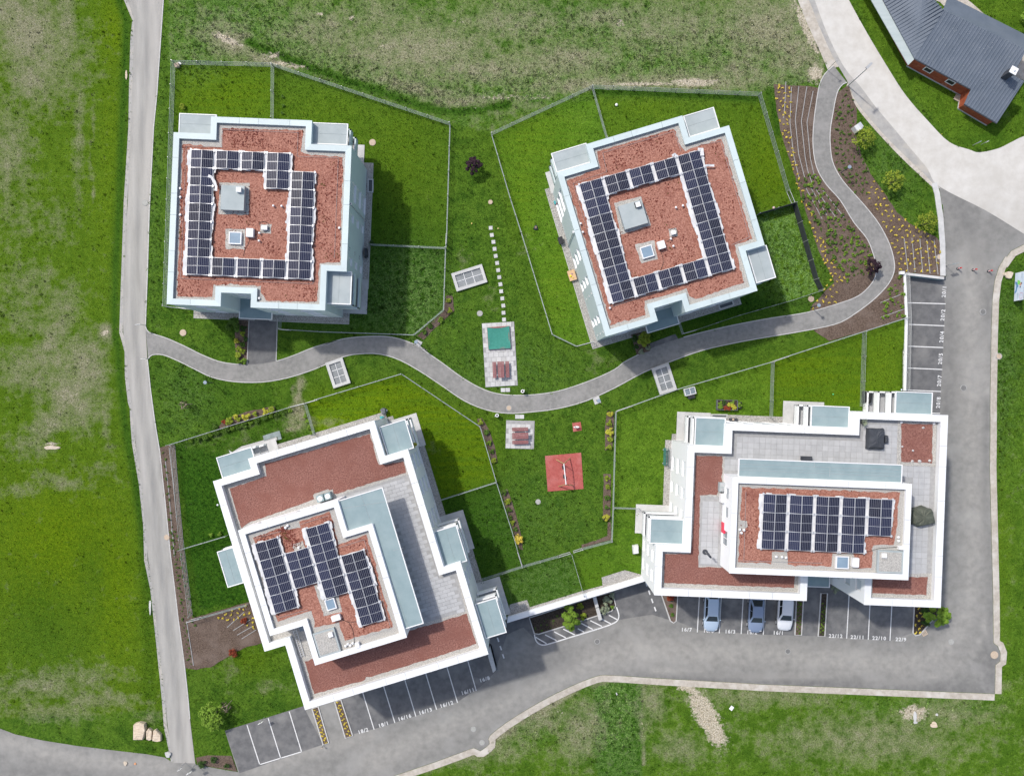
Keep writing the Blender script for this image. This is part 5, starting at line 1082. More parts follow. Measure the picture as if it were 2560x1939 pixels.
fence('fence across the lawn west of the stepped white block', px('SW', (1195, 186), (1495, 97)), hf=zt)
fence('fence above the bark bed with yellow plants, west of the stepped block', px('SW', (1330, 630), (1630, 545)), hf=zt)
fence('wire fence on the east side of the playground', [(1538, 1029), (1531.4, 1268), (1528, 1348)])
fence('wire fence south of the playground', [(1527, 1350), (1455, 1369)])
fence('wire fence running from the playground to the stepped white block', [(1394, 1388), (1306, 1413), (1206, 1445)])
fence('short fence from playground to the white covered grill', px('M2', (1066, 857), (1245, 864)))
fence('fence between two small lawns above the retaining wall', px('M2', (778, 1182), (862, 1468)))
fence('long wire fence between footpath and the raised planter garden', [(1577, 1014), (1690, 973), (1929, 904)])
fence('wire fence running up to the eastern parking wall', [(1965, 891), (2100, 847), (2262, 795)])
fence('fence across the lawn beside the raised planter', [(1928, 905), (1925, 1000), (1924, 1042)])
fence('fence across the lawn beside the black covered grill', [(2156, 830), (2150, 1014)])
def gate(label, a, b, h=1.1, hf=zg):
    A, B = gd(a, hf), gd(b, hf); r = empty('garden_gate', A, label, 'gate'); d = (B - A); L = d.length; u = d / L
    mb = MB()
    for z in (0.1, h): mb.bar(A + Vector((0, 0, z)), B + Vector((0, 0, z)), 0.03, 6)
    for p in (A, B): mb.bar(p, p + Vector((0, 0, h + 0.06)), 0.04, 6)
    mb.build('frame', M_alu, r); mb = MB(); k = int(L / 0.12)
    for i in range(1, k): p = A.lerp(B, i / k); mb.bar(p + Vector((0, 0, 0.1)), p + Vector((0, 0, h)), 0.010, 4)
    mb.build('bars', M_alu, r)
gate('white garden gate at the lane corner of the north-west garden', (452, 771), (494, 775))
gate('garden gate between the two light lawns east of the first building', px('A8', (886, 808))[0], px('A8', (883, 875))[0])
gate('garden gate beside the north-west entrance path', (703, 824), (727, 826))
gate('garden gate at the south-west corner of the tilted block', (1441, 866), (1482, 855))
gate('garden gate below the screened fence corner', px('B', (1665, 645))[0], px('B', (1698, 722))[0])
gate('garden gate beside the entrance canopy of the tilted block', (1705, 835), (1733, 827))
gate('left one of two gates beside the worn track to the shrub garden', px('W3', (1645, 214))[0], px('W3', (1770, 182))[0])
gate('right one of two gates beside the worn track, into the lime lawn', px('W3', (1785, 178))[0], px('W3', (1890, 147))[0])
gate('gate at the south end of the lime shrub by the playground', (1294, 1376), (1305, 1411))
gate('left one of the pair of gates south of the playground', px('M2', (690, 1193))[0], px('M2', (765, 1170))[0])
gate('right one of the pair of gates south of the playground', px('M2', (790, 1162))[0], px('M2', (848, 1143))[0])
gate('garden gate at the top of the playground fence', (1540, 1027), (1575, 1015))
gate('garden gate north of the raised planter garden', (1931, 903), (1963, 892))
gate('garden gate at the corner of the western bark bed', px('SW', (1245, 652))[0], px('SW', (1322, 632))[0], hf=zt)

# ------------------------------------------------------------------ courtyard furniture
def paved(label, corners, size, hf=z0f, off=True):
    w = rectify(gds(corners, hf))[0]; an = rectify(gds(corners, hf))[1]; c = np.mean(np.array(w), axis=0)
    o = sheet('paved_area', w, M_grout, 0.05, hf, 50); MASK.append(inset(w, -0.1)); pavers(o, inset(w, 0.02), an, size, 0.05, M_slab, th=0.04, off=off); return o, w, an
paved('', [(1200 + a / 4.76, 780 + b / 4.76) for a, b in ((22, 134), (402, 114), (452, 873), (66, 892))], (0.56, 0.56))
paved('', px('M2', (322, 250), (520, 257), (516, 453), (318, 447)), (0.56, 0.56))
slab_me = None
def plate(p, rz, label, name='stepping_stone', s=(0.42, 0.42), grp=None, hf=z0f):
    v = gd(p, hf); mb = MB(); mb.box((0, 0, 0.02), (s[0], s[1], 0.09)); o = mb.build(name, M_slab, local=True); o.location = v + Vector((0, 0, 0.01)); o.rotation_euler = (0, 0, rz)
    tag(o, label, 'paving slab', grp); MASK.append([(v.x - s[0] / 2, v.y - s[1] / 2), (v.x + s[0] / 2, v.y - s[1] / 2), (v.x + s[0] / 2, v.y + s[1] / 2), (v.x - s[0] / 2, v.y + s[1] / 2)]); return o
ordn = ['first', 'second', 'third', 'fourth', 'fifth', 'sixth', 'seventh', 'eighth', 'ninth', 'tenth', 'eleventh', 'twelfth', 'thirteenth', 'last']
for k, p in enumerate(px('M', (633, 195), (641, 245), (652, 293), (660, 342), (668, 391), (678, 440), (685, 490), (693, 539), (701, 588), (706, 637), (714, 687), (721, 737), (722, 787), (726, 834))):
    plate(p, 0.12 + random.uniform(-.05, .05), ('%s stepping stone from the north in the row to the sandbox' % ordn[k]) if k < 13 else 'stepping stone touching the paving of the sandbox', grp='stepping stones in the lawn')
for v, x, y, l in (('M', 719, 1325, 'left slab of the pair between picnic paving and footpath'), ('M', 752, 1324, 'right slab of the pair between picnic paving and footpath'), ('M', 819, 1511, 'left slab of the pair above the southern picnic table'), ('M', 850, 1511, 'right slab of the pair above the southern picnic table')):
    plate(px(v, (x, y))[0], 0.0, l, 'paving_slab', (0.5, 0.46))
plate(px('M', (127, 1000))[0], -0.5, 'tilted square slab under the lamp by the bark bed', 'paving_slab', (0.75, 0.7)); plate(px('M', (1373, 1395))[0], 0.35, 'square slab under the lamp south of the footpath', 'paving_slab', (0.75, 0.85))

def picnic(p, rz, label):
    v = gd(p, z0f); v.z = 0.09; r = empty('picnic_table', v, label, 'picnic table', 'picnic tables in the courtyard', rz)
    for k in range(5):
        mb = MB(); mb.box(((k - 2) * 0.145, 0, 0.75), (0.125, 1.85, 0.045)); mb.build('table_slat', M_table, r, local=True)
    for s in (-1, 1):
        for k in range(3):
            mb = MB(); mb.box((s * (0.60 + k * 0.14), 0, 0.45), (0.12, 1.85, 0.04)); mb.build('bench_slat', M_table, r, local=True)
    for y in (-0.62, 0.62):
        mb = MB(); mb.box((0, y, 0.70), (0.7, 0.06, 0.05)); mb.box((0, y, 0.40), (1.76, 0.06, 0.06)); mb.bar((-0.5, y, 0), (-0.15, y, 0.70), 0.03, 6); mb.bar((0.5, y, 0), (0.15, y, 0.70), 0.03, 6); mb.build('trestle', M_galv, r, local=True)
picnic((1252.5, 924), 0.04, 'red-brown picnic table beside the green covered sandbox'); picnic(px('M2', (420, 358))[0], math.pi / 2 + 0.02, 'red-brown picnic table on the small square paving')
sb = rectify([Vector(((q - CX) * H / F, (CY - r_) * H / F, 0)) for q, r_ in [(1200 + a / 4.76, 780 + b / 4.76) for a, b in ((82, 184), (350, 166), (368, 434), (104, 448))]])[0]
c = np.mean(np.array(sb), axis=0); r = empty('sandbox', (c[0], c[1], 0.09), 'square sandbox under a stretched green cover', 'sandbox')
I = inset(sb, 0.16)
for i in range(4):
    mb = MB(); mb.prism([sb[i], sb[(i + 1) % 4], I[(i + 1) % 4], I[i]], 0.09, 0.36); mb.build('side_board', M_table, r)
A_ = np.array(inset(sb, 0.02)); n = 14; V = []; Fc = []
for j in range(n + 1):
    for i in range(n + 1):
        s_, t_ = i / n, j / n; q = (A_[0] * (1 - s_) + A_[1] * s_) * (1 - t_) + (A_[3] * (1 - s_) + A_[2] * s_) * t_
        if j == 0: q = q + (A_[3] - A_[0]) * 0.06 * math.sin(math.pi * s_)
        V.append((q[0], q[1], 0.375 - 0.10 * math.sin(math.pi * s_) * math.sin(math.pi * t_) + 0.006 * math.sin(9 * s_ + 5 * t_)))
for j in range(n):
    for i in range(n): k = j * (n + 1) + i; Fc.append((k + n + 1, k + n + 2, k + 1, k))
mb = MB(); mb.add(V, Fc); mb.build('cover', M_green, r, smooth=True)

# swing on its red mat
w = xy(gds(px('M2', (593, 500), (845, 477), (862, 730), (612, 748)), z0f)); o = sheet('rubber_mat', w, M_red, 0.05, z0f, 50); MASK.append(w)
w = xy(gds(px('M2', (783, 270), (842, 263), (850, 322), (790, 332)), z0f)); o = sheet('rubber_mat', w, M_red, 0.05, z0f, 50); MASK.append(w)
b0, b1 = at(px('M2', (725, 555))[0], 2.2), at(px('M2', (740, 700))[0], 2.2); r = empty('swing', (b0.x, b0.y, 0.05), 'timber swing with white top bar on the large red mat', 'swing')
mb = MB(); mb.bar(b0, b1, 0.06, 10); mb.build('top_bar', M_rim, r)
for top, fs in ((b0, ((670, 525), (768, 516))), (b1, ((687, 712), (790, 706)))):
    for f in fs:
        g_ = gd(px('M2', f)[0], z0f); mb = MB(); mb.bar(g_, top, 0.055, 10); mb.build('leg', M_wood, r)
for t in (0.25, 0.70):
    p = b0.lerp(b1, t); s_ = MB(); s_.box((p.x - 0.05, p.y, 0.48), (0.20, 0.46, 0.05), 0.1); so_ = s_.build('seat', M_black, r); s_ = MB()
    for d in (-0.2, 0.2): s_.bar((p.x, p.y + d, 2.2), (p.x - 0.05, p.y + d, 0.48), 0.012, 5)
    s_.build('chain', M_galv, so_)
v = gd(px('M2', (815, 298))[0], z0f); r = empty('spring_rider', (v.x, v.y, 0.05), 'small white spring rider on the little red mat', 'spring rider')
mb = MB()
for k in range(24): a = k * 0.8; mb.bar((v.x + .09 * math.cos(a), v.y + .09 * math.sin(a), 0.06 + k * 0.014), (v.x + .09 * math.cos(a + .8), v.y + .09 * math.sin(a + .8), 0.06 + (k + 1) * 0.014), 0.014, 5)
mb.build('spring', M_galv, r); mb = MB(); mb.ball((v.x, v.y, 0.52), 0.17, 14, 8, (1.7, 0.75, 0.8)); mb.ball((v.x - 0.30, v.y, 0.74), 0.10, 10, 6, (1.3, .8, 1)); mb.bar((v.x - 0.2, v.y, 0.55), (v.x - 0.29, v.y, 0.74), 0.08, 8); mb.build('body', M_rim, r, smooth=True)
mb = MB(); mb.bar((v.x - 0.2, v.y - 0.2, 0.72), (v.x - 0.2, v.y + 0.2, 0.72), 0.018, 6); mb.build('handle', M_galv, r)

# litter bins, lamps
def bin_(p, label, an):
    v = gd(p, z0f); r = empty('litter_bin', v, label, 'litter bin', 'litter bins beside the footpath'); mb = MB()
    n = 20; R0, R1 = 0.20, 0.11
    mb.bar(v + Vector((0, 0, 0.35)), v + Vector((0, 0, 0.95)), R0, n); o = mb.build('barrel', M_rim, r)
    mb = MB(); mb.cyl((v.x, v.y, 0.952), R1, 0.006, 16); mb.build('opening', M_black, o)
    mb = MB(); q = v + Vector((0.26 * math.cos(an), 0.26 * math.sin(an), 0)); mb.bar(q, q + Vector((0, 0, 1.05)), 0.035, 8); mb.bar(q + Vector((0, 0, 0.7)), v + Vector((0, 0, 0.7)), 0.03, 6); mb.build('post', M_rim, r)
bin_(px('M', (855, 1333))[0], 'white round litter bin north of the footpath bend', 0.6); bin_(px('M', (678, 1500))[0], 'white round litter bin south of the footpath bend', 3.6)
def lamp(p, label, z=2.6, hf=z0f):
    h_ = at(p, z); g_ = float(hf(h_.x, h_.y)); r = empty('path_lamp', (h_.x, h_.y, g_), label, 'lamp', 'lamps along the footpath'); mb = MB(); mb.bar((h_.x, h_.y, g_), (h_.x, h_.y, z - 0.08), 0.05, 10); mb.build('post', M_anth, r)
    mb = MB(); mb.cyl((h_.x, h_.y, z - 0.10), 0.10, 0.04, 18, 0.21); mb.cyl((h_.x, h_.y, z - 0.06), 0.21, 0.05, 24, 0.19); mb.build('lamp_head', mat('lamp_blue_grey', (0.23, 0.29, 0.36), (0.27, 0.33, 0.40), 2.0, 0.5), r)
lamp(px('W30', (782, 648))[0], 'disc lamp on the lawn near the west lane'); lamp(px('M', (1388, 1400))[0], 'disc lamp standing on a slab south of the footpath'); lamp(px('M', (112, 990))[0], 'disc lamp standing on a tilted slab by the bark bed'); lamp(px('B5', (1998, 258))[0], 'disc lamp among yellow plants by the footpath'); lamp(px('Q', (985, 1418))[0], 'disc lamp in the mulch bed east of the curving path')
# garden spotlights / round covers
M_ring = mat('cover_ring', (0.30, 0.30, 0.29), (0.38, 0.38, 0.37), 5.0, 0.9)
def cover(p, rpx, label, m, hf=zg, name='manhole_cover', dz=0.05, ring=True, grp=None):
    v = gd(p, hf); rr = rpx * (H - v.z) / F; r = empty(name, v, label, 'manhole cover', grp); mb = MB(); mb.cyl((v.x, v.y, v.z + dz - 0.06), rr, 0.08, 28); mb.build('frame', M_ring if ring else m, r)
    mb = MB(); mb.cyl((v.x, v.y, v.z + dz + 0.01), rr * (0.78 if ring else 0.9), 0.02, 28); mb.build('lid', m, r)
M_lidb = mat('beige_lid', (0.46, 0.36, 0.27), (0.54, 0.44, 0.34), 6.0, 0.9); M_lidg = mat('grey_lid', (0.33, 0.33, 0.31), (0.42, 0.42, 0.39), 9.0, 0.9); M_lidd = mat('iron_lid', (0.13, 0.13, 0.13), (0.22, 0.22, 0.21), 12.0, 0.8)
cover(px('A', (1483, 353))[0], 8.2, 'beige manhole cover on the lawn beside the first building', M_lidb, z0f, ring=False); cover(px('N5', (1447, 953))[0], 8.2, 'beige manhole cover on the lawn near the lane junction', M_lidb, z0f, ring=False)
cover(px('M', (557, 791))[0], 7.2, 'grey manhole cover in the lawn left of the sandbox', M_lidg, z0f); cover(px('M', (760, 1450))[0], 7.2, 'ringed manhole cover in the footpath bend', M_lidb, z0f); cover(px('M2', (545, 820))[0], 6.6, 'grey manhole cover in the playground lawn', M_lidg, z0f)
cover(px('B5', (1915, 193))[0], 7.5, 'brown manhole cover at the corner of the weedy garden', M_lidb, z0f, ring=False); cover(px('W3', (447, 1455))[0], 6.8, 'beige manhole cover at the edge of the west lane', M_lidb, zt, ring=False); cover(px('N0', (1148, 1603))[0], 7.6, 'grey manhole cover in the west lane', M_lidg, zt)
cover(px('S19', (1962, 455))[0], 9.5, 'large beige manhole cover in the street corner bay', M_lidb, zt, ring=False); cover(px('S19', (232, 425))[0], 7, 'dark manhole cover in the street below the white car', M_lidd, zt); cover(px('S19', (1600, 345))[0], 7.5, 'pale manhole cover in the street near the corner shrub', M_lidg, zt)
cover(px('G', (1295, 718))[0], 7, 'dark manhole cover below the hatched island', M_lidd, zt); cover(px('C6', (1838, 1245))[0], 7, 'speckled manhole cover in the street near the verge', M_lidg, zt); cover(px('C6', (1917, 1368))[0], 7, 'speckled manhole cover in the verge notch', M_lidg, zt)
cover(px('E', (935, 508))[0], 8, 'dark manhole cover in the eastern street, northern one', M_lidd, zt); cover(px('E', (758, 1200))[0], 8, 'dark manhole cover in the eastern street, southern one', M_lidd, zt); cover(px('E', (1080, 912))[0], 8, 'pinkish manhole cover in the eastern verge', M_lidb, zt); cover(px('R', (702, 345))[0], 6.5, 'pinkish manhole cover by the flower bed kerb', M_lidb, z0f)
cover(px('M', (631, 15))[0], 5.5, 'round yellowish cover north of the stepping stones', M_lidb, z0f, ring=False)

# garage light shafts
def shaft(v_, corners, label):
    w, an = rectify(gds(px(v_, *corners), z0f)); c = np.mean(np.array(w), axis=0); r = empty('light_shaft', (c[0], c[1], 0), label, 'light shaft', 'light shafts of the underground garage'); I = inset(w, 0.34); MASK.append(w)
    mb = MB()
    for i in range(4): mb.prism([w[i], w[(i + 1) % 4], I[(i + 1) % 4], I[i]], -0.1, 0.34)
    mb.build('curb', M_conc, r); A = np.array(I); L0, L1 = np.linalg.norm(A[1] - A[0]), np.linalg.norm(A[2] - A[1]); nu, nv = (3, 2) if L0 > L1 else (2, 3)
    gl = mat('shaft_glass', (0.20, 0.215, 0.22), (0.27, 0.285, 0.29), 1.2, 0.15, spec=0.5)
    def Q(s, t): return tuple((A[0] * (1 - s) + A[1] * s) * (1 - t) + (A[3] * (1 - s) + A[2] * s) * t)
    for i in range(nu):
        for j in range(nv):
            e = 0.02; mb = MB(); mb.prism([Q((i + e) / nu, (j + e) / nv), Q((i + 1 - e) / nu, (j + e) / nv), Q((i + 1 - e) / nu, (j + 1 - e) / nv), Q((i + e) / nu, (j + 1 - e) / nv)], 0.12, 0.15); mb.build('pane', gl, r)
    mb = MB()
    for i in range(1, nu): a, b = Q(i / nu, 0), Q(i / nu, 1); mb.bar((*a, 0.17), (*b, 0.17), 0.035, 6)
    for j in range(1, nv): a, b = Q(0, j / nv), Q(1, j / nv); mb.bar((*a, 0.17), (*b, 0.17), 0.035, 6)
    mb.build('glazing_bar', M_rim, r)
shaft('M', ((358, 517), (572, 448), (610, 575), (397, 640)), 'glazed garage light shaft left of the stepping stones'); shaft('W30', ((1895, 468), (2055, 420), (2128, 650), (1975, 705)), 'glazed garage light shaft south of the western footpath bend'); shaft('B5', ((283, 910), (450, 842), (538, 1120), (360, 1172)), 'glazed garage light shaft south of the tilted block')

# ------------------------------------------------------------------ things standing in the gardens and on the terraces
def boxes(name, label, cat, parts, p, rz, z=None, hf=zg, grp=None):
    """parts: (name, material, [boxes (cx,cy,cz,sx,sy,sz)])"""
    v = gd(p, hf) if z is None else at(p, z); r = empty(name, v, label, cat, grp, rz)
    for nm, m, bs in parts:
        mb = MB()
        for b in bs: mb.box(b[:3], b[3:6])
        o = mb.build(nm, m, r, local=True)
        if max(b[5] for b in bs) > 0.2:
            bv = o.modifiers.new('b', 'BEVEL'); bv.width = min(0.05, min(b[3] for b in bs) * 0.2); bv.segments = 2
    return r
def drape(name, label, cat, outline, z, h, m, legs=None, sag=0.1, seed=1, hf=None):
    """cloth or tarpaulin cover pulled over furniture: pyramid-like folds"""
    W_ = [at(p, z + h * 0.5) for p in outline]; c = sum(W_, Vector()) / len(W_); rnd = random.Random(seed); n = len(W_)
    mb = MB(); rings = ((1.04, 0.0), (1.0, 0.35), (0.93, 0.75), (0.80, 0.93), (0.4, 1.0)); V = []; m_ = n * 5
    for f, hz in rings:
        for i in range(m_):
            a, b = W_[i // 5], W_[(i // 5 + 1) % n]; q = a.lerp(b, (i % 5) / 5); q = c.lerp(q, f * (1 + rnd.uniform(-.02, .03)))
            V.append((q.x, q.y, z + h * hz * (1 + rnd.uniform(-.06, .03)) + (0 if hz else 0)))
    V.append((c.x, c.y, z + h * 1.02)); Fc = []
    for k in range(len(rings) - 1):
        for i in range(m_): j = (i + 1) % m_; Fc.append((k * m_ + i, k * m_ + j, (k + 1) * m_ + j, (k + 1) * m_ + i))
    for i in range(m_): Fc.append(((len(rings) - 1) * m_ + i, (len(rings) - 1) * m_ + (i + 1) % m_, len(V) - 1))
    ar = sum(W_[i].x * W_[(i + 1) % n].y - W_[(i + 1) % n].x * W_[i].y for i in range(n))
    mb.add(V, Fc if ar > 0 else [f[::-1] for f in Fc]); o = mb.build(name, m, loc=(c.x, c.y, z)); tag(o, label, cat); return o
# roof terrace of the south-east building
TZ = RC + 0.04
drape('furniture_cover', 'large black fabric cover over lounge furniture on the roof terrace', 'cover', px('D3', (1282, 578), (1462, 584), (1455, 806), (1275, 800)), TZ, 0.85, M_anth, seed=3)
drape('furniture_cover', 'small black cover on the side of the covered lounge furniture', 'cover', px('D3', (1462, 655), (1502, 656), (1499, 740), (1460, 738)), TZ, 0.55, M_anth, seed=4)
drape('tarpaulin', 'olive green tarpaulin over furniture beside the upper storey', 'tarpaulin', px('D4', (1760, 410), (1890, 375), (1985, 410), (2015, 560), (1835, 600), (1762, 570)), TZ, 1.0, mat('olive_tarp', (0.075, 0.083, 0.062), (0.115, 0.125, 0.095), 2.0, 0.55, 0.5, 5), seed=5)
boxes('terrace_bench', 'dark grey terrace bench pushed against the terrace canopy', 'bench', [('seat', M_anth, [(0, 0, .42, 1.1, .45, .08)]), ('leg', M_anth, [(-.5, 0, .2, .06, .4, .4)]), ('leg', M_anth, [(.5, 0, .2, .06, .4, .4)]), ('armrest', M_anth, [(-.6, 0, .55, .1, .4, .06)])], px('D3', (590, 905))[0], -0.04, TZ)
boxes('air_conditioner', 'grey air conditioner unit beside the upper storey on red gravel', 'air conditioner', [('casing', M_memb, [(0, 0, .4, .75, .95, .8)]), ('grille', M_galv, [(-.0, .23, .81, .55, .36, .03), (0, -.23, .81, .55, .36, .03)])], px('D1', (1490, 1365))[0], -0.04, RC)
boxes('cabinet', 'slim white cabinet on the small terrace below the air conditioner', 'cabinet', [('casing', M_rim, [(0, 0, .45, .5, .95, .9)]), ('door', M_rim, [(-.26, 0, .45, .02, .85, .8)])], px('D1', (1497, 1555))[0], -0.04, TZ)
boxes('surfboard', 'pink-red board leaning at the wall of the small terrace', 'board', [('board', mat('pink_red', (0.75, 0.03, 0.08), (0.8, 0.05, 0.1), 3, 0.4), [(0, 0, .5, .22, 1.1, 1.0)]), ('edge', mat('orange_edge', (0.8, 0.3, 0.15), (0.8, 0.35, 0.2), 3, .5), [(.13, 0, .5, .03, 1.05, .95)])], px('D2', (1517, 425))[0], -0.04, TZ)
a_, b_ = at(px('D2', (1285, 860))[0], RC + 1.9), at(px('D2', (1330, 915))[0], RC + 1.9); c_ = (a_ + b_) / 2; r = empty('parasol', (c_.x, c_.y, TZ), 'closed dark grey parasol lying over its stand on the small terrace', 'parasol')
mb = MB(); mb.bar((c_.x, c_.y, TZ), (c_.x, c_.y, RC + 1.75), 0.03, 8); mb.build('pole', M_galv, r); mb = MB(); mb.bar((a_.x, a_.y, RC + 1.9), (b_.x, b_.y, RC + 1.9), 0.13, 12, 0.11); mb.ball((a_.x, a_.y, RC + 1.9), 0.13, 10, 6); mb.ball((b_.x, b_.y, RC + 1.9), 0.11, 10, 6); mb.build('folded_canopy', M_anth, r, smooth=True); mb = MB(); mb.cyl((c_.x, c_.y, TZ), 0.28, 0.08, 16); mb.build('foot', M_anth, r)
for k, (x, y, s_, l) in enumerate(((1893, 570, .16, 'white stone in the upper corner of the red roof patch'), (1662, 778, .12, 'white stone at the left edge of the red roof patch'), (1780, 823, .13, 'small white stone amid the red roof patch'), (1773, 937, .15, 'white stone on the lower edge of the red roof patch, left one'), (1852, 940, .21, 'largest white stone on the lower edge of the red roof patch'), (1965, 934, .18, 'white stone in the lower right corner of the red roof patch'))):
    v = at(px('D3', (x, y))[0], RC + 0.06); mb = MB(); mb.ball((0, 0, 0), s_, 7, 5, (1, .8, .6)); mb.v = [tuple(c * (1 + random.uniform(-.15, .15)) for c in q) for q in mb.v]; o = mb.build('stone', M_conc, loc=(0, 0, 0)); o.location = v; tag(o, l, 'stone', 'stones on the red roof patch')
# gardens
dk = mat('dark_timber', (0.11, 0.115, 0.13), (0.15, 0.155, 0.17), 4, 0.8)
RB = boxes('raised_planter', 'dark timber raised planter with lettuce and red leaves', 'planter', [('side_board', dk, [(0, .56, .3, 2.35, .07, .6)]), ('side_board', dk, [(0, -.56, .3, 2.35, .07, .6)]), ('side_board', dk, [(1.14, 0, .3, .07, 1.05, .6)]), ('side_board', dk, [(-1.14, 0, .3, .07, 1.05, .6)]), ('soil', M_soil, [(0, 0, .26, 2.2, 1.05, .52)])], [(1670 + 732 / 5.028, 950 + 312 / 5.028)][0], -0.03)
RBL = RB.location.copy()
boxes('plant_tub', 'small black tub standing against the raised planter', 'planter', [('tub', M_black, [(0, 0, .18, .5, .8, .36)])], (1670 + 887 / 5.028, 950 + 315 / 5.028), -0.03)
wh = M_rim
boxes('cold_frame', 'white framed cold frame with two panes beside the fence', 'cold frame', [('frame', wh, [(-.6, 0, .3, .07, .8, .6), (.6, 0, .3, .07, .8, .6), (0, .38, .3, 1.2, .07, .6), (0, -.38, .3, 1.2, .07, .6), (0, 0, .57, .07, .75, .06)]), ('pane', M_glass, [(-.3, 0, .56, .5, .68, .03)]), ('pane', M_glass, [(.3, 0, .56, .5, .68, .03)])], (1670 + 265 / 5.028, 950 + 140 / 5.028), 0.25)
boxes('storage_box', 'black storage box below the white cold frame', 'box', [('body', M_anth, [(0, 0, .2, .75, .42, .4)]), ('lid', M_black, [(0, 0, .42, .8, .46, .05)])], (1670 + 285 / 5.028, 950 + 205 / 5.028), 0.25)
gb = mat('green_bench', (0.03, 0.13, 0.11), (0.05, 0.17, 0.14), 3, 0.5)
boxes('garden_bench', 'dark green garden bench on the lawn west of the white block', 'bench', [('seat_slat', gb, [(-.05, 0, .45, .09, 2.0, .03)]), ('seat_slat', gb, [(-.16, 0, .45, .09, 2.0, .03)]), ('seat_slat', gb, [(-.27, 0, .45, .09, 2.0, .03)]), ('backrest', gb, [(.12, 0, .7, .04, 2.0, .25)]), ('leg', M_conc, [(-.1, .78, .22, .55, .08, .44)]), ('leg', M_conc, [(-.1, -.78, .22, .55, .08, .44)])], px('D1', (515, 840))[0], -0.03)
drape('crumpled_tarp', 'crumpled grey tarpaulin on the gravel behind the green bench', 'tarpaulin', px('D1', (570, 700), (640, 705), (628, 850), (618, 1040), (555, 1045), (565, 850)), 0.05, 0.28, mat('grey_tarp', (0.27, 0.275, 0.28), (0.40, 0.405, 0.41), 5.0, 0.6, 1.0, 9), seed=8)
drape('grill_cover', 'white covered grill on the gravel beside the corner lawn', 'cover', px('D2', (75, 735), (165, 720), (170, 850), (85, 865)), 0.05, 0.95, M_rim, seed=9)
drape('grill_cover', 'black covered grill beside the north-east balcony of the white block', 'cover', px('D3', (1240, 165), (1318, 170), (1310, 300), (1232, 298)), 0.05, 1.05, M_black, seed=10)
drape('grill_cover', 'grey covered grill on gravel at the lime lawn', 'cover', px('C4', (1100, 540), (1130, 512), (1185, 520), (1198, 590), (1130, 618)), 0.05, 0.95, mat('grey_cover', (0.13, 0.14, 0.16), (0.18, 0.19, 0.21), 3, .6), seed=11)
drape('grill_cover', 'black covered grill leaning at the east wall of the first building', 'cover', px('A3', (290, 945), (325, 955), (330, 1065), (288, 1085)), 0.05, 0.95, M_anth, seed=12)
mb = MB(); v = gd(px('C4', (1205, 552))[0], z0f); mb.bar((0, 0, 0), (0, 0, .3), .09, 14, .12); o = mb.build('bucket', M_rim, local=True); o.location = v; tag(o, 'small white bucket beside the grey covered grill', 'bucket')
mb = MB(); v = gd(px('C4', (1120, 662))[0], z0f); mb.bar((0, 0, 0), (0, 0, .3), .12, 12, .16); mb.box((.2, .05, .1), (.2, .15, .2)); o = mb.build('watering_can', mat('teal_plastic', (.05, .30, .32), None, 3, .4), local=True); o.location = v; tag(o, 'teal watering can on the gravel by the white block', 'watering can')
def mower(p, label, rz):
    v = gd(p, z0f); r = empty('robot_mower', v, label, 'robot mower', None, rz); mb = MB(); mb.ball((0, 0, .12), .22, 14, 7, (1.3, 1, .65)); mb.build('body', M_anth, r, local=True, smooth=True); mb = MB(); mb.box((0.02, 0, .262), (.16, .18, .03)); mb.build('hatch', mat('tan_hatch', (.30, .20, .13), None, 3, .5), r, local=True)
    for s in (-1, 1): mb = MB(); mb.bar((-.14, s * .19, .1), (-.14, s * .25, .1), .1, 14); mb.build('wheel', M_black, r, local=True)
mower(px('B', (50, 875))[0], 'dark robot mower on the lawn west of the tilted block', 1.4)
boxes('mower_garage', 'dark grey box at the west wall of the tilted block', 'box', [('body', M_anth, [(0, 0, .28, .5, .75, .5)]), ('lid', M_black, [(0, 0, .55, .55, .8, .05)])], px('B1', (285, 1465))[0], 0.28)
boxes('sand_table', 'wooden sand table with yellow toys west of the tilted block', 'sand table', [('tray', mat('pale_wood', (.55, .36, .20), (.62, .42, .25), 4, .7), [(0, 0, .42, .85, 1.2, .12), (.36, .5, .18, .07, .07, .36), (-.36, .5, .18, .07, .07, .36), (.36, -.5, .18, .07, .07, .36), (-.36, -.5, .18, .07, .07, .36)])], px('B2', (475, 535))[0], 0.30)
for x, y, cx_, l in ((458, 540, (.85, .68, .01), 'round yellow toy on the wooden sand table'), (478, 505, (.16, .04, .25), 'purple toy on the wooden sand table'), (490, 565, (.8, .62, .05), 'small yellow toy at the edge of the sand table')):
    v = at(px('B2', (x, y))[0], .49); mb = MB(); mb.ball((0, 0, .05), .12 if x == 458 else .07, 10, 6, (1, 1, .6)); o = mb.build('toy', mat('toy_%d' % x, cx_, None, 3, .4), local=True, smooth=True); o.location = v; tag(o, l, 'toy')
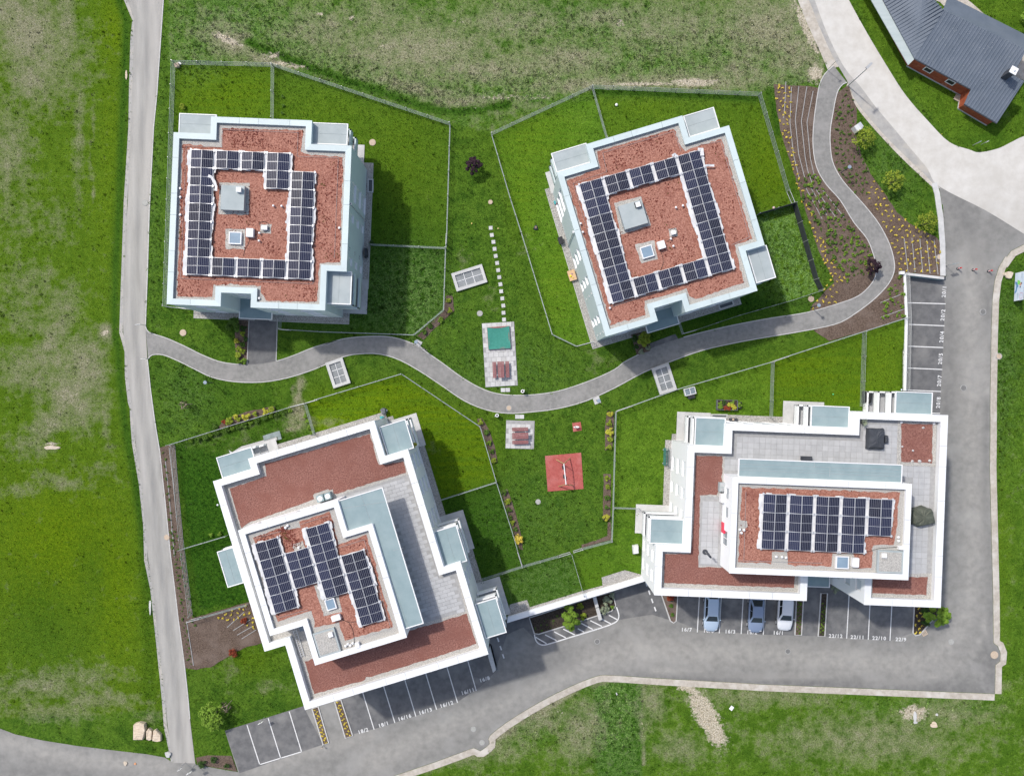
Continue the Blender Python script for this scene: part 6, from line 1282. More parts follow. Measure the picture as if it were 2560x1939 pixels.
for v_, x, y, rr, cc, l in (('N14', 445, 832, .17, (.8, .8, .8), 'white ball on the lawn north of the tilted block'), ('D3', 895, 200, .07, (.1, .7, .35), 'small green ball on the lawn beside the fence'), ('B', 1580, 748, .16, (.6, .45, .45), 'pale ball beside the black screened fence'), ('M', 501, 165, .08, (.8, .6, .2), 'small yellow ball on the courtyard lawn, left one'), ('M', 685, 200, .08, (.75, .6, .25), 'small yellow ball beside the first stepping stone'), ('C3', 140, 1235, .12, (.75, .78, .8), 'small white ball against the west wall of the stepped block'), ('D3', 1650, 150, .09, (.7, .75, .9), 'white and blue ball beside the parking wall')):
    v = gd(px(v_, (x, y))[0], z0f); mb = MB(); mb.ball((0, 0, rr), rr, 14, 8); o = mb.build('ball', mat('ball_%s_%d' % (v_, x), cc, None, 3, .4), local=True, smooth=True); o.location = v; tag(o, l, 'ball')
boxes('plant_pot', 'round-sided brown plant pot in the corner of the north-west fence', 'plant pot', [('pot', M_lidb, [(0, 0, .2, .5, .5, .4)]), ('saucer', M_rim, [(.3, .2, .05, .3, .3, .06)])], px('N0', (1405, 522))[0], 0.3)
boxes('toy_cart', 'small teal and red toy on the gravel of the tilted block', 'toy', [('cart', mat('teal_plastic', (.05, .30, .32), None, 3, .4), [(0, 0, .15, .3, .4, .2)]), ('handle', mat('toy_red', (.6, .08, .08), None, 3, .4), [(.1, -.2, .2, .1, .12, .2)])], px('B1', (212, 932))[0], 0.3)
boxes('flower_trough', 'grey trough with pots on the gravel north of the white block', 'planter', [('trough', M_anth, [(0, 0, .15, .95, .3, .3)]), ('pot', M_lidb, [(-.05, 0, .35, .2, .2, .12)])], px('D1', (1690, 195))[0], -0.03)
for k, q in enumerate(((800, 300), (845, 285), (893, 270), (940, 255), (985, 242), (1000, 300))):
    v = gd(px('C3', q)[0], zt); mb = MB(); mb.box((0, 0, .02), (.42, .58 if k < 5 else .42, .08)); o = mb.build('garden_slab', mat('slate_slab', (.20, .245, .245), (.25, .30, .30), 3, .8, vary=.1), local=True); o.location = v + Vector((0, 0, .02)); o.rotation_euler = (0, 0, .28)
    tag(o, ['first', 'second', 'third', 'fourth', 'fifth', 'lower'][k] + ' grey-green slab from the left on the lawn of the stepped block', 'paving slab', 'slabs laid on the shrub garden lawn')
w = xy(gds(px('C3', (290, 470), (340, 500), (470, 420), (700, 355), (850, 310), (955, 283), (972, 330), (930, 345), (950, 440), (700, 520), (340, 580)), zt)); o = sheet('garden_paving', w, M_slab, 0.06, zt, 1.0); MASK.append(w); pavers(o, w, angC, (0.55, 0.55), 0.02, M_slab, th=0.05)
# window wells
for v_, q, l in (('A1', ((700, 1395), (832, 1390), (820, 1690), (700, 1690)), 'window well'), ('B5', ((960, 250), (1110, 210), (1130, 255), (980, 305)), 'window well'), ('D1', ((1310, 100), (1595, 105), (1590, 170), (1310, 170)), 'window well')):
    w, an = rectify(gds(px(v_, *q), z0f)); c = np.mean(np.array(w), axis=0); r = empty('window_well', (c[0], c[1], 0), {'A1': 'concrete window well at the east wall of the first building', 'B5': 'concrete window well south of the tilted block', 'D1': 'concrete window well north of the white block'}[v_], 'window well'); I = inset(w, .12); mb = MB()
    for i in range(4): mb.prism([w[i], w[(i + 1) % 4], I[(i + 1) % 4], I[i]], -.2, .16)
    mb.build('rim', M_conc, r); mb = MB(); mb.prism(I, -.1, .05); mb.build('grating', mat('well_grating', (.07, .08, .09), (.12, .13, .14), 20, .6), r)

# ------------------------------------------------------------------ street furniture
def signpost(p, label, h, hf, rz, w=0.6, ph=0.45, m=None, name='sign_post'):
    v = gd(p, hf); r = empty(name, v, label, 'sign', None, rz); mb = MB(); mb.bar((0, 0, 0), (0, 0, h), .03, 8); mb.build('post', M_galv, r, local=True); mb = MB(); mb.box((0, -.04, h - ph / 2), (w, .03, ph)); mb.build('sign_panel', m or M_rim, r, local=True)
signpost(px('W30', (232, 122))[0], 'white sign at the north corner of the lane junction', 2.0, zt, 0.1); signpost(px('W30', (282, 432))[0], 'white sign at the south corner of the lane junction', 2.0, zt, 0.0)
signpost(px('P', (150, 850))[0], 'white sign at the end of the lane by the small bark bed', 2.4, zt, 0.5); signpost(px('SW', (1215, 1585))[0], 'white sign standing in the lane mouth', 2.0, zt, 0.5, .45); signpost(px('P', (1010, 260))[0], 'white sign on the kerb of the south-western parking', 1.8, zt, 0.5, .6)
signpost(px('R', (770, 440))[0], 'grey road sign at the kerb by the marker posts', 2.2, zt, 0.25, .8, .5, M_memb2); signpost(px('NE', (402, 420))[0], 'small street sign post at the mouth of the curving path', 2.8, zt, 0.6, .35, .3, M_galv); signpost(px('H', (1505, 1235))[0], 'grey sign post in the grass corner by the wooden house, left one', 1.6, zt, .6, .3, .5, M_memb2); signpost(px('H', (1620, 1225))[0], 'white sign post in the grass corner by the wooden house, right one', 1.4, zt, .6, .2, .4); signpost(px('P', (1750, 612))[0], 'low marker sign at the end of the yellow flower strip', .8, zt, .3, .25, .2, M_lidb)
b0 = gd(px('NE', (525, 515))[0], zt); r = empty('street_lamp', b0, 'tall street lamp at the mouth of the curving path', 'street lamp'); hd = at(px('NE', (640, 405))[0], 6.0); mb = MB(); mb.bar(b0, (b0.x, b0.y, 6.0), .065, 10, .045); mb.bar((b0.x, b0.y, 5.95), (hd.x, hd.y, 6.0), .035, 8); mb.build('post', M_galv, r); mb = MB(); d = (hd - Vector((b0.x, b0.y, 6.0))); an = math.atan2(25, 26); mb.box((hd.x + .3 * math.cos(an), hd.y + .3 * math.sin(an), 6.02), (.85, .26, .1), an); mb.build('lamp_head', M_galv, r)
o, R_ = boxpart(empty('utility_cabinet', gd(px('Q', (1120, 830))[0], z0f), 'grey and white utility cabinet between mulch and young tree', 'cabinet'), px('Q', (1050, 815), (1145, 742), (1200, 825), (1105, 890)), 0.0, 1.0, M_rim, 'casing'); pr = o.parent
A = np.array(R_); mb = MB(); c2 = (A[0] + A[3]) / 2, (A[1] + A[2]) / 2
mb.add([(*A[0], 1.0), (*A[1], 1.0), (*A[2], 1.0), (*A[3], 1.0), (*((A[0] + A[1]) / 2), 1.12), (*((A[2] + A[3]) / 2), 1.12)], [(0, 4, 5, 3), (4, 1, 2, 5), (0, 1, 4), (2, 3, 5)]); mb.build('lid', M_alu, pr)
for k, q in enumerate(((896, 468), (1056, 482), (1216, 496))):
    v = gd(px('R', q)[0], zt); r = empty('marker_post', v, ['left', 'middle', 'right'][k] + ' one of three red and white marker posts across the street', 'marker post', 'marker posts across the street'); mb = MB(); mb.bar((0, 0, .03), (0, 0, .10), .17, 14, .12); mb.build('foot', M_black, r, local=True)
    for j in range(5): mb = MB(); mb.bar((0, 0, .1 + j * .15), (0, 0, .25 + j * .15), .075, 12); mb.build('band', M_rim if j % 2 == 0 and j < 4 else mat('signal_red', (.55, .03, .03), None, 3, .5), r, local=True)
def rock(p, s, label, m, hf=zt, seed=0, grp=None):
    rnd = random.Random(seed); v = gd(p, hf); mb = MB(); mb.ball((0, 0, s[2] * .35), 1.0, 12, 8, s); ph = [rnd.uniform(0, 6) for _ in range(4)]
    V = []
    for q in mb.v:
        a = math.atan2(q[1], q[0]); f = 1 + .14 * math.sin(3 * a + ph[0]) + .09 * math.sin(5 * a + ph[1]) + .06 * math.sin(4 * q[2] + ph[2]); V.append((q[0] * f, q[1] * f, min(q[2], s[2] * .8)))
    mb.v = V; o = mb.build('boulder', m, local=True); o.location = v; tag(o, label, 'boulder', grp); return o
M_rock = mat('limestone', (.46, .38, .29), (.60, .53, .43), 2.5, .9, .6, 8)
M_rockp = mat('pale_limestone', (.50, .40, .29), (.68, .58, .46), 3.5, .9, .6, 8, stretch=(0, .4, 3))
rock((2460 + 620 / 10.47, 640 + 500 / 10.47), (.50, .42, .4), 'tan boulder beside the banner at the street bend', M_rock, seed=2)
boulders = ((925, 1370, (.62, .92, .5), 'largest of three pale rocks by the lane corner'), (987, 1393, (.32, .62, .4), 'middle of three pale rocks by the lane corner'), (1035, 1400, (.42, .62, .4), 'right of three pale rocks by the lane corner'))
def cut_block(v_, pts, h, label, grp):
    w = [gd(p, zt) for p in px(v_, *pts)]; c = sum(w, Vector()) / len(w); n = len(w); mb = MB(); V = []
    for f, z in ((1.0, -.05), (1.0, h * .8), (.93, h), (.5, h * 1.04)):
        for p in w: q = c.lerp(p, f); V.append((q.x - c.x + random.uniform(-.03, .03), q.y - c.y + random.uniform(-.03, .03), z + random.uniform(-.04, .04) * (z > 0)))
    Fc = [(k * n + a, k * n + (a + 1) % n, (k + 1) * n + (a + 1) % n, (k + 1) * n + a) for k in range(3) for a in range(n)] + [tuple(range(3 * n, 4 * n))]
    mb.add(V, [f[::-1] for f in Fc]); o = mb.build('cut_rock', M_rockp, local=True); o.location = c; tag(o, label, 'rock', grp)
cut_block('SW', ((888, 1425), (890, 1325), (925, 1312), (960, 1322), (966, 1360), (950, 1425)), .7, boulders[0][3], 'pale rocks by the lane corner')
cut_block('SW', ((970, 1425), (970, 1370), (985, 1352), (1005, 1368), (1003, 1425), (985, 1432)), .5, boulders[1][3], 'pale rocks by the lane corner')
cut_block('SW', ((1008, 1432), (1015, 1368), (1030, 1362), (1062, 1395), (1065, 1436), (1040, 1440)), .5, boulders[2][3], 'pale rocks by the lane corner')
rock(px('SW', (1105, 1530))[0], (.36, .36, .34), 'round pale stone at the lane mouth', M_conc, seed=31); rock(px('SW', (825, 1590))[0], (.22, .26, .2), 'small stone on the sandy road edge, left one', M_rock, seed=32); rock(px('SW', (888, 1592))[0], (.14, .14, .15), 'small orange stone on the sandy road edge', mat('orange_stone', (.6, .28, .14), None, 4, .8), seed=33)
rock(px('S19', (1297, 975))[0], (.22, .70, .15), 'long pale block in the southern meadow', M_conc, seed=34); rock(px('S19', (1455, 1040))[0], (.45, .4, .18), 'pale rubble heap in the southern meadow', M_rockp, seed=35); rock(px('S19', (1300, 1020))[0], (.26, .18, .12), 'pale chunk below the long block in the southern meadow', M_conc, seed=36); rock(px('S19', (1480, 955))[0], (.16, .16, .12), 'small pale chunk above the rubble heap', M_conc, seed=37)
for x, y, s_, l in ((1985, 405, (.5, .42), 'white board lying in the southern meadow beside the bare strip'), (1078, 292, (.14, .3), 'small grey board lying at the top of the lush strip')):
    mb = MB(); mb.box((0, 0, .06), (*s_, .04)); o = mb.build('board', M_rim if x > 1500 else M_conc, local=True); o.location = gd(px('S12', (x, y))[0], zt) + Vector((0, 0, .06)); o.rotation_euler = (.05, .08, .9 if x > 1500 else .4); tag(o, l, 'board')
rock(px('N0', (1000, 600))[0], (.12, .55, .1), 'thin pale stake lying at the lane edge in the north', M_rockp, seed=40); rock((110 / .8637, 966 / .8637), (.9, .22, .1), 'flat tan stone in the western field', M_rock, seed=41); rock(px('SW', (985, 570))[0], (.12, 1.1, .12), 'long pale stake lying at the lane edge in the south', M_conc, seed=42)
# white bench-like barrier on the planted island
r = boxes('barrier', 'white two-part concrete barrier on the planted island', 'barrier', [('block', M_conc, [(0, .78, .35, .42, 1.5, .7)]), ('block', M_conc, [(0, -.78, .35, .42, 1.5, .7)])], px('G', (1291, 330))[0], 0.26, hf=zt)
boxes('drain_grate', 'rusty square drain cover at the corner flower bed', 'drain cover', [('frame', M_lidb, [(0, 0, .06, .62, .62, .05)]), ('bars', M_lidd, [(-.15, 0, .09, .05, .4, .02), (0, 0, .09, .05, .4, .02), (.15, 0, .09, .05, .4, .02)])], px('S19', (1375, 272))[0], 0.5, hf=zt)

# advertising banner at the street bend
g0, g1 = gd((2536.4, 683.5), zt), gd((2528.3, 753.7), zt); r = empty('banner', g0, 'large printed banner on a frame beside the boulder', 'banner'); u = (g1 - g0); L = u.length; u.normalize(); nrm = Vector((u.y, -u.x, 0)); 
if nrm.x > 0: nrm = -nrm
def BP(s, t, d=0.0): q = g0 + u * (L * s) + nrm * d; return (q.x + (0.06 * math.sin(7 * s) if 0 else 0), q.y, g0.z + 0.15 + 1.75 * t)
mb = MB()
for s_ in (0.0, 0.5, 1.0): mb.bar(BP(s_, -.08, -.03), BP(s_, 1.03, -.03), .03, 8); mb.bar(BP(s_, .6, -.03), BP(s_, -.08, -.8), .025, 6)
for t_ in (0.0, 1.0): mb.bar(BP(0, t_, -.03), BP(1, t_, -.03), .025, 6)
mb.build('frame', M_galv, r); mb = MB(); mb.add([BP(0, 0), BP(1, 0), BP(1, 1), BP(0, 1), BP(0, 0, -.012), BP(1, 0, -.012), BP(1, 1, -.012), BP(0, 1, -.012)], [(0, 1, 2, 3), (7, 6, 5, 4), (0, 4, 5, 1), (2, 6, 7, 3), (1, 5, 6, 2), (3, 7, 4, 0)]); sh = mb.build('sheet', mat('banner_print', (.55, .66, .80), (.72, .78, .86), .8, .5), r)
def blot(pts, m, d): mb = MB(); n = len(pts); mb.add([BP(s, t, d) for s, t in pts], [tuple(range(n))]); mb.build('print', m, sh)
blot([(.26, .30), (.30, .55), (.36, .62), (.44, .55), (.44, .35), (.36, .28)], mat('print_green', (.22, .62, .16), None, 3, .5), .004); blot([(.30, .05), (.34, .25), (.50, .42), (.54, .30), (.66, .26), (.76, .05), (.70, .02), (.58, .16), (.46, .18), (.36, .04)], mat('print_blue', (.10, .24, .46), (.16, .32, .55), 3, .5), .004)
blot([(.36, .66), (.40, .74), (.46, .74), (.50, .62), (.46, .50), (.40, .56)], mat('print_skin', (.55, .34, .25), None, 3, .5), .006); blot([(.36, .72), (.38, .80), (.43, .80), (.44, .73)], M_anth, .008); blot([(.50, .60), (.52, .70), (.56, .66), (.55, .54)], M_anth, .008)
for s0, s1, t0 in ((.06, .30, .78), (.05, .22, .70), (.74, .90, .42), (.74, .94, .35)): blot([(s0, t0), (s1, t0), (s1, t0 + .025), (s0, t0 + .025)], M_memb2, .004)
pr_ = mat('print_red', (.60, .05, .08), None, 3, .5)
for a in (((.74, .62), (.95, .62), (.95, .64), (.74, .64)), ((.74, .86), (.95, .86), (.95, .88), (.74, .88)), ((.74, .62), (.75, .62), (.75, .88), (.74, .88)), ((.94, .62), (.95, .62), (.95, .88), (.94, .88))): blot(list(a), pr_, .004)

# ------------------------------------------------------------------ parked cars
def car(p, rz, paint, label, estate=False):
    v = gd(p, zt); r = empty('parked_car', (v.x, v.y, v.z + .04), label, 'car', 'cars parked behind the white block', rz)
    L_, w = 4.45, 0.885
    # stations along the length: y, sill z, shoulder z, shoulder half width, deck z at the centre line
    ST = [(-2.22, .42, .62, .60, .66), (-2.14, .30, .80, .74, .88), (-1.85, .24, .92, .84, .97), (-1.2, .22, .95, .885, 1.0), (-.3, .22, .94, .895, .98), (.7, .22, .92, .89, .96), (1.15, .22, .88, .88, .95), (1.55, .24, .80, .86, .88), (1.95, .28, .70, .78, .77), (2.15, .34, .60, .62, .65), (2.23, .42, .52, .45, .54)]
    if estate: ST[0] = (-2.20, .42, .66, .68, .70); ST[1] = (-2.16, .30, .86, .80, .93)
    prof = []
    for y, zs, zh, hw, zd in ST:
        half = [(hw * .88, zs), (hw * .985, zs + .12), (hw, (zs + zh) / 2 + .05), (hw * .975, zh - .03), (hw * .90, zh + .01), (hw * .55, zd - .01), (0, zd)]
        prof.append([(x, y, z) for x, z in half] + [(-x, y, z) for x, z in half[-2::-1]])
    mb = MB(); k = len(prof[0]); V = [q for s in prof for q in s]; Fc = []
    for i in range(len(prof) - 1):
        for j in range(k - 1): a = i * k + j; Fc.append((a, a + 1, a + k + 1, a + k))
        Fc.append((i * k + k - 1, i * k, (i + 1) * k, (i + 1) * k + k - 1))
    Fc += [tuple(range(k)), tuple(range(len(V) - 1, len(V) - k - 1, -1))]
    mb.add(V, [f[::-1] for f in Fc]); mb.build('body', paint, r, local=True, smooth=True)
    yb0, yb1, yt0, yt1 = (-2.05, 1.02, -1.75, .22) if estate else (-1.72, 1.02, -.98, .25)
    zb, zt_ = .94, 1.44; n = 7; G = []
    def cab(t, s):       # t along height 0..1, s around: returns corner rectangle
        y0 = yb0 + (yt0 - yb0) * t; y1 = yb1 + (yt1 - yb1) * t; hw = .80 - .19 * t ** 1.2; return y0, y1, hw, zb + (zt_ - zb) * t
    cab0, cab1 = cab(0, 0), cab(1, 0)
    def ring(t, rad):
        y0, y1, hw, z = cab(t, 0); o_ = []
        for (cx_, cy_, a0) in ((hw - rad, y1 - rad, 0), (-hw + rad, y1 - rad, 90), (-hw + rad, y0 + rad, 180), (hw - rad, y0 + rad, 270)):
            for q in range(4): a = math.radians(a0 + q * 30); o_.append((cx_ + rad * math.cos(a), cy_ + rad * math.sin(a), z))
        return o_
    R0, R1 = ring(0, .12), ring(1, .14); mb = MB(); m_ = len(R0); top = [(x * .93, y * .97 if y > 0 else y * .98, z + .035) for x, y, z in R1]
    mb.add(R1 + top, [(i, (i + 1) % m_, m_ + (i + 1) % m_, m_ + i) for i in range(m_)] + [tuple(range(m_, 2 * m_))]); mb.build('roof', paint, r, local=True, smooth=False)
    gl = mat('car_glass', (.012, .016, .018), (.02, .025, .028), 2, .05, spec=.6)
    pil = MB(); pil.add(R0 + R1, [(i, (i + 1) % m_, m_ + (i + 1) % m_, m_ + i) for i in range(m_)]); pil.build('pillars', paint, r, local=True)
    def pane(nm, idx0, idx1, a, b):
        p0, p1 = np.array(R0[idx0]), np.array(R0[idx1]); q0, q1 = np.array(R1[idx0]), np.array(R1[idx1])
        c_ = []
        for s_, t_ in ((a, .08), (b, .08), (b, .93), (a, .93)):
            x = (p0 * (1 - s_) + p1 * s_) * (1 - t_) + (q0 * (1 - s_) + q1 * s_) * t_; c_.append(x)
        nn = np.cross(c_[1] - c_[0], c_[3] - c_[0]); nn = nn / np.linalg.norm(nn)
        if np.dot(nn, np.mean(c_, axis=0) - np.array((0, -.3, 1.0))) < 0: nn = -nn; c_ = c_[::-1]
        mb = MB(); mb.add([tuple(x + nn * .012) for x in c_], [(0, 1, 2, 3)]); mb.build(nm, gl, r, local=True)
    pane('windscreen', 3, 4, -.02, 1.02); pane('rear_window', 11, 12, .02, .98); pane('side_window', 7, 8, .04, .52); pane('side_window', 7, 8, .55, .96); pane('side_window', 15, 0, .04, .45); pane('side_window', 15, 0, .48, .96)
    for s in (-1, 1):
        mb = MB(); mb.ball((s * .98, .78, .98), .10, 8, 6, (1.1, .6, .8)); mb.build('mirror', paint, r, local=True, smooth=True)
        mb = MB(); mb.ball((s * .60, 1.98, .66), .16, 8, 6, (1.1, .8, .5)); mb.build('headlight', mat('headlight', (.5, .52, .55), None, 3, .1, spec=.6), r, local=True, smooth=True)
        mb = MB(); mb.box((s * .66, -2.14, .80), (.24, .10, .22)); mb.build('tail_light', mat('tail_red', (.4, .01, .01), None, 3, .2), r, local=True)
        for y in (-1.35, 1.38):
            mb = MB(); mb.bar((s * .70, y, .31), (s * .905, y, .31), .31, 20); wo = mb.build('wheel', M_black, r, local=True); mb = MB(); mb.bar((s * .90, y, .31), (s * .915, y, .31), .20, 14); mb.build('rim', M_alu, wo, local=True)
def paintm(n, c): return mat(n, c, tuple(min(1, x * 1.03) for x in c), 1.0, .25, metal=.08, spec=.5, coat=.5)
car((1775.5, 1526), math.pi - .045, paintm('ice_blue_paint', (.46, .56, .68)), 'pale blue estate car, left one of the three parked cars', True)
car((1886, 1529), math.pi - .05, paintm('slate_blue_paint', (.24, .30, .42)), 'slate blue saloon car, middle one of the three parked cars', False)
car((1958.5, 1524), math.pi - .06, mat('white_paint', (.74, .75, .77), (.77, .78, .80), 1, .25, spec=.5, coat=.6), 'white car, right one of the three parked cars', True)

# ------------------------------------------------------------------ wooden house in the north-east
def hh(x, y, z): return at(px('HH', (x, y))[0], z)
hv = hh(780, 520, 0); house = empty('wooden_house', (hv.x, hv.y, 0), 'red timber house with dark corrugated roof', 'house')
E1, E2, R1, R2 = hh(510, 400, 2.5), hh(895, 610, 2.5), hh(705, 68, 4.4), hh(1262, 345, 4.4)
E1, E2, E3, E4 = hh(510, 400, 2.5), hh(895, 610, 2.5), hh(850, 710, 1.95), hh(1075, 840, 1.95)
ed = (E2 - E1); ed.z = 0; ed.normalize(); up = Vector((-ed.y, ed.x, 0)) if Vector((-ed.y, ed.x, 0)).dot(R1 - E1) > 0 else Vector((ed.y, -ed.x, 0))
M_croof = mat('corrugated_steel', (.120, .145, .180), (.14, .166, .205), .7, .5, metal=.1, spec=.3, c3=(.165, .19, .225), s3=.5, lo3=.5, hi3=.85)
def plane_z(p, o, z0, slope, upv): return z0 + slope * (Vector((p.x, p.y, 0)) - Vector((o.x, o.y, 0))).dot(upv)
dR = (Vector((R1.x, R1.y, 0)) - Vector((E1.x, E1.y, 0))).dot(up); slope = (4.4 - 2.5) / dR
def proj(p): return Vector((p.x, p.y, plane_z(p, E1, 2.5, slope, up)))
poly = [E1, E2, proj(E3), proj(E4), proj(hh(1237, 568, 3.0)), proj(hh(1170, 528, 3.2)), proj(hh(1262, 348, 4.3)), R1]
def roofslab(poly, name, th=.10):
    mb = MB(); n = len(poly); T_ = [tuple(p) for p in poly]; B_ = [(p.x, p.y, p.z - th) for p in poly]; mb.add(T_ + B_, [tuple(range(n)), tuple(range(2 * n - 1, n - 1, -1))] + [((i + 1) % n, i, n + i, n + (i + 1) % n) for i in range(n)]); o = mb.build(name, M_croof, house); bm = bmesh.new(); bm.from_mesh(o.data); bmesh.ops.recalc_face_normals(bm, faces=bm.faces); bm.to_mesh(o.data); bm.free(); return o
def ribs(poly, udir, updir, pitch, o_par, h=.045, name='rib'):
    """raised ribs running up the slope, clipped to the roof outline"""
    Q = [((Vector((p.x, p.y, 0)).dot(udir)), Vector((p.x, p.y, 0)).dot(updir), p.z) for p in poly]; us = [q[0] for q in Q]; n = len(Q); A_ = np.array([[q[0], q[1], 1] for q in Q]); cf = np.linalg.lstsq(A_, np.array([q[2] for q in Q]), rcond=None)[0]; mb = MB(); u_ = min(us) + pitch / 2; k = 0
    while u_ < max(us):
        xs_ = []
        for i in range(n):
            a, b = Q[i], Q[(i + 1) % n]
            if (a[0] > u_) != (b[0] > u_): xs_.append(a[1] + (b[1] - a[1]) * (u_ - a[0]) / (b[0] - a[0]))
        xs_.sort()
        for a, b in zip(xs_[0::2], xs_[1::2]):
            def W3(uu, vv, dz): q = udir * uu + updir * vv; return (q.x, q.y, cf[0] * uu + cf[1] * vv + cf[2] + dz)
            w2 = pitch * .2; mb.add([W3(u_ - w2, a, .002), W3(u_ + w2, a, .002), W3(u_ + w2 * .5, a, h), W3(u_ - w2 * .5, a, h), W3(u_ - w2, b, .002), W3(u_ + w2, b, .002), W3(u_ + w2 * .5, b, h), W3(u_ - w2 * .5, b, h)], [(3, 2, 6, 7), (0, 3, 7, 4), (2, 1, 5, 6), (0, 1, 2, 3), (7, 6, 5, 4)])
        u_ += pitch; k += 1
    mb.build(name, M_croof, o_par)
ro = roofslab(poly, 'roof'); ribs(poly, ed, up, .37, ro)
mb = MB()
for k in range(120):
    p = E1.lerp(E2, random.uniform(-.0, 1.35)) + up * random.uniform(-1.0, dR - .3)
    if inpoly([(q.x, q.y) for q in poly], p.x, p.y) and k % 2 == 0: z_ = plane_z(p, E1, 2.5, slope, up); mb.ball((p.x, p.y, z_ + .05), .028, 6, 4)
mb.build('roof_screw', M_alu, ro)
W0, Wr = hh(235, -110, 2.5), hh(575, -80, 4.4); poly2 = [W0, E1 + Vector((-.02, 0, 0)), R1, Wr]; wd = (E1 - W0); wd.z = 0; wd.normalize(); wu = Vector((-wd.y, wd.x, 0)); wu = wu if wu.dot(R1 - E1) > 0 else -wu
ro2 = roofslab(poly2, 'roof'); ribs(poly2, wd, wu, .37, ro2)
back = [R1, proj(hh(1262, 348, 4.3)), hh(1262, 348, 4.3) + up * 2.2 + Vector((0, 0, -.9)), R1 + up * 2.2 + Vector((0, 0, -.9))]; roofslab(back, 'roof')
M_annex = mat('pale_roof_sheet', (.36, .42, .42), (.42, .48, .48), .8, .6, stretch=(.5, .3, 3))
an_ = [hh(508, 404, 2.35), hh(466, 446, 2.05), hh(212, 0, 2.05), hh(140, -125, 2.05), hh(215, -125, 2.35), hh(288, 0, 2.35)]
mb = MB(); n = len(an_); mb.add([tuple(p) for p in an_] + [(p.x, p.y, p.z - .08) for p in an_], [tuple(range(n))[::-1], tuple(range(n, 2 * n))] + [(i, (i + 1) % n, n + (i + 1) % n, n + i) for i in range(n)]); mb.build('annex_roof', M_annex, house)
M_plank = mat('red_plank', (.27, .062, .030), (.36, .095, .045), 2.5, .75, .2, 20, c3=(.42, .20, .13), s3=1.4, lo3=.62, hi3=.78, vary=.12)
def plank_wall(a, b, z0, z1, nrm, skip=None, bh=.19):
    k = int((z1 - z0) / bh); mb0 = None
    for i in range(k):
        z = z0 + i * bh; n_ = nrm * .03; A, B = a + nrm * .0, b + nrm * .0
        mb = MB(); pts = [(A.x, A.y), (B.x, B.y)]; mb.add([(A.x + n_.x, A.y + n_.y, z), (B.x + n_.x, B.y + n_.y, z), (B.x + n_.x * .4, B.y + n_.y * .4, z + bh - .012), (A.x + n_.x * .4, A.y + n_.y * .4, z + bh - .012), (A.x - n_.x, A.y - n_.y, z), (B.x - n_.x, B.y - n_.y, z), (B.x - n_.x, B.y - n_.y, z + bh), (A.x - n_.x, A.y - n_.y, z + bh)], [(0, 1, 2, 3), (3, 2, 6, 7), (1, 0, 4, 5), (5, 4, 7, 6), (0, 3, 7, 4), (2, 1, 5, 6)]); o = mb.build('plank', M_plank, house); bm = bmesh.new(); bm.from_mesh(o.data); bmesh.ops.recalc_face_normals(bm, faces=bm.faces); bm.to_mesh(o.data); bm.free()
def flat(v, z=0): return Vector((v.x, v.y, z))
ins = up * .22
wa, wb = flat(E1) + ins + ed * .15, flat(E2) + ins; plank_wall(wa, wb, .18, 2.45, -up); wc, wd_ = flat(E3) + ins * 1.0 + ed * .2, flat(E4) + ins - ed * .3; plank_wall(wc, wd_, .18, 1.95, -up); plank_wall(wb, wc, .18, 2.1, -ed)
plank_wall(flat(E4) + ins - ed * .3, flat(hh(1237, 568, 3.0)) - ed * .3, .18, 2.0, ed); plank_wall(wa, flat(W0) + wu * .25, .18, 2.3, -wu)
for a, b in ((wa, wb), (wc, wd_), (wb, wc)):
    d = (b - a).normalized(); n_ = Vector((d.y, -d.x, 0)) * .06; mb = MB(); mb.prism([(a.x + n_.x, a.y + n_.y), (b.x + n_.x, b.y + n_.y), (b.x - n_.x, b.y - n_.y), (a.x - n_.x, a.y - n_.y)], 0, .2); mb.build('plinth', M_conc, house)
for t_ in (.29, .70):
    c_ = wa.lerp(wb, t_) - up * .05; mb = MB(); mb.mi = 0
    for (s0, s1, z0, z1) in ((-.5, .5, 1.05, 1.15), (-.5, .5, 1.85, 1.95), (-.5, -.4, 1.15, 1.85), (.4, .5, 1.15, 1.85)):
        a, b = c_ + ed * s0, c_ + ed * s1; mb.prism([(a.x, a.y), (b.x, b.y), (b.x - up.x * .05, b.y - up.y * .05), (a.x - up.x * .05, a.y - up.y * .05)], z0, z1)
    wo = mb.build('window', M_rim, house); a, b = c_ - ed * .4, c_ + ed * .4; mb = MB(); mb.prism([(a.x, a.y), (b.x, b.y), (b.x - up.x * .02, b.y - up.y * .02), (a.x - up.x * .02, a.y - up.y * .02)], 1.15, 1.85); mb.build('pane', M_black, wo)
for a, b in ((E1, E2), (proj(E3), proj(E4))): mb = MB(); mb.bar(a - up * .05 + Vector((0, 0, -.06)), b - up * .05 + Vector((0, 0, -.06)), .055, 8); mb.build('gutter', M_anth, house)
ch = proj(hh(1112, 530, 3.1)); mb = MB(); an2 = math.atan2(ed.y, ed.x); mb.box((ch.x, ch.y, ch.z + .7), (.62, .62, 1.9), an2); co = mb.build('chimney', M_anth, house); mb = MB(); mb.box((ch.x, ch.y, ch.z + 1.72), (.78, .78, .1), an2); mb.ball((ch.x, ch.y, ch.z + 1.8), .15, 10, 6); mb.build('cap', M_rim, co)
MASK.append([(p.x, p.y) for p in (wa, wb, wc, wd_, flat(hh(1237, 568, 0)), flat(R2), flat(R1))])
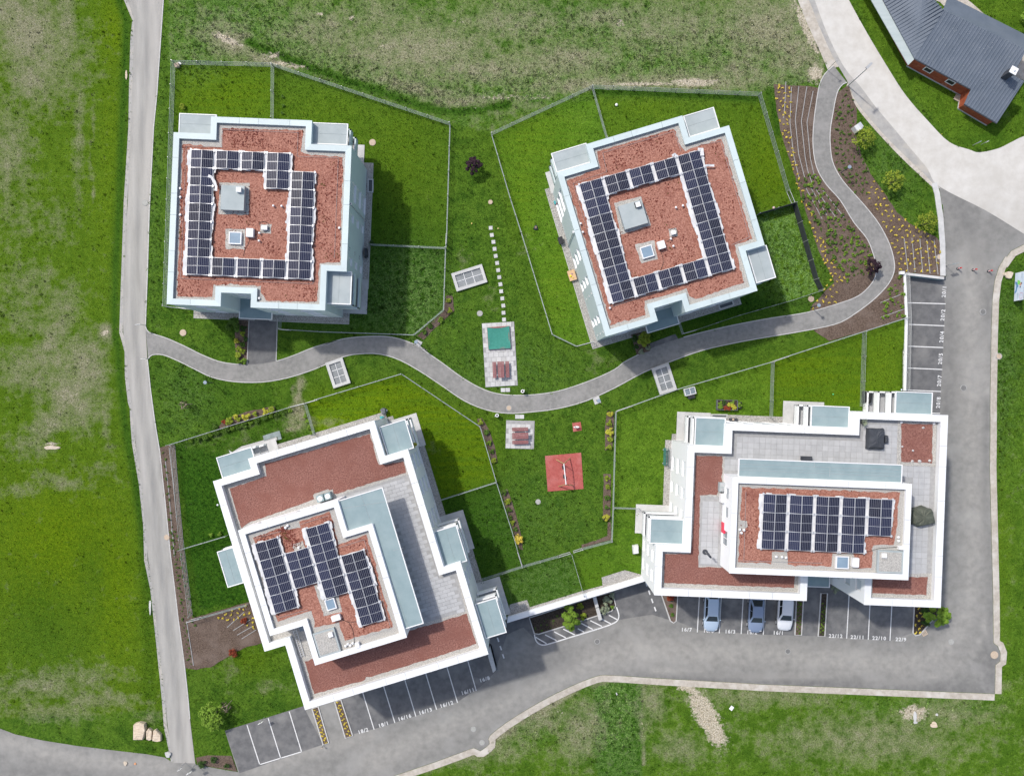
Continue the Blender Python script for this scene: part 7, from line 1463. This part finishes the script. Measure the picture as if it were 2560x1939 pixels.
boxes('doorstep', 'worn timber doorstep in the corner of the wooden house', 'doorstep', [('step', mat('old_plank', (.38, .33, .26), (.46, .40, .32), 4, .9), [(0, 0, .14, 1.1, .65, .1), (0, 0, .06, .9, .5, .1)]), ('tread', mat('old_plank', (.38, .33, .26)), [(.0, .2, .2, 1.1, .2, .04)])], px('H', (1305, 600))[0], -.5, hf=zt)
w = xy(gds(px('HH', (720, 40), (870, 0), (860, -120), (560, -120), (640, 0)), zt)); w = xy(gds(px('HH', (640, -10), (860, -10), (990, 100), (1110, 190), (1200, 290), (1290, 360), (1290, 560), (1190, 530), (1250, 350)), zt)); sheet('gravel_yard', w, M_verge, .03, zt, 2, jit=.1, jstep=.8); MASK.append(w)

# ------------------------------------------------------------------ vegetation
def leaf_mat(n, c1, c2, c3=None): return mat(n, c1, c2, 5.0, 0.75, spec=0.15, sharp=(0.3, 0.7), c3=c3, s3=2.2, lo3=0.5, hi3=0.7, coord='obj', vary=0.12)
L_green = leaf_mat('leaf_green', (0.040, 0.090, 0.012), (0.110, 0.190, 0.030)); L_bright = leaf_mat('leaf_bright', (0.085, 0.165, 0.014), (0.190, 0.300, 0.040)); L_lime = leaf_mat('leaf_lime', (0.135, 0.195, 0.016), (0.275, 0.335, 0.038))
L_yellow = leaf_mat('leaf_yellow', (0.55, 0.43, 0.04), (0.78, 0.62, 0.12)); L_ygreen = leaf_mat('leaf_yellow_green', (0.30, 0.31, 0.03), (0.48, 0.46, 0.06)); L_purple = leaf_mat('leaf_purple', (0.018, 0.010, 0.016), (0.050, 0.026, 0.036)); L_red = leaf_mat('leaf_red', (0.17, 0.030, 0.016), (0.28, 0.065, 0.030))
L_dark = leaf_mat('leaf_dark', (0.022, 0.052, 0.012), (0.058, 0.110, 0.024)); L_silver = leaf_mat('leaf_silver', (0.16, 0.19, 0.12), (0.30, 0.34, 0.24)); L_twig = leaf_mat('bare_twig', (0.060, 0.045, 0.035), (0.12, 0.095, 0.075)); M_bark = mat('bark', (0.11, 0.085, 0.06), (0.18, 0.145, 0.11), 8, 0.9)
def leaves(n, centres, size, rng, flat_=0.55):
    """n rhombic leaves around cluster centres [(x,y,z,r)]"""
    C = np.array(centres); k = rng.integers(0, len(C), n); d = rng.normal(size=(n, 3)); d /= np.linalg.norm(d, axis=1)[:, None]
    rad = C[k, 3] * rng.uniform(0.35, 1.0, n) ** 0.5; P = C[k, :3] + d * rad[:, None] * np.array((1, 1, 0.75))
    N = d + np.array((0, 0, flat_ * 1.6)) + rng.normal(scale=0.35, size=(n, 3)); N /= np.linalg.norm(N, axis=1)[:, None]
    U = np.cross(N, rng.normal(size=(n, 3))); U /= np.linalg.norm(U, axis=1)[:, None]; V = np.cross(N, U); s = size * rng.uniform(0.6, 1.3, n)
    A = np.stack([P - U * s[:, None], P + V * s[:, None] * 0.5, P + U * s[:, None], P - V * s[:, None] * 0.5], 1).reshape(-1, 3)
    A[:, 2] = np.maximum(A[:, 2], 0.01)
    return A, np.arange(4 * n).reshape(n, 4)
VAR = {}
def shrub_mesh(kind, m, r, seed, h=0.8, n=240, size=0.09, nc=9):
    key = (kind, m.name, seed, r, h)
    if key in VAR: return VAR[key]
    g = np.random.default_rng(seed); cs = []
    for i in range(nc):
        a = g.uniform(0, 6.28); q = r * math.sqrt(g.uniform(0, 1)) * 0.72; cs.append((q * math.cos(a), q * math.sin(a), h * g.uniform(0.35, 0.85), r * g.uniform(0.28, 0.45)))
    V, Fq = leaves(n, cs, size, g); o = fast_mesh('foliage', V, Fq, m); me = o.data; bpy.data.objects.remove(o); VAR[key] = me
    return me
stem_me = {}
def shrub(p, r, m, label, grp=None, h=None, hf=zg, z=None, name='shrub', cat='shrub', seed=None, n=None, size=None):
    h = h or r * 1.3; v = gd(p, hf, 0.05) if z is None else at(p, z); seed = seed if seed is not None else int(p[0] * 7 + p[1] * 13) % 5
    rr = round(r, 1) if r > 0.25 else 0.2
    root = empty(name, v, label, cat, grp, random.uniform(0, 6)); me = shrub_mesh('s', m, rr, seed, rr * 1.3, n or int(160 + 500 * rr), size or (0.05 + 0.07 * rr))
    o = bpy.data.objects.new('foliage', me); link(o, root); o.scale = (r / rr, r / rr, h / (rr * 1.3))
    mb = MB()
    for k in range(4): a = k * 1.6 + seed; mb.bar((0, 0, -0.05), (0.5 * r * math.cos(a), 0.5 * r * math.sin(a), h * 0.6), 0.012 + 0.012 * r, 5, 0.006)
    mb.build('stem', M_bark, root, local=True)
    return root
def tree(p, r, h, m, label, hf=zg, n=1500, size=0.13, lobes=16, stretch=(1, 1), grp=None, rz=0.0, stakes=None, twigs=False, atz=None):
    v = gd(p, hf) if atz is None else None
    if atz is not None: q = at(p, atz); v = Vector((q.x, q.y, float(hf(q.x, q.y))))
    g = np.random.default_rng(int(p[0] + p[1])); root = empty('young_tree' if r < 1.9 else 'broadleaf_tree', v, label, 'tree', grp, rz); cs = []; mb = MB()
    mb.bar((0, 0, -.05), (0, 0, h * .45), .035 + .02 * r, 7, .03 + .01 * r)
    for i in range(lobes):
        a = i * 2.4 + g.uniform(-.3, .3); q = r * math.sqrt((i + .4) / lobes) * .85; z = h * (0.95 - 0.45 * (q / r) ** 1.5) * g.uniform(.82, 1.05); c = (q * math.cos(a) * stretch[0], q * math.sin(a) * stretch[1], z, r * g.uniform(.17, .30)); cs.append(c)
        mb.bar((0, 0, h * g.uniform(.25, .45)), (c[0], c[1], c[2]), .016 + .006 * r, 5, .006)
    mb.build('trunk', M_bark, root, local=True)
    if twigs:
        tb = MB()
        for i in range(150):
            c = cs[i % lobes]; d = g.normal(size=3); d /= np.linalg.norm(d); tb.bar(c[:3], tuple(np.array(c[:3]) + d * c[3] * 1.4), .012, 4, .004)
        tb.build('crown', m, root, local=True)
    else:
        V, Fq = leaves(n, cs, size, g); fast_mesh('crown', V, Fq, m, root)
    if stakes:
        for k in range(3):
            a = stakes + k * 2.094; b = a + 2.094; x0, y0, x1, y1 = .42 * math.cos(a), .42 * math.sin(a), .42 * math.cos(b), .42 * math.sin(b); mb = MB(); mb.bar((x0, y0, 0), (x0, y0, 1.7), .035, 6); mb.bar((x0, y0, 1.6), (x1, y1, 1.6), .03, 6); mb.build('stake', M_wood if twigs is False else M_lidb, root, local=True)
    return root
tree(px('A8', (1075, 340))[0], 1.05, 2.4, L_purple, 'purple-leaved young tree between the two northern buildings', z0f, 900, .13)
tree(px('R', (20, 440))[0], .95, 2.4, L_purple, 'purple-leaved young tree with stakes at the path bend', z0f, 900, .12, stakes=.5, atz=1.6)
tree(px('W3', (600, 198))[0], .65, 2.2, L_twig, 'bare staked young tree on the lawn near the lane', z0f, stakes=.2, twigs=True, atz=1.6)
tree(px('P', (500, 165))[0], .75, 2.2, L_twig, 'bare staked young tree above the south-western parking', zt, stakes=.9, twigs=True, atz=-1.0)
tree(px('P', (330, 280))[0], 1.7, 2.8, L_bright, 'airy light green young tree beside the lane, south-west', zt, 1100, .15, 20, atz=-.8)
tree(px('G', (1005, 460))[0], 1.35, 3.2, L_bright, 'bright green young tree on the planted island', zt, 1500, .16, 16, (.8, 1.25), atz=-1.0)
tree(px('S19', (1500, 140))[0], 1.45, 3.0, L_bright, 'feathery green young tree at the corner flower bed', zt, 1600, .17, 18, (1.2, .8), atz=-1.0)
tree(px('NE', (625, 825))[0], 1.35, 2.6, L_lime, 'yellow-green young tree below the utility cabinet', z0f, 620, .11, 26, atz=1.5)
tree(px('NE', (800, 1080))[0], 1.30, 2.6, L_lime, 'yellow-green young tree amid the grass wedge by the road', z0f, 620, .11, 26, atz=1.5)
tree(px('NE', (1000, 1330))[0], 1.30, 2.6, L_lime, 'yellow-green young tree at the tip of the grass wedge', z0f, 620, .11, 26, atz=1.5)
tree(px('HH', (1262, 55))[0], 2.2, 5.0, L_bright, 'green tree at the edge behind the wooden house, upper one', zt, 2200, .2, 24); tree(px('HH', (1265, 170))[0], 2.0, 4.4, L_bright, 'green tree at the edge behind the wooden house, lower one', zt, 2000, .2, 22)
shrub(px('W30', (1070, 128))[0], .95, L_green, 'large green shrub beside the north-west entrance path', h=1.4, hf=z0f, n=900, size=.12); shrub(px('B5', (190, 612))[0], .85, L_lime, 'large yellow-green shrub beside the tilted block entrance', h=1.3, hf=z0f, n=800, size=.12)
shrub(px('N0', (1450, 850))[0], .38, L_lime, 'small lime shrub north of the first building', hf=z0f); shrub((300 + 1000 / 3.492, 1480 + 515 / 3.492), .58, L_red, 'round red-brown shrub at the tip of the western bark bed', hf=zt, h=.8, n=700, size=.07); shrub((300 + 1090 / 3.492, 1480 + 240 / 3.492), .42, L_red, 'red-brown shrub among yellow plants beside the stepped block', hf=zt, h=.6, n=500, size=.07)
rows = [('W3', 'w1', z0f, 'in the bark strip north of the shrub garden fence', [(1050, 350, .50, L_lime), (1112, 310, .33, L_ygreen), (1135, 330, .30, L_lime), (1212, 302, .52, L_ygreen), (1298, 285, .34, L_lime), (1385, 260, .45, L_ygreen), (1450, 242, .42, L_lime), (905, 400, .40, L_green), (995, 360, .30, L_red)]),
        ('M2', 'c1', z0f, 'in the bark strip beside the lime lawn', [(142, 262, .38, L_lime), (185, 335, .36, L_green), (205, 412, .34, L_bright), (225, 470, .30, L_green), (237, 532, .32, L_lime)]),
        ('M2', 'c2', z0f, 'in the bark strip west of the playground', [(308, 755, .40, L_green), (332, 816, .40, L_lime), (345, 872, .34, L_green), (348, 930, .30, L_green), (370, 965, .32, L_lime), (385, 1010, .30, L_green), (408, 1080, .58, L_yellow)]),
        ('M2', 'c3', z0f, 'in the bark strip at the top of the playground fence', [(1045, 205, .40, L_ygreen), (1038, 268, .42, L_lime), (1042, 332, .50, L_ygreen), (1046, 382, .34, L_lime), (1036, 442, .40, L_lime)]),
        ('M2', 'c4', z0f, 'in the bark strip along the playground fence', [(1028, 655, .36, L_lime), (1028, 715, .30, L_lime), (1025, 790, .36, L_green), (1025, 855, .30, L_green), (1018, 930, .44, L_ygreen)]),
        ('A8', 'a1', z0f, 'in the bark bed at the bend of the eastern garden fence', [(898, 1260, .30, L_lime), (905, 1330, .36, L_lime), (843, 1398, .36, L_bright), (772, 1440, .32, L_green), (728, 1482, .34, L_green)]),
        ('W30', 'a2', z0f, 'beside the north-west entrance path', [(1140, 198, .34, L_lime), (1085, 265, .34, L_ygreen), (1138, 300, .34, L_green), (1103, 338, .34, L_lime), (1142, 360, .34, L_lime), (1098, 398, .42, L_lime), (1108, 450, .42, L_bright), (1150, 455, .40, L_bright), (1150, 150, .40, L_dark), (1160, 250, .34, L_dark)]),
        ('B5', 'b1', z0f, 'beside the entrance of the tilted block', [(105, 600, .42, L_dark), (180, 735, .40, L_silver), (240, 690, .34, L_silver), (120, 690, .34, L_dark)]),
        ('G', 'k7', zt, 'on the planted island', [(1105, 320, .46, L_lime), (1145, 435, .50, L_lime), (1405, 262, .65, L_silver), (1375, 360, .62, L_silver), (1465, 335, .26, L_bright), (1465, 205, .45, L_silver)]),
        ('S19', 'k5', zt, 'in the corner flower bed', [(1365, 80, .55, L_dark), (1375, 185, .50, L_dark)]),
        ('P', 'sw', zt, 'in the small bark bed by the lane end', [(240, 835, .50, L_dark), (385, 780, .42, L_dark), (550, 860, .36, L_dark)]),
        ('G', 'k6', zt, 'in the triangular kerbed bed', [(2100, 225, .50, L_red), (2110, 320, .25, L_green), (2125, 420, .22, L_green)]),
        ('D4', 'k4', zt, 'below the white overhang by the entrance', [(905, 1280, .60, L_silver)])]
CN = {L_lime.name: 'lime', L_green.name: 'mid-green', L_bright.name: 'bright green', L_ygreen.name: 'yellow-green', L_yellow.name: 'bright yellow', L_red.name: 'reddish', L_dark.name: 'dark green', L_silver.name: 'silvery'}
for v_, bk, hf, where, lst in rows:
    cnt = {}
    for e in lst: cnt[e[3].name] = cnt.get(e[3].name, 0) + 1
    seen = {}
    for (x, y, r_, m_) in lst:
        k = m_.name; seen[k] = seen.get(k, 0) + 1; pre = '' if cnt[k] == 1 else (ordn[seen[k] - 1] + ' ')
        shrub(px(v_, (x, y))[0], r_, m_, (pre + CN[k] + ' shrub ' + where) if not pre else (pre + CN[k] + ' shrub ' + where), 'shrubs ' + where, hf=hf)
for k, (x, y) in enumerate(((680, 535), (750, 525), (820, 505), (870, 480), (930, 465), (1020, 435), (1075, 420), (1135, 405), (1195, 385), (1250, 365), (1310, 345), (1385, 315), (1440, 300), (1500, 285), (1565, 262), (1625, 250))):
    shrub(px('W3', (x, y))[0], .28 + .06 * (k % 3), L_green if k % 3 else L_bright, 'low green hedge plant inside the shrub garden fence', 'hedge plants inside the shrub garden fence', hf=zt, name='hedge_plant', cat='plant')
for k, (x, y) in enumerate(((1765, 300), (1785, 355), (1805, 415), (1830, 465))): shrub(px('W3', (x, y))[0], .28, L_bright, 'low green plant along the short fence of the lime lawn', 'plants along the short fence of the lime lawn', hf=z0f, name='hedge_plant', cat='plant')
for k, (x, y) in enumerate(((860, 35), (862, 100), (858, 150))): shrub(px('A', (x, y))[0], .2, L_green, 'tiny plant in the row beside the short northern fence', 'tiny plants beside the short northern fence', hf=z0f, name='small_plant', cat='plant')
shrub(px('A3', (395, 885))[0], .35, L_dark, 'dark plant at the foot of the east wall of the first building', hf=z0f, name='small_plant', cat='plant'); shrub(px('C4', (1662, 1110))[0], .32, L_ygreen, 'yellow-green balcony plant on the stepped white block', z=6.6, name='balcony_plant', cat='plant')
shrub(px('W3', (868, 1430))[0], .25, L_bright, 'left of two small plants beside the western lawn fence', hf=zt, name='small_plant', cat='plant'); shrub(px('W3', (952, 1418))[0], .27, L_bright, 'right of two small plants beside the western lawn fence', hf=zt, name='small_plant', cat='plant')
# potted palm on the roof terrace
v = at(px('D3', (1245, 515))[0], TZ + .6); root = empty('potted_palm', (v.x, v.y, TZ), 'potted palm in the corner of the roof terrace', 'potted plant'); mb = MB(); mb.bar((0, 0, 0), (0, 0, .4), .17, 14, .22); mb.build('pot', M_black, root, local=True); mb = MB()
for k in range(16):
    a = k * 2.4; t = .35 + .4 * (k % 4) / 4
    for q in range(7): s0, s1 = q / 7, (q + 1) / 7; w_ = .05 * (1 - s0); mb.add([(t * s * math.cos(a) - w2 * math.sin(a), t * s * math.sin(a) + w2 * math.cos(a), .45 + 1.0 * s - .9 * s * s) for s, w2 in ((s0, w_), (s0, -w_), (s1, -.05 * (1 - s1)), (s1, .05 * (1 - s1)))], [(0, 1, 2, 3)])
mb.build('fronds', L_silver, root, local=True)
# lettuces in the raised planter
for k, (dx, dy, m_, l) in enumerate(((-.85, .25, L_bright, 'leafy green vegetable, upper left in the raised planter'), (-.8, -.2, L_bright, 'leafy green vegetable, lower left in the raised planter'), (-.35, .3, L_dark, 'dark green herb in the raised planter'), (-.2, -.32, L_red, 'red lettuce left in the raised planter'), (.15, -.34, L_red, 'red lettuce right in the raised planter'), (.25, .05, L_ygreen, 'lime lettuce left in the raised planter'), (.6, .0, L_ygreen, 'lime lettuce middle in the raised planter'), (.75, -.28, L_ygreen, 'lime lettuce lower right in the raised planter'), (.55, .33, L_bright, 'green lettuce upper right in the raised planter'))):
    me = shrub_mesh('s', m_, .3, k % 4, .39, 300, .07); o = bpy.data.objects.new('lettuce', me); link(o); o.location = (RBL.x + dx, RBL.y + dy, RBL.z + .5); o.scale = (.95, .95, .6); tag(o, l, 'vegetable', 'vegetables in the raised planter')
me = shrub_mesh('s', L_bright, .3, 2, .39, 300, .07); o = bpy.data.objects.new('lettuce', me); link(o); o.location = gd((1670 + 890 / 5.028, 950 + 312 / 5.028), z0f) + Vector((0, 0, .3)); tag(o, 'green plant in the small black tub', 'vegetable', 'vegetables in the raised planter')

# bed plants: many small ones, sharing a few meshes
def small(m, kind, s, n=46, size=.06): return [shrub_mesh(kind, m, .2, 100 + i, .2, n, size, 6) for i in range(4)]
def bedplants(name, meshes, pts, label, grp, hf, s=(.8, 1.3), cat='plant'):
    for p in pts:
        v = gd(p, hf, .05); o = bpy.data.objects.new(name, random.choice(meshes)); link(o); o.location = v; k = random.uniform(*s); o.scale = (k, k, k * .9); o.rotation_euler = (0, 0, random.uniform(0, 6)); tag(o, label, cat, grp)
def scatter_px(view, poly, step, jit, keep=None):
    P = px(view, *poly); A = np.array(P); lo, hi = A.min(0), A.max(0); out = []; r = 0; y = lo[1]
    while y < hi[1]:
        x = lo[0] + (step / 2 if r % 2 else 0)
        while x < hi[0]:
            q = (x + random.uniform(-jit, jit), y + random.uniform(-jit, jit))
            if inpoly(P, q[0], q[1]) and not (keep and not keep(q)): out.append(q)
            x += step
        y += step * .8; r += 1
    return out
Y_S = small(L_yellow, 'y', .2, 46, .062); G_S = small(L_green, 'g', .2, 40, .07); B_S = small(L_bright, 'b', .2, 44, .075)
def outside_path(q): return not inpoly(P_foot, q[0], q[1])
bedplants('flowering_plant', Y_S, scatter_px('NE', [(85, 508), (190, 512), (185, 700), (195, 860), (230, 1000), (250, 1120), (300, 1260), (350, 1400), (440, 1560), (520, 1680), (430, 1690), (350, 1500), (290, 1330), (230, 1160), (180, 960), (125, 800), (95, 620)], 14.0, 3.0, outside_path), 'small yellow plant in the bark bed west of the curving path', 'yellow plants west of the curving path', z0f, (.75, 1.1))
bedplants('flowering_plant', Y_S, scatter_px('NE', [(660, 1060), (760, 1180), (830, 1280), (910, 1345), (1060, 1430), (1082, 1500), (1085, 1630), (830, 1625), (815, 1540), (790, 1480), (740, 1370), (680, 1280), (620, 1200)], 17.0, 4.0, outside_path), 'small yellow plant in the bark bed above the parking ramp', 'yellow plants above the parking ramp', z0f, (.75, 1.1))
bedplants('flowering_plant', Y_S, scatter_px('B5', [(1890, 320), (2000, 300), (2200, 225), (2200, 10), (2100, 0), (1990, 170), (1940, 260)], 17.0, 4.0, outside_path), 'small yellow plant at the southern tip of the western bark bed', 'yellow plants at the southern bed tip', z0f, (.75, 1.1))
def strip(v_, a, b, n): A, B = px(v_, a, b); return [(A[0] + (B[0] - A[0]) * (i + .5) / n + (2.6 if i % 2 else -2.6), A[1] + (B[1] - A[1]) * (i + .5) / n + random.uniform(-1, 1)) for i in range(n)]
bedplants('flowering_plant', Y_S, strip('P', (1655, 150), (1785, 590), 16), 'small yellow plant in the left kerbed strip by the parking', 'yellow plants in the left kerbed strip', zt, (.75, 1.1)); bedplants('flowering_plant', Y_S, strip('P', (1935, 60), (2078, 500), 16), 'small yellow plant in the right kerbed strip by the parking', 'yellow plants in the right kerbed strip', zt, (.75, 1.1))
bedplants('flowering_plant', Y_S, [(300 + x / 3.492, 1480 + y / 3.492) for x, y in ((865, 218), (900, 222), (922, 186), (945, 232), (975, 192), (982, 155), (995, 238), (1030, 172), (1032, 217), (1040, 140), (1080, 152), (1087, 190), (1100, 112), (1115, 285), (1135, 178), (1165, 220), (1163, 258), (1172, 302))], 'small yellow plant in the bark bed beside the stepped block', 'yellow plants beside the stepped block', zt, (.8, 1.2))
bedplants('flowering_plant', Y_S, [(2220 + x / 5.95, 1480 + y / 5.95) for x, y in ((478, 305), (425, 345), (505, 358), (452, 418), (405, 482), (492, 492), (458, 540), (400, 592), (575, 465), (605, 335), (470, 598), (615, 232), (445, 235))], 'small yellow plant in the corner flower bed of the street', 'yellow plants in the corner flower bed', zt, (.8, 1.2))
bedplants('ground_plant', G_S + B_S, scatter_px('NE', [(210, 1060), (330, 1040), (400, 1150), (500, 1280), (600, 1400), (660, 1480), (680, 1640), (520, 1680), (420, 1560), (330, 1360), (260, 1200)], 15, 5, outside_path), 'small green plant in the southern half of the western bark bed', 'green plants in the western bark bed', z0f, (.7, 2.0))
bedplants('ground_plant', G_S, scatter_px('NE', [(480, 545), (525, 520), (575, 660), (565, 800), (600, 930), (660, 1040), (640, 1180), (560, 1150), (460, 1000), (430, 800), (440, 680)], 15, 5, outside_path), 'small green plant in the bark bed between path and grass wedge', 'green plants between path and grass wedge', z0f, (.6, 1.3))
bedplants('ground_plant', B_S, scatter_px('E', [(10, 370), (120, 230), (190, 160), (215, 180), (222, 540), (10, 620)], 17, 5, outside_path), 'bright green plant in the bed between path and parking wall', 'green plants beside the parking wall', z0f, (.8, 1.8))
bedplants('ground_plant', G_S, strip('SW', (1125, 60), (1250, 950), 34) + strip('SW', (1150, 60), (1275, 700), 22), 'small green plant in the bark strip along the lane', 'green plants along the lane', zt, (.5, 1.2)); bedplants('ground_plant', G_S, strip('W3', (420, 620), (520, 1640), 16), 'small green plant in the northern bark strip along the lane', 'green plants along the northern lane strip', zt, (.5, 1.2))
bedplants('ground_plant', G_S + B_S, strip('S19', (332, 0), (318, 280), 16) + strip('S19', (533, 20), (513, 290), 16), 'low green plant in a kerbed strip between the parking bays', 'green plants in the kerbed strips', zt, (.6, 1.1)); bedplants('ground_plant', G_S, scatter_px('G', [(600, 500), (900, 420), (930, 520), (660, 615), (615, 600)], 15, 5), 'low dark plant on the western half of the planted island', 'low plants on the planted island', zt, (.5, 1.0))
# timber strips across the beds
for bk, v_, hf, lst in (('nw', 'Q', z0f, ([(25, 150), (5, 560), (-10, 700)], [(108, 230), (85, 760), (140, 1250), (225, 1600)], [(218, 220), (165, 720), (215, 1230), (320, 1640)], [(338, 225), (255, 740), (310, 1260), (345, 1460), (420, 1675)], [(432, 290), (340, 760), (390, 1290), (440, 1520), (520, 1660)])),
                       ('ne', 'R', z0f, ([(333, 150), (375, 515)], [(415, 150), (448, 505)], [(497, 158), (527, 510)], [(570, 165), (605, 520)], [(645, 165), (688, 530)])), ('nw', 'NE', z0f, ([(270, 1120), (370, 1310)], [(300, 1120), (400, 1290)], [(330, 1130), (450, 1300)], [(375, 1140), (500, 1300)])),
                       ('ramp', 'E', z0f, ([(0, 425), (225, 335)], [(0, 560), (225, 480)])), ('west', 'W3', zt, ([(435, 730), (470, 1060), (520, 1640)], [(470, 600), (515, 1000), (545, 1300)])), ('west', 'SW', zt, ([(1125, 60), (1140, 130)], [(1225, 660), (1270, 950)], [(1490, 700), (1600, 600)], [(1530, 720), (1640, 650)], [(1555, 750), (1660, 690)], [(1585, 775), (1680, 715)]))):
    for L_ in lst: ribbon('timber_strip', xy(gds(px(v_, *L_), hf)), .07, M_grout, .10, 0, hf, BEDS[bk][0], step=3)

# ------------------------------------------------------------------ grass and weeds standing on the turf
cell = .2; x0g, y0g, wg, hg = -62, -48, 124, 96; mgx, mgy = np.meshgrid(np.arange(x0g, x0g + wg, cell) + cell / 2, np.arange(y0g, y0g + hg, cell) + cell / 2); free = np.ones(mgx.shape, bool)
for P in MASK:
    A = np.array([p[:2] for p in P]); lo, hi = A.min(0), A.max(0); i0, i1 = max(0, int((lo[0] - x0g) / cell)), int((hi[0] - x0g) / cell) + 2; j0, j1 = max(0, int((lo[1] - y0g) / cell)), int((hi[1] - y0g) / cell) + 2
    if i1 <= 0 or j1 <= 0: continue
    free[j0:j1, i0:i1] &= ~inpoly([tuple(p) for p in A], mgx[j0:j1, i0:i1], mgy[j0:j1, i0:i1])
def scatter(n, dens=None):
    X = RNG.uniform(x0g, x0g + wg - .01, n); Y = RNG.uniform(y0g, y0g + hg - .01, n); ok = free[((Y - y0g) / cell).astype(int), ((X - x0g) / cell).astype(int)]; X, Y = X[ok], Y[ok]
    if dens is not None:
        d = dens(X, Y); k = RNG.uniform(0, 1, len(X)) < d; X, Y = X[k], Y[k]
    return X, Y
def tufts(name, X, Y, hmin, hmax, wid, nb, label, tint):
    n = len(X); Z = zg(X, Y); P = np.stack([X, Y, Z], 1); V = []; base = RNG.uniform(0, 6.28, n); hh_ = RNG.uniform(hmin, hmax, n); tn = RNG.normal(0, tint, n)
    for b in range(nb):
        a = base + b * 6.28 / nb + RNG.uniform(-.4, .4, n); d = np.stack([np.cos(a), np.sin(a), np.zeros(n)], 1); s = np.stack([-np.sin(a), np.cos(a), np.zeros(n)], 1); ln = hh_ * RNG.uniform(.7, 1.2, n)
        q = P + d * (ln * .08)[:, None]; tip = P + d * (ln * .75)[:, None] + np.array((0, 0, 1)) * (ln * .65)[:, None]; w = s * (wid * RNG.uniform(.7, 1.3, n))[:, None]
        V += [q - w, q + w, tip]
    V = np.stack(V, 1).reshape(-1, 3); Fq = np.arange(len(V)).reshape(-1, 3); vg = veg(X, Y); at_ = {k: np.repeat(v_, 3 * nb) for k, v_ in vg.items()}; at_['tint'] = np.clip(at_['tint'] + np.repeat(tn, 3 * nb) + RNG.normal(0, .08, len(V)), -.6, 1.1)
    o = fast_mesh(name, V, Fq, GRASS, attrs=at_); tag(o, label, 'grass', kind='stuff'); return o
X, Y = scatter(190000, lambda x, y: np.where(x < -43.5, .35, 1.0)); tufts('grass', X, Y, .05, .15, .030, 4, 'short grass covering the lawns and meadows', .34)
X, Y = scatter(150000, lambda x, y: blobs(x, y, WEED) * .75 + .05 * (np.sin(x * .9) * np.cos(y * 1.1) > .3)); tufts('weeds', X, Y, .12, .30, .075, 5, 'leafy weeds in the northern meadow and rough corners', .36)
X, Y = scatter(500, lambda x, y: blobs(x, y, [(2060, 270, 70, 60, .9), (2040, 300, 60, 30, .9), (1980, 200, 60, 40, .4), (2170, 1200, 40, 200, .2)])); k = len(X); 
if k:
    V, Fq = leaves(k * 5, [(x, y, float(zg(x, y)) + .12, .10) for x, y in zip(X, Y)], .045, RNG); o = fast_mesh('dandelions', V, Fq, L_yellow); tag(o, 'yellow meadow flowers beside the wooden house', 'flowers', kind='stuff')
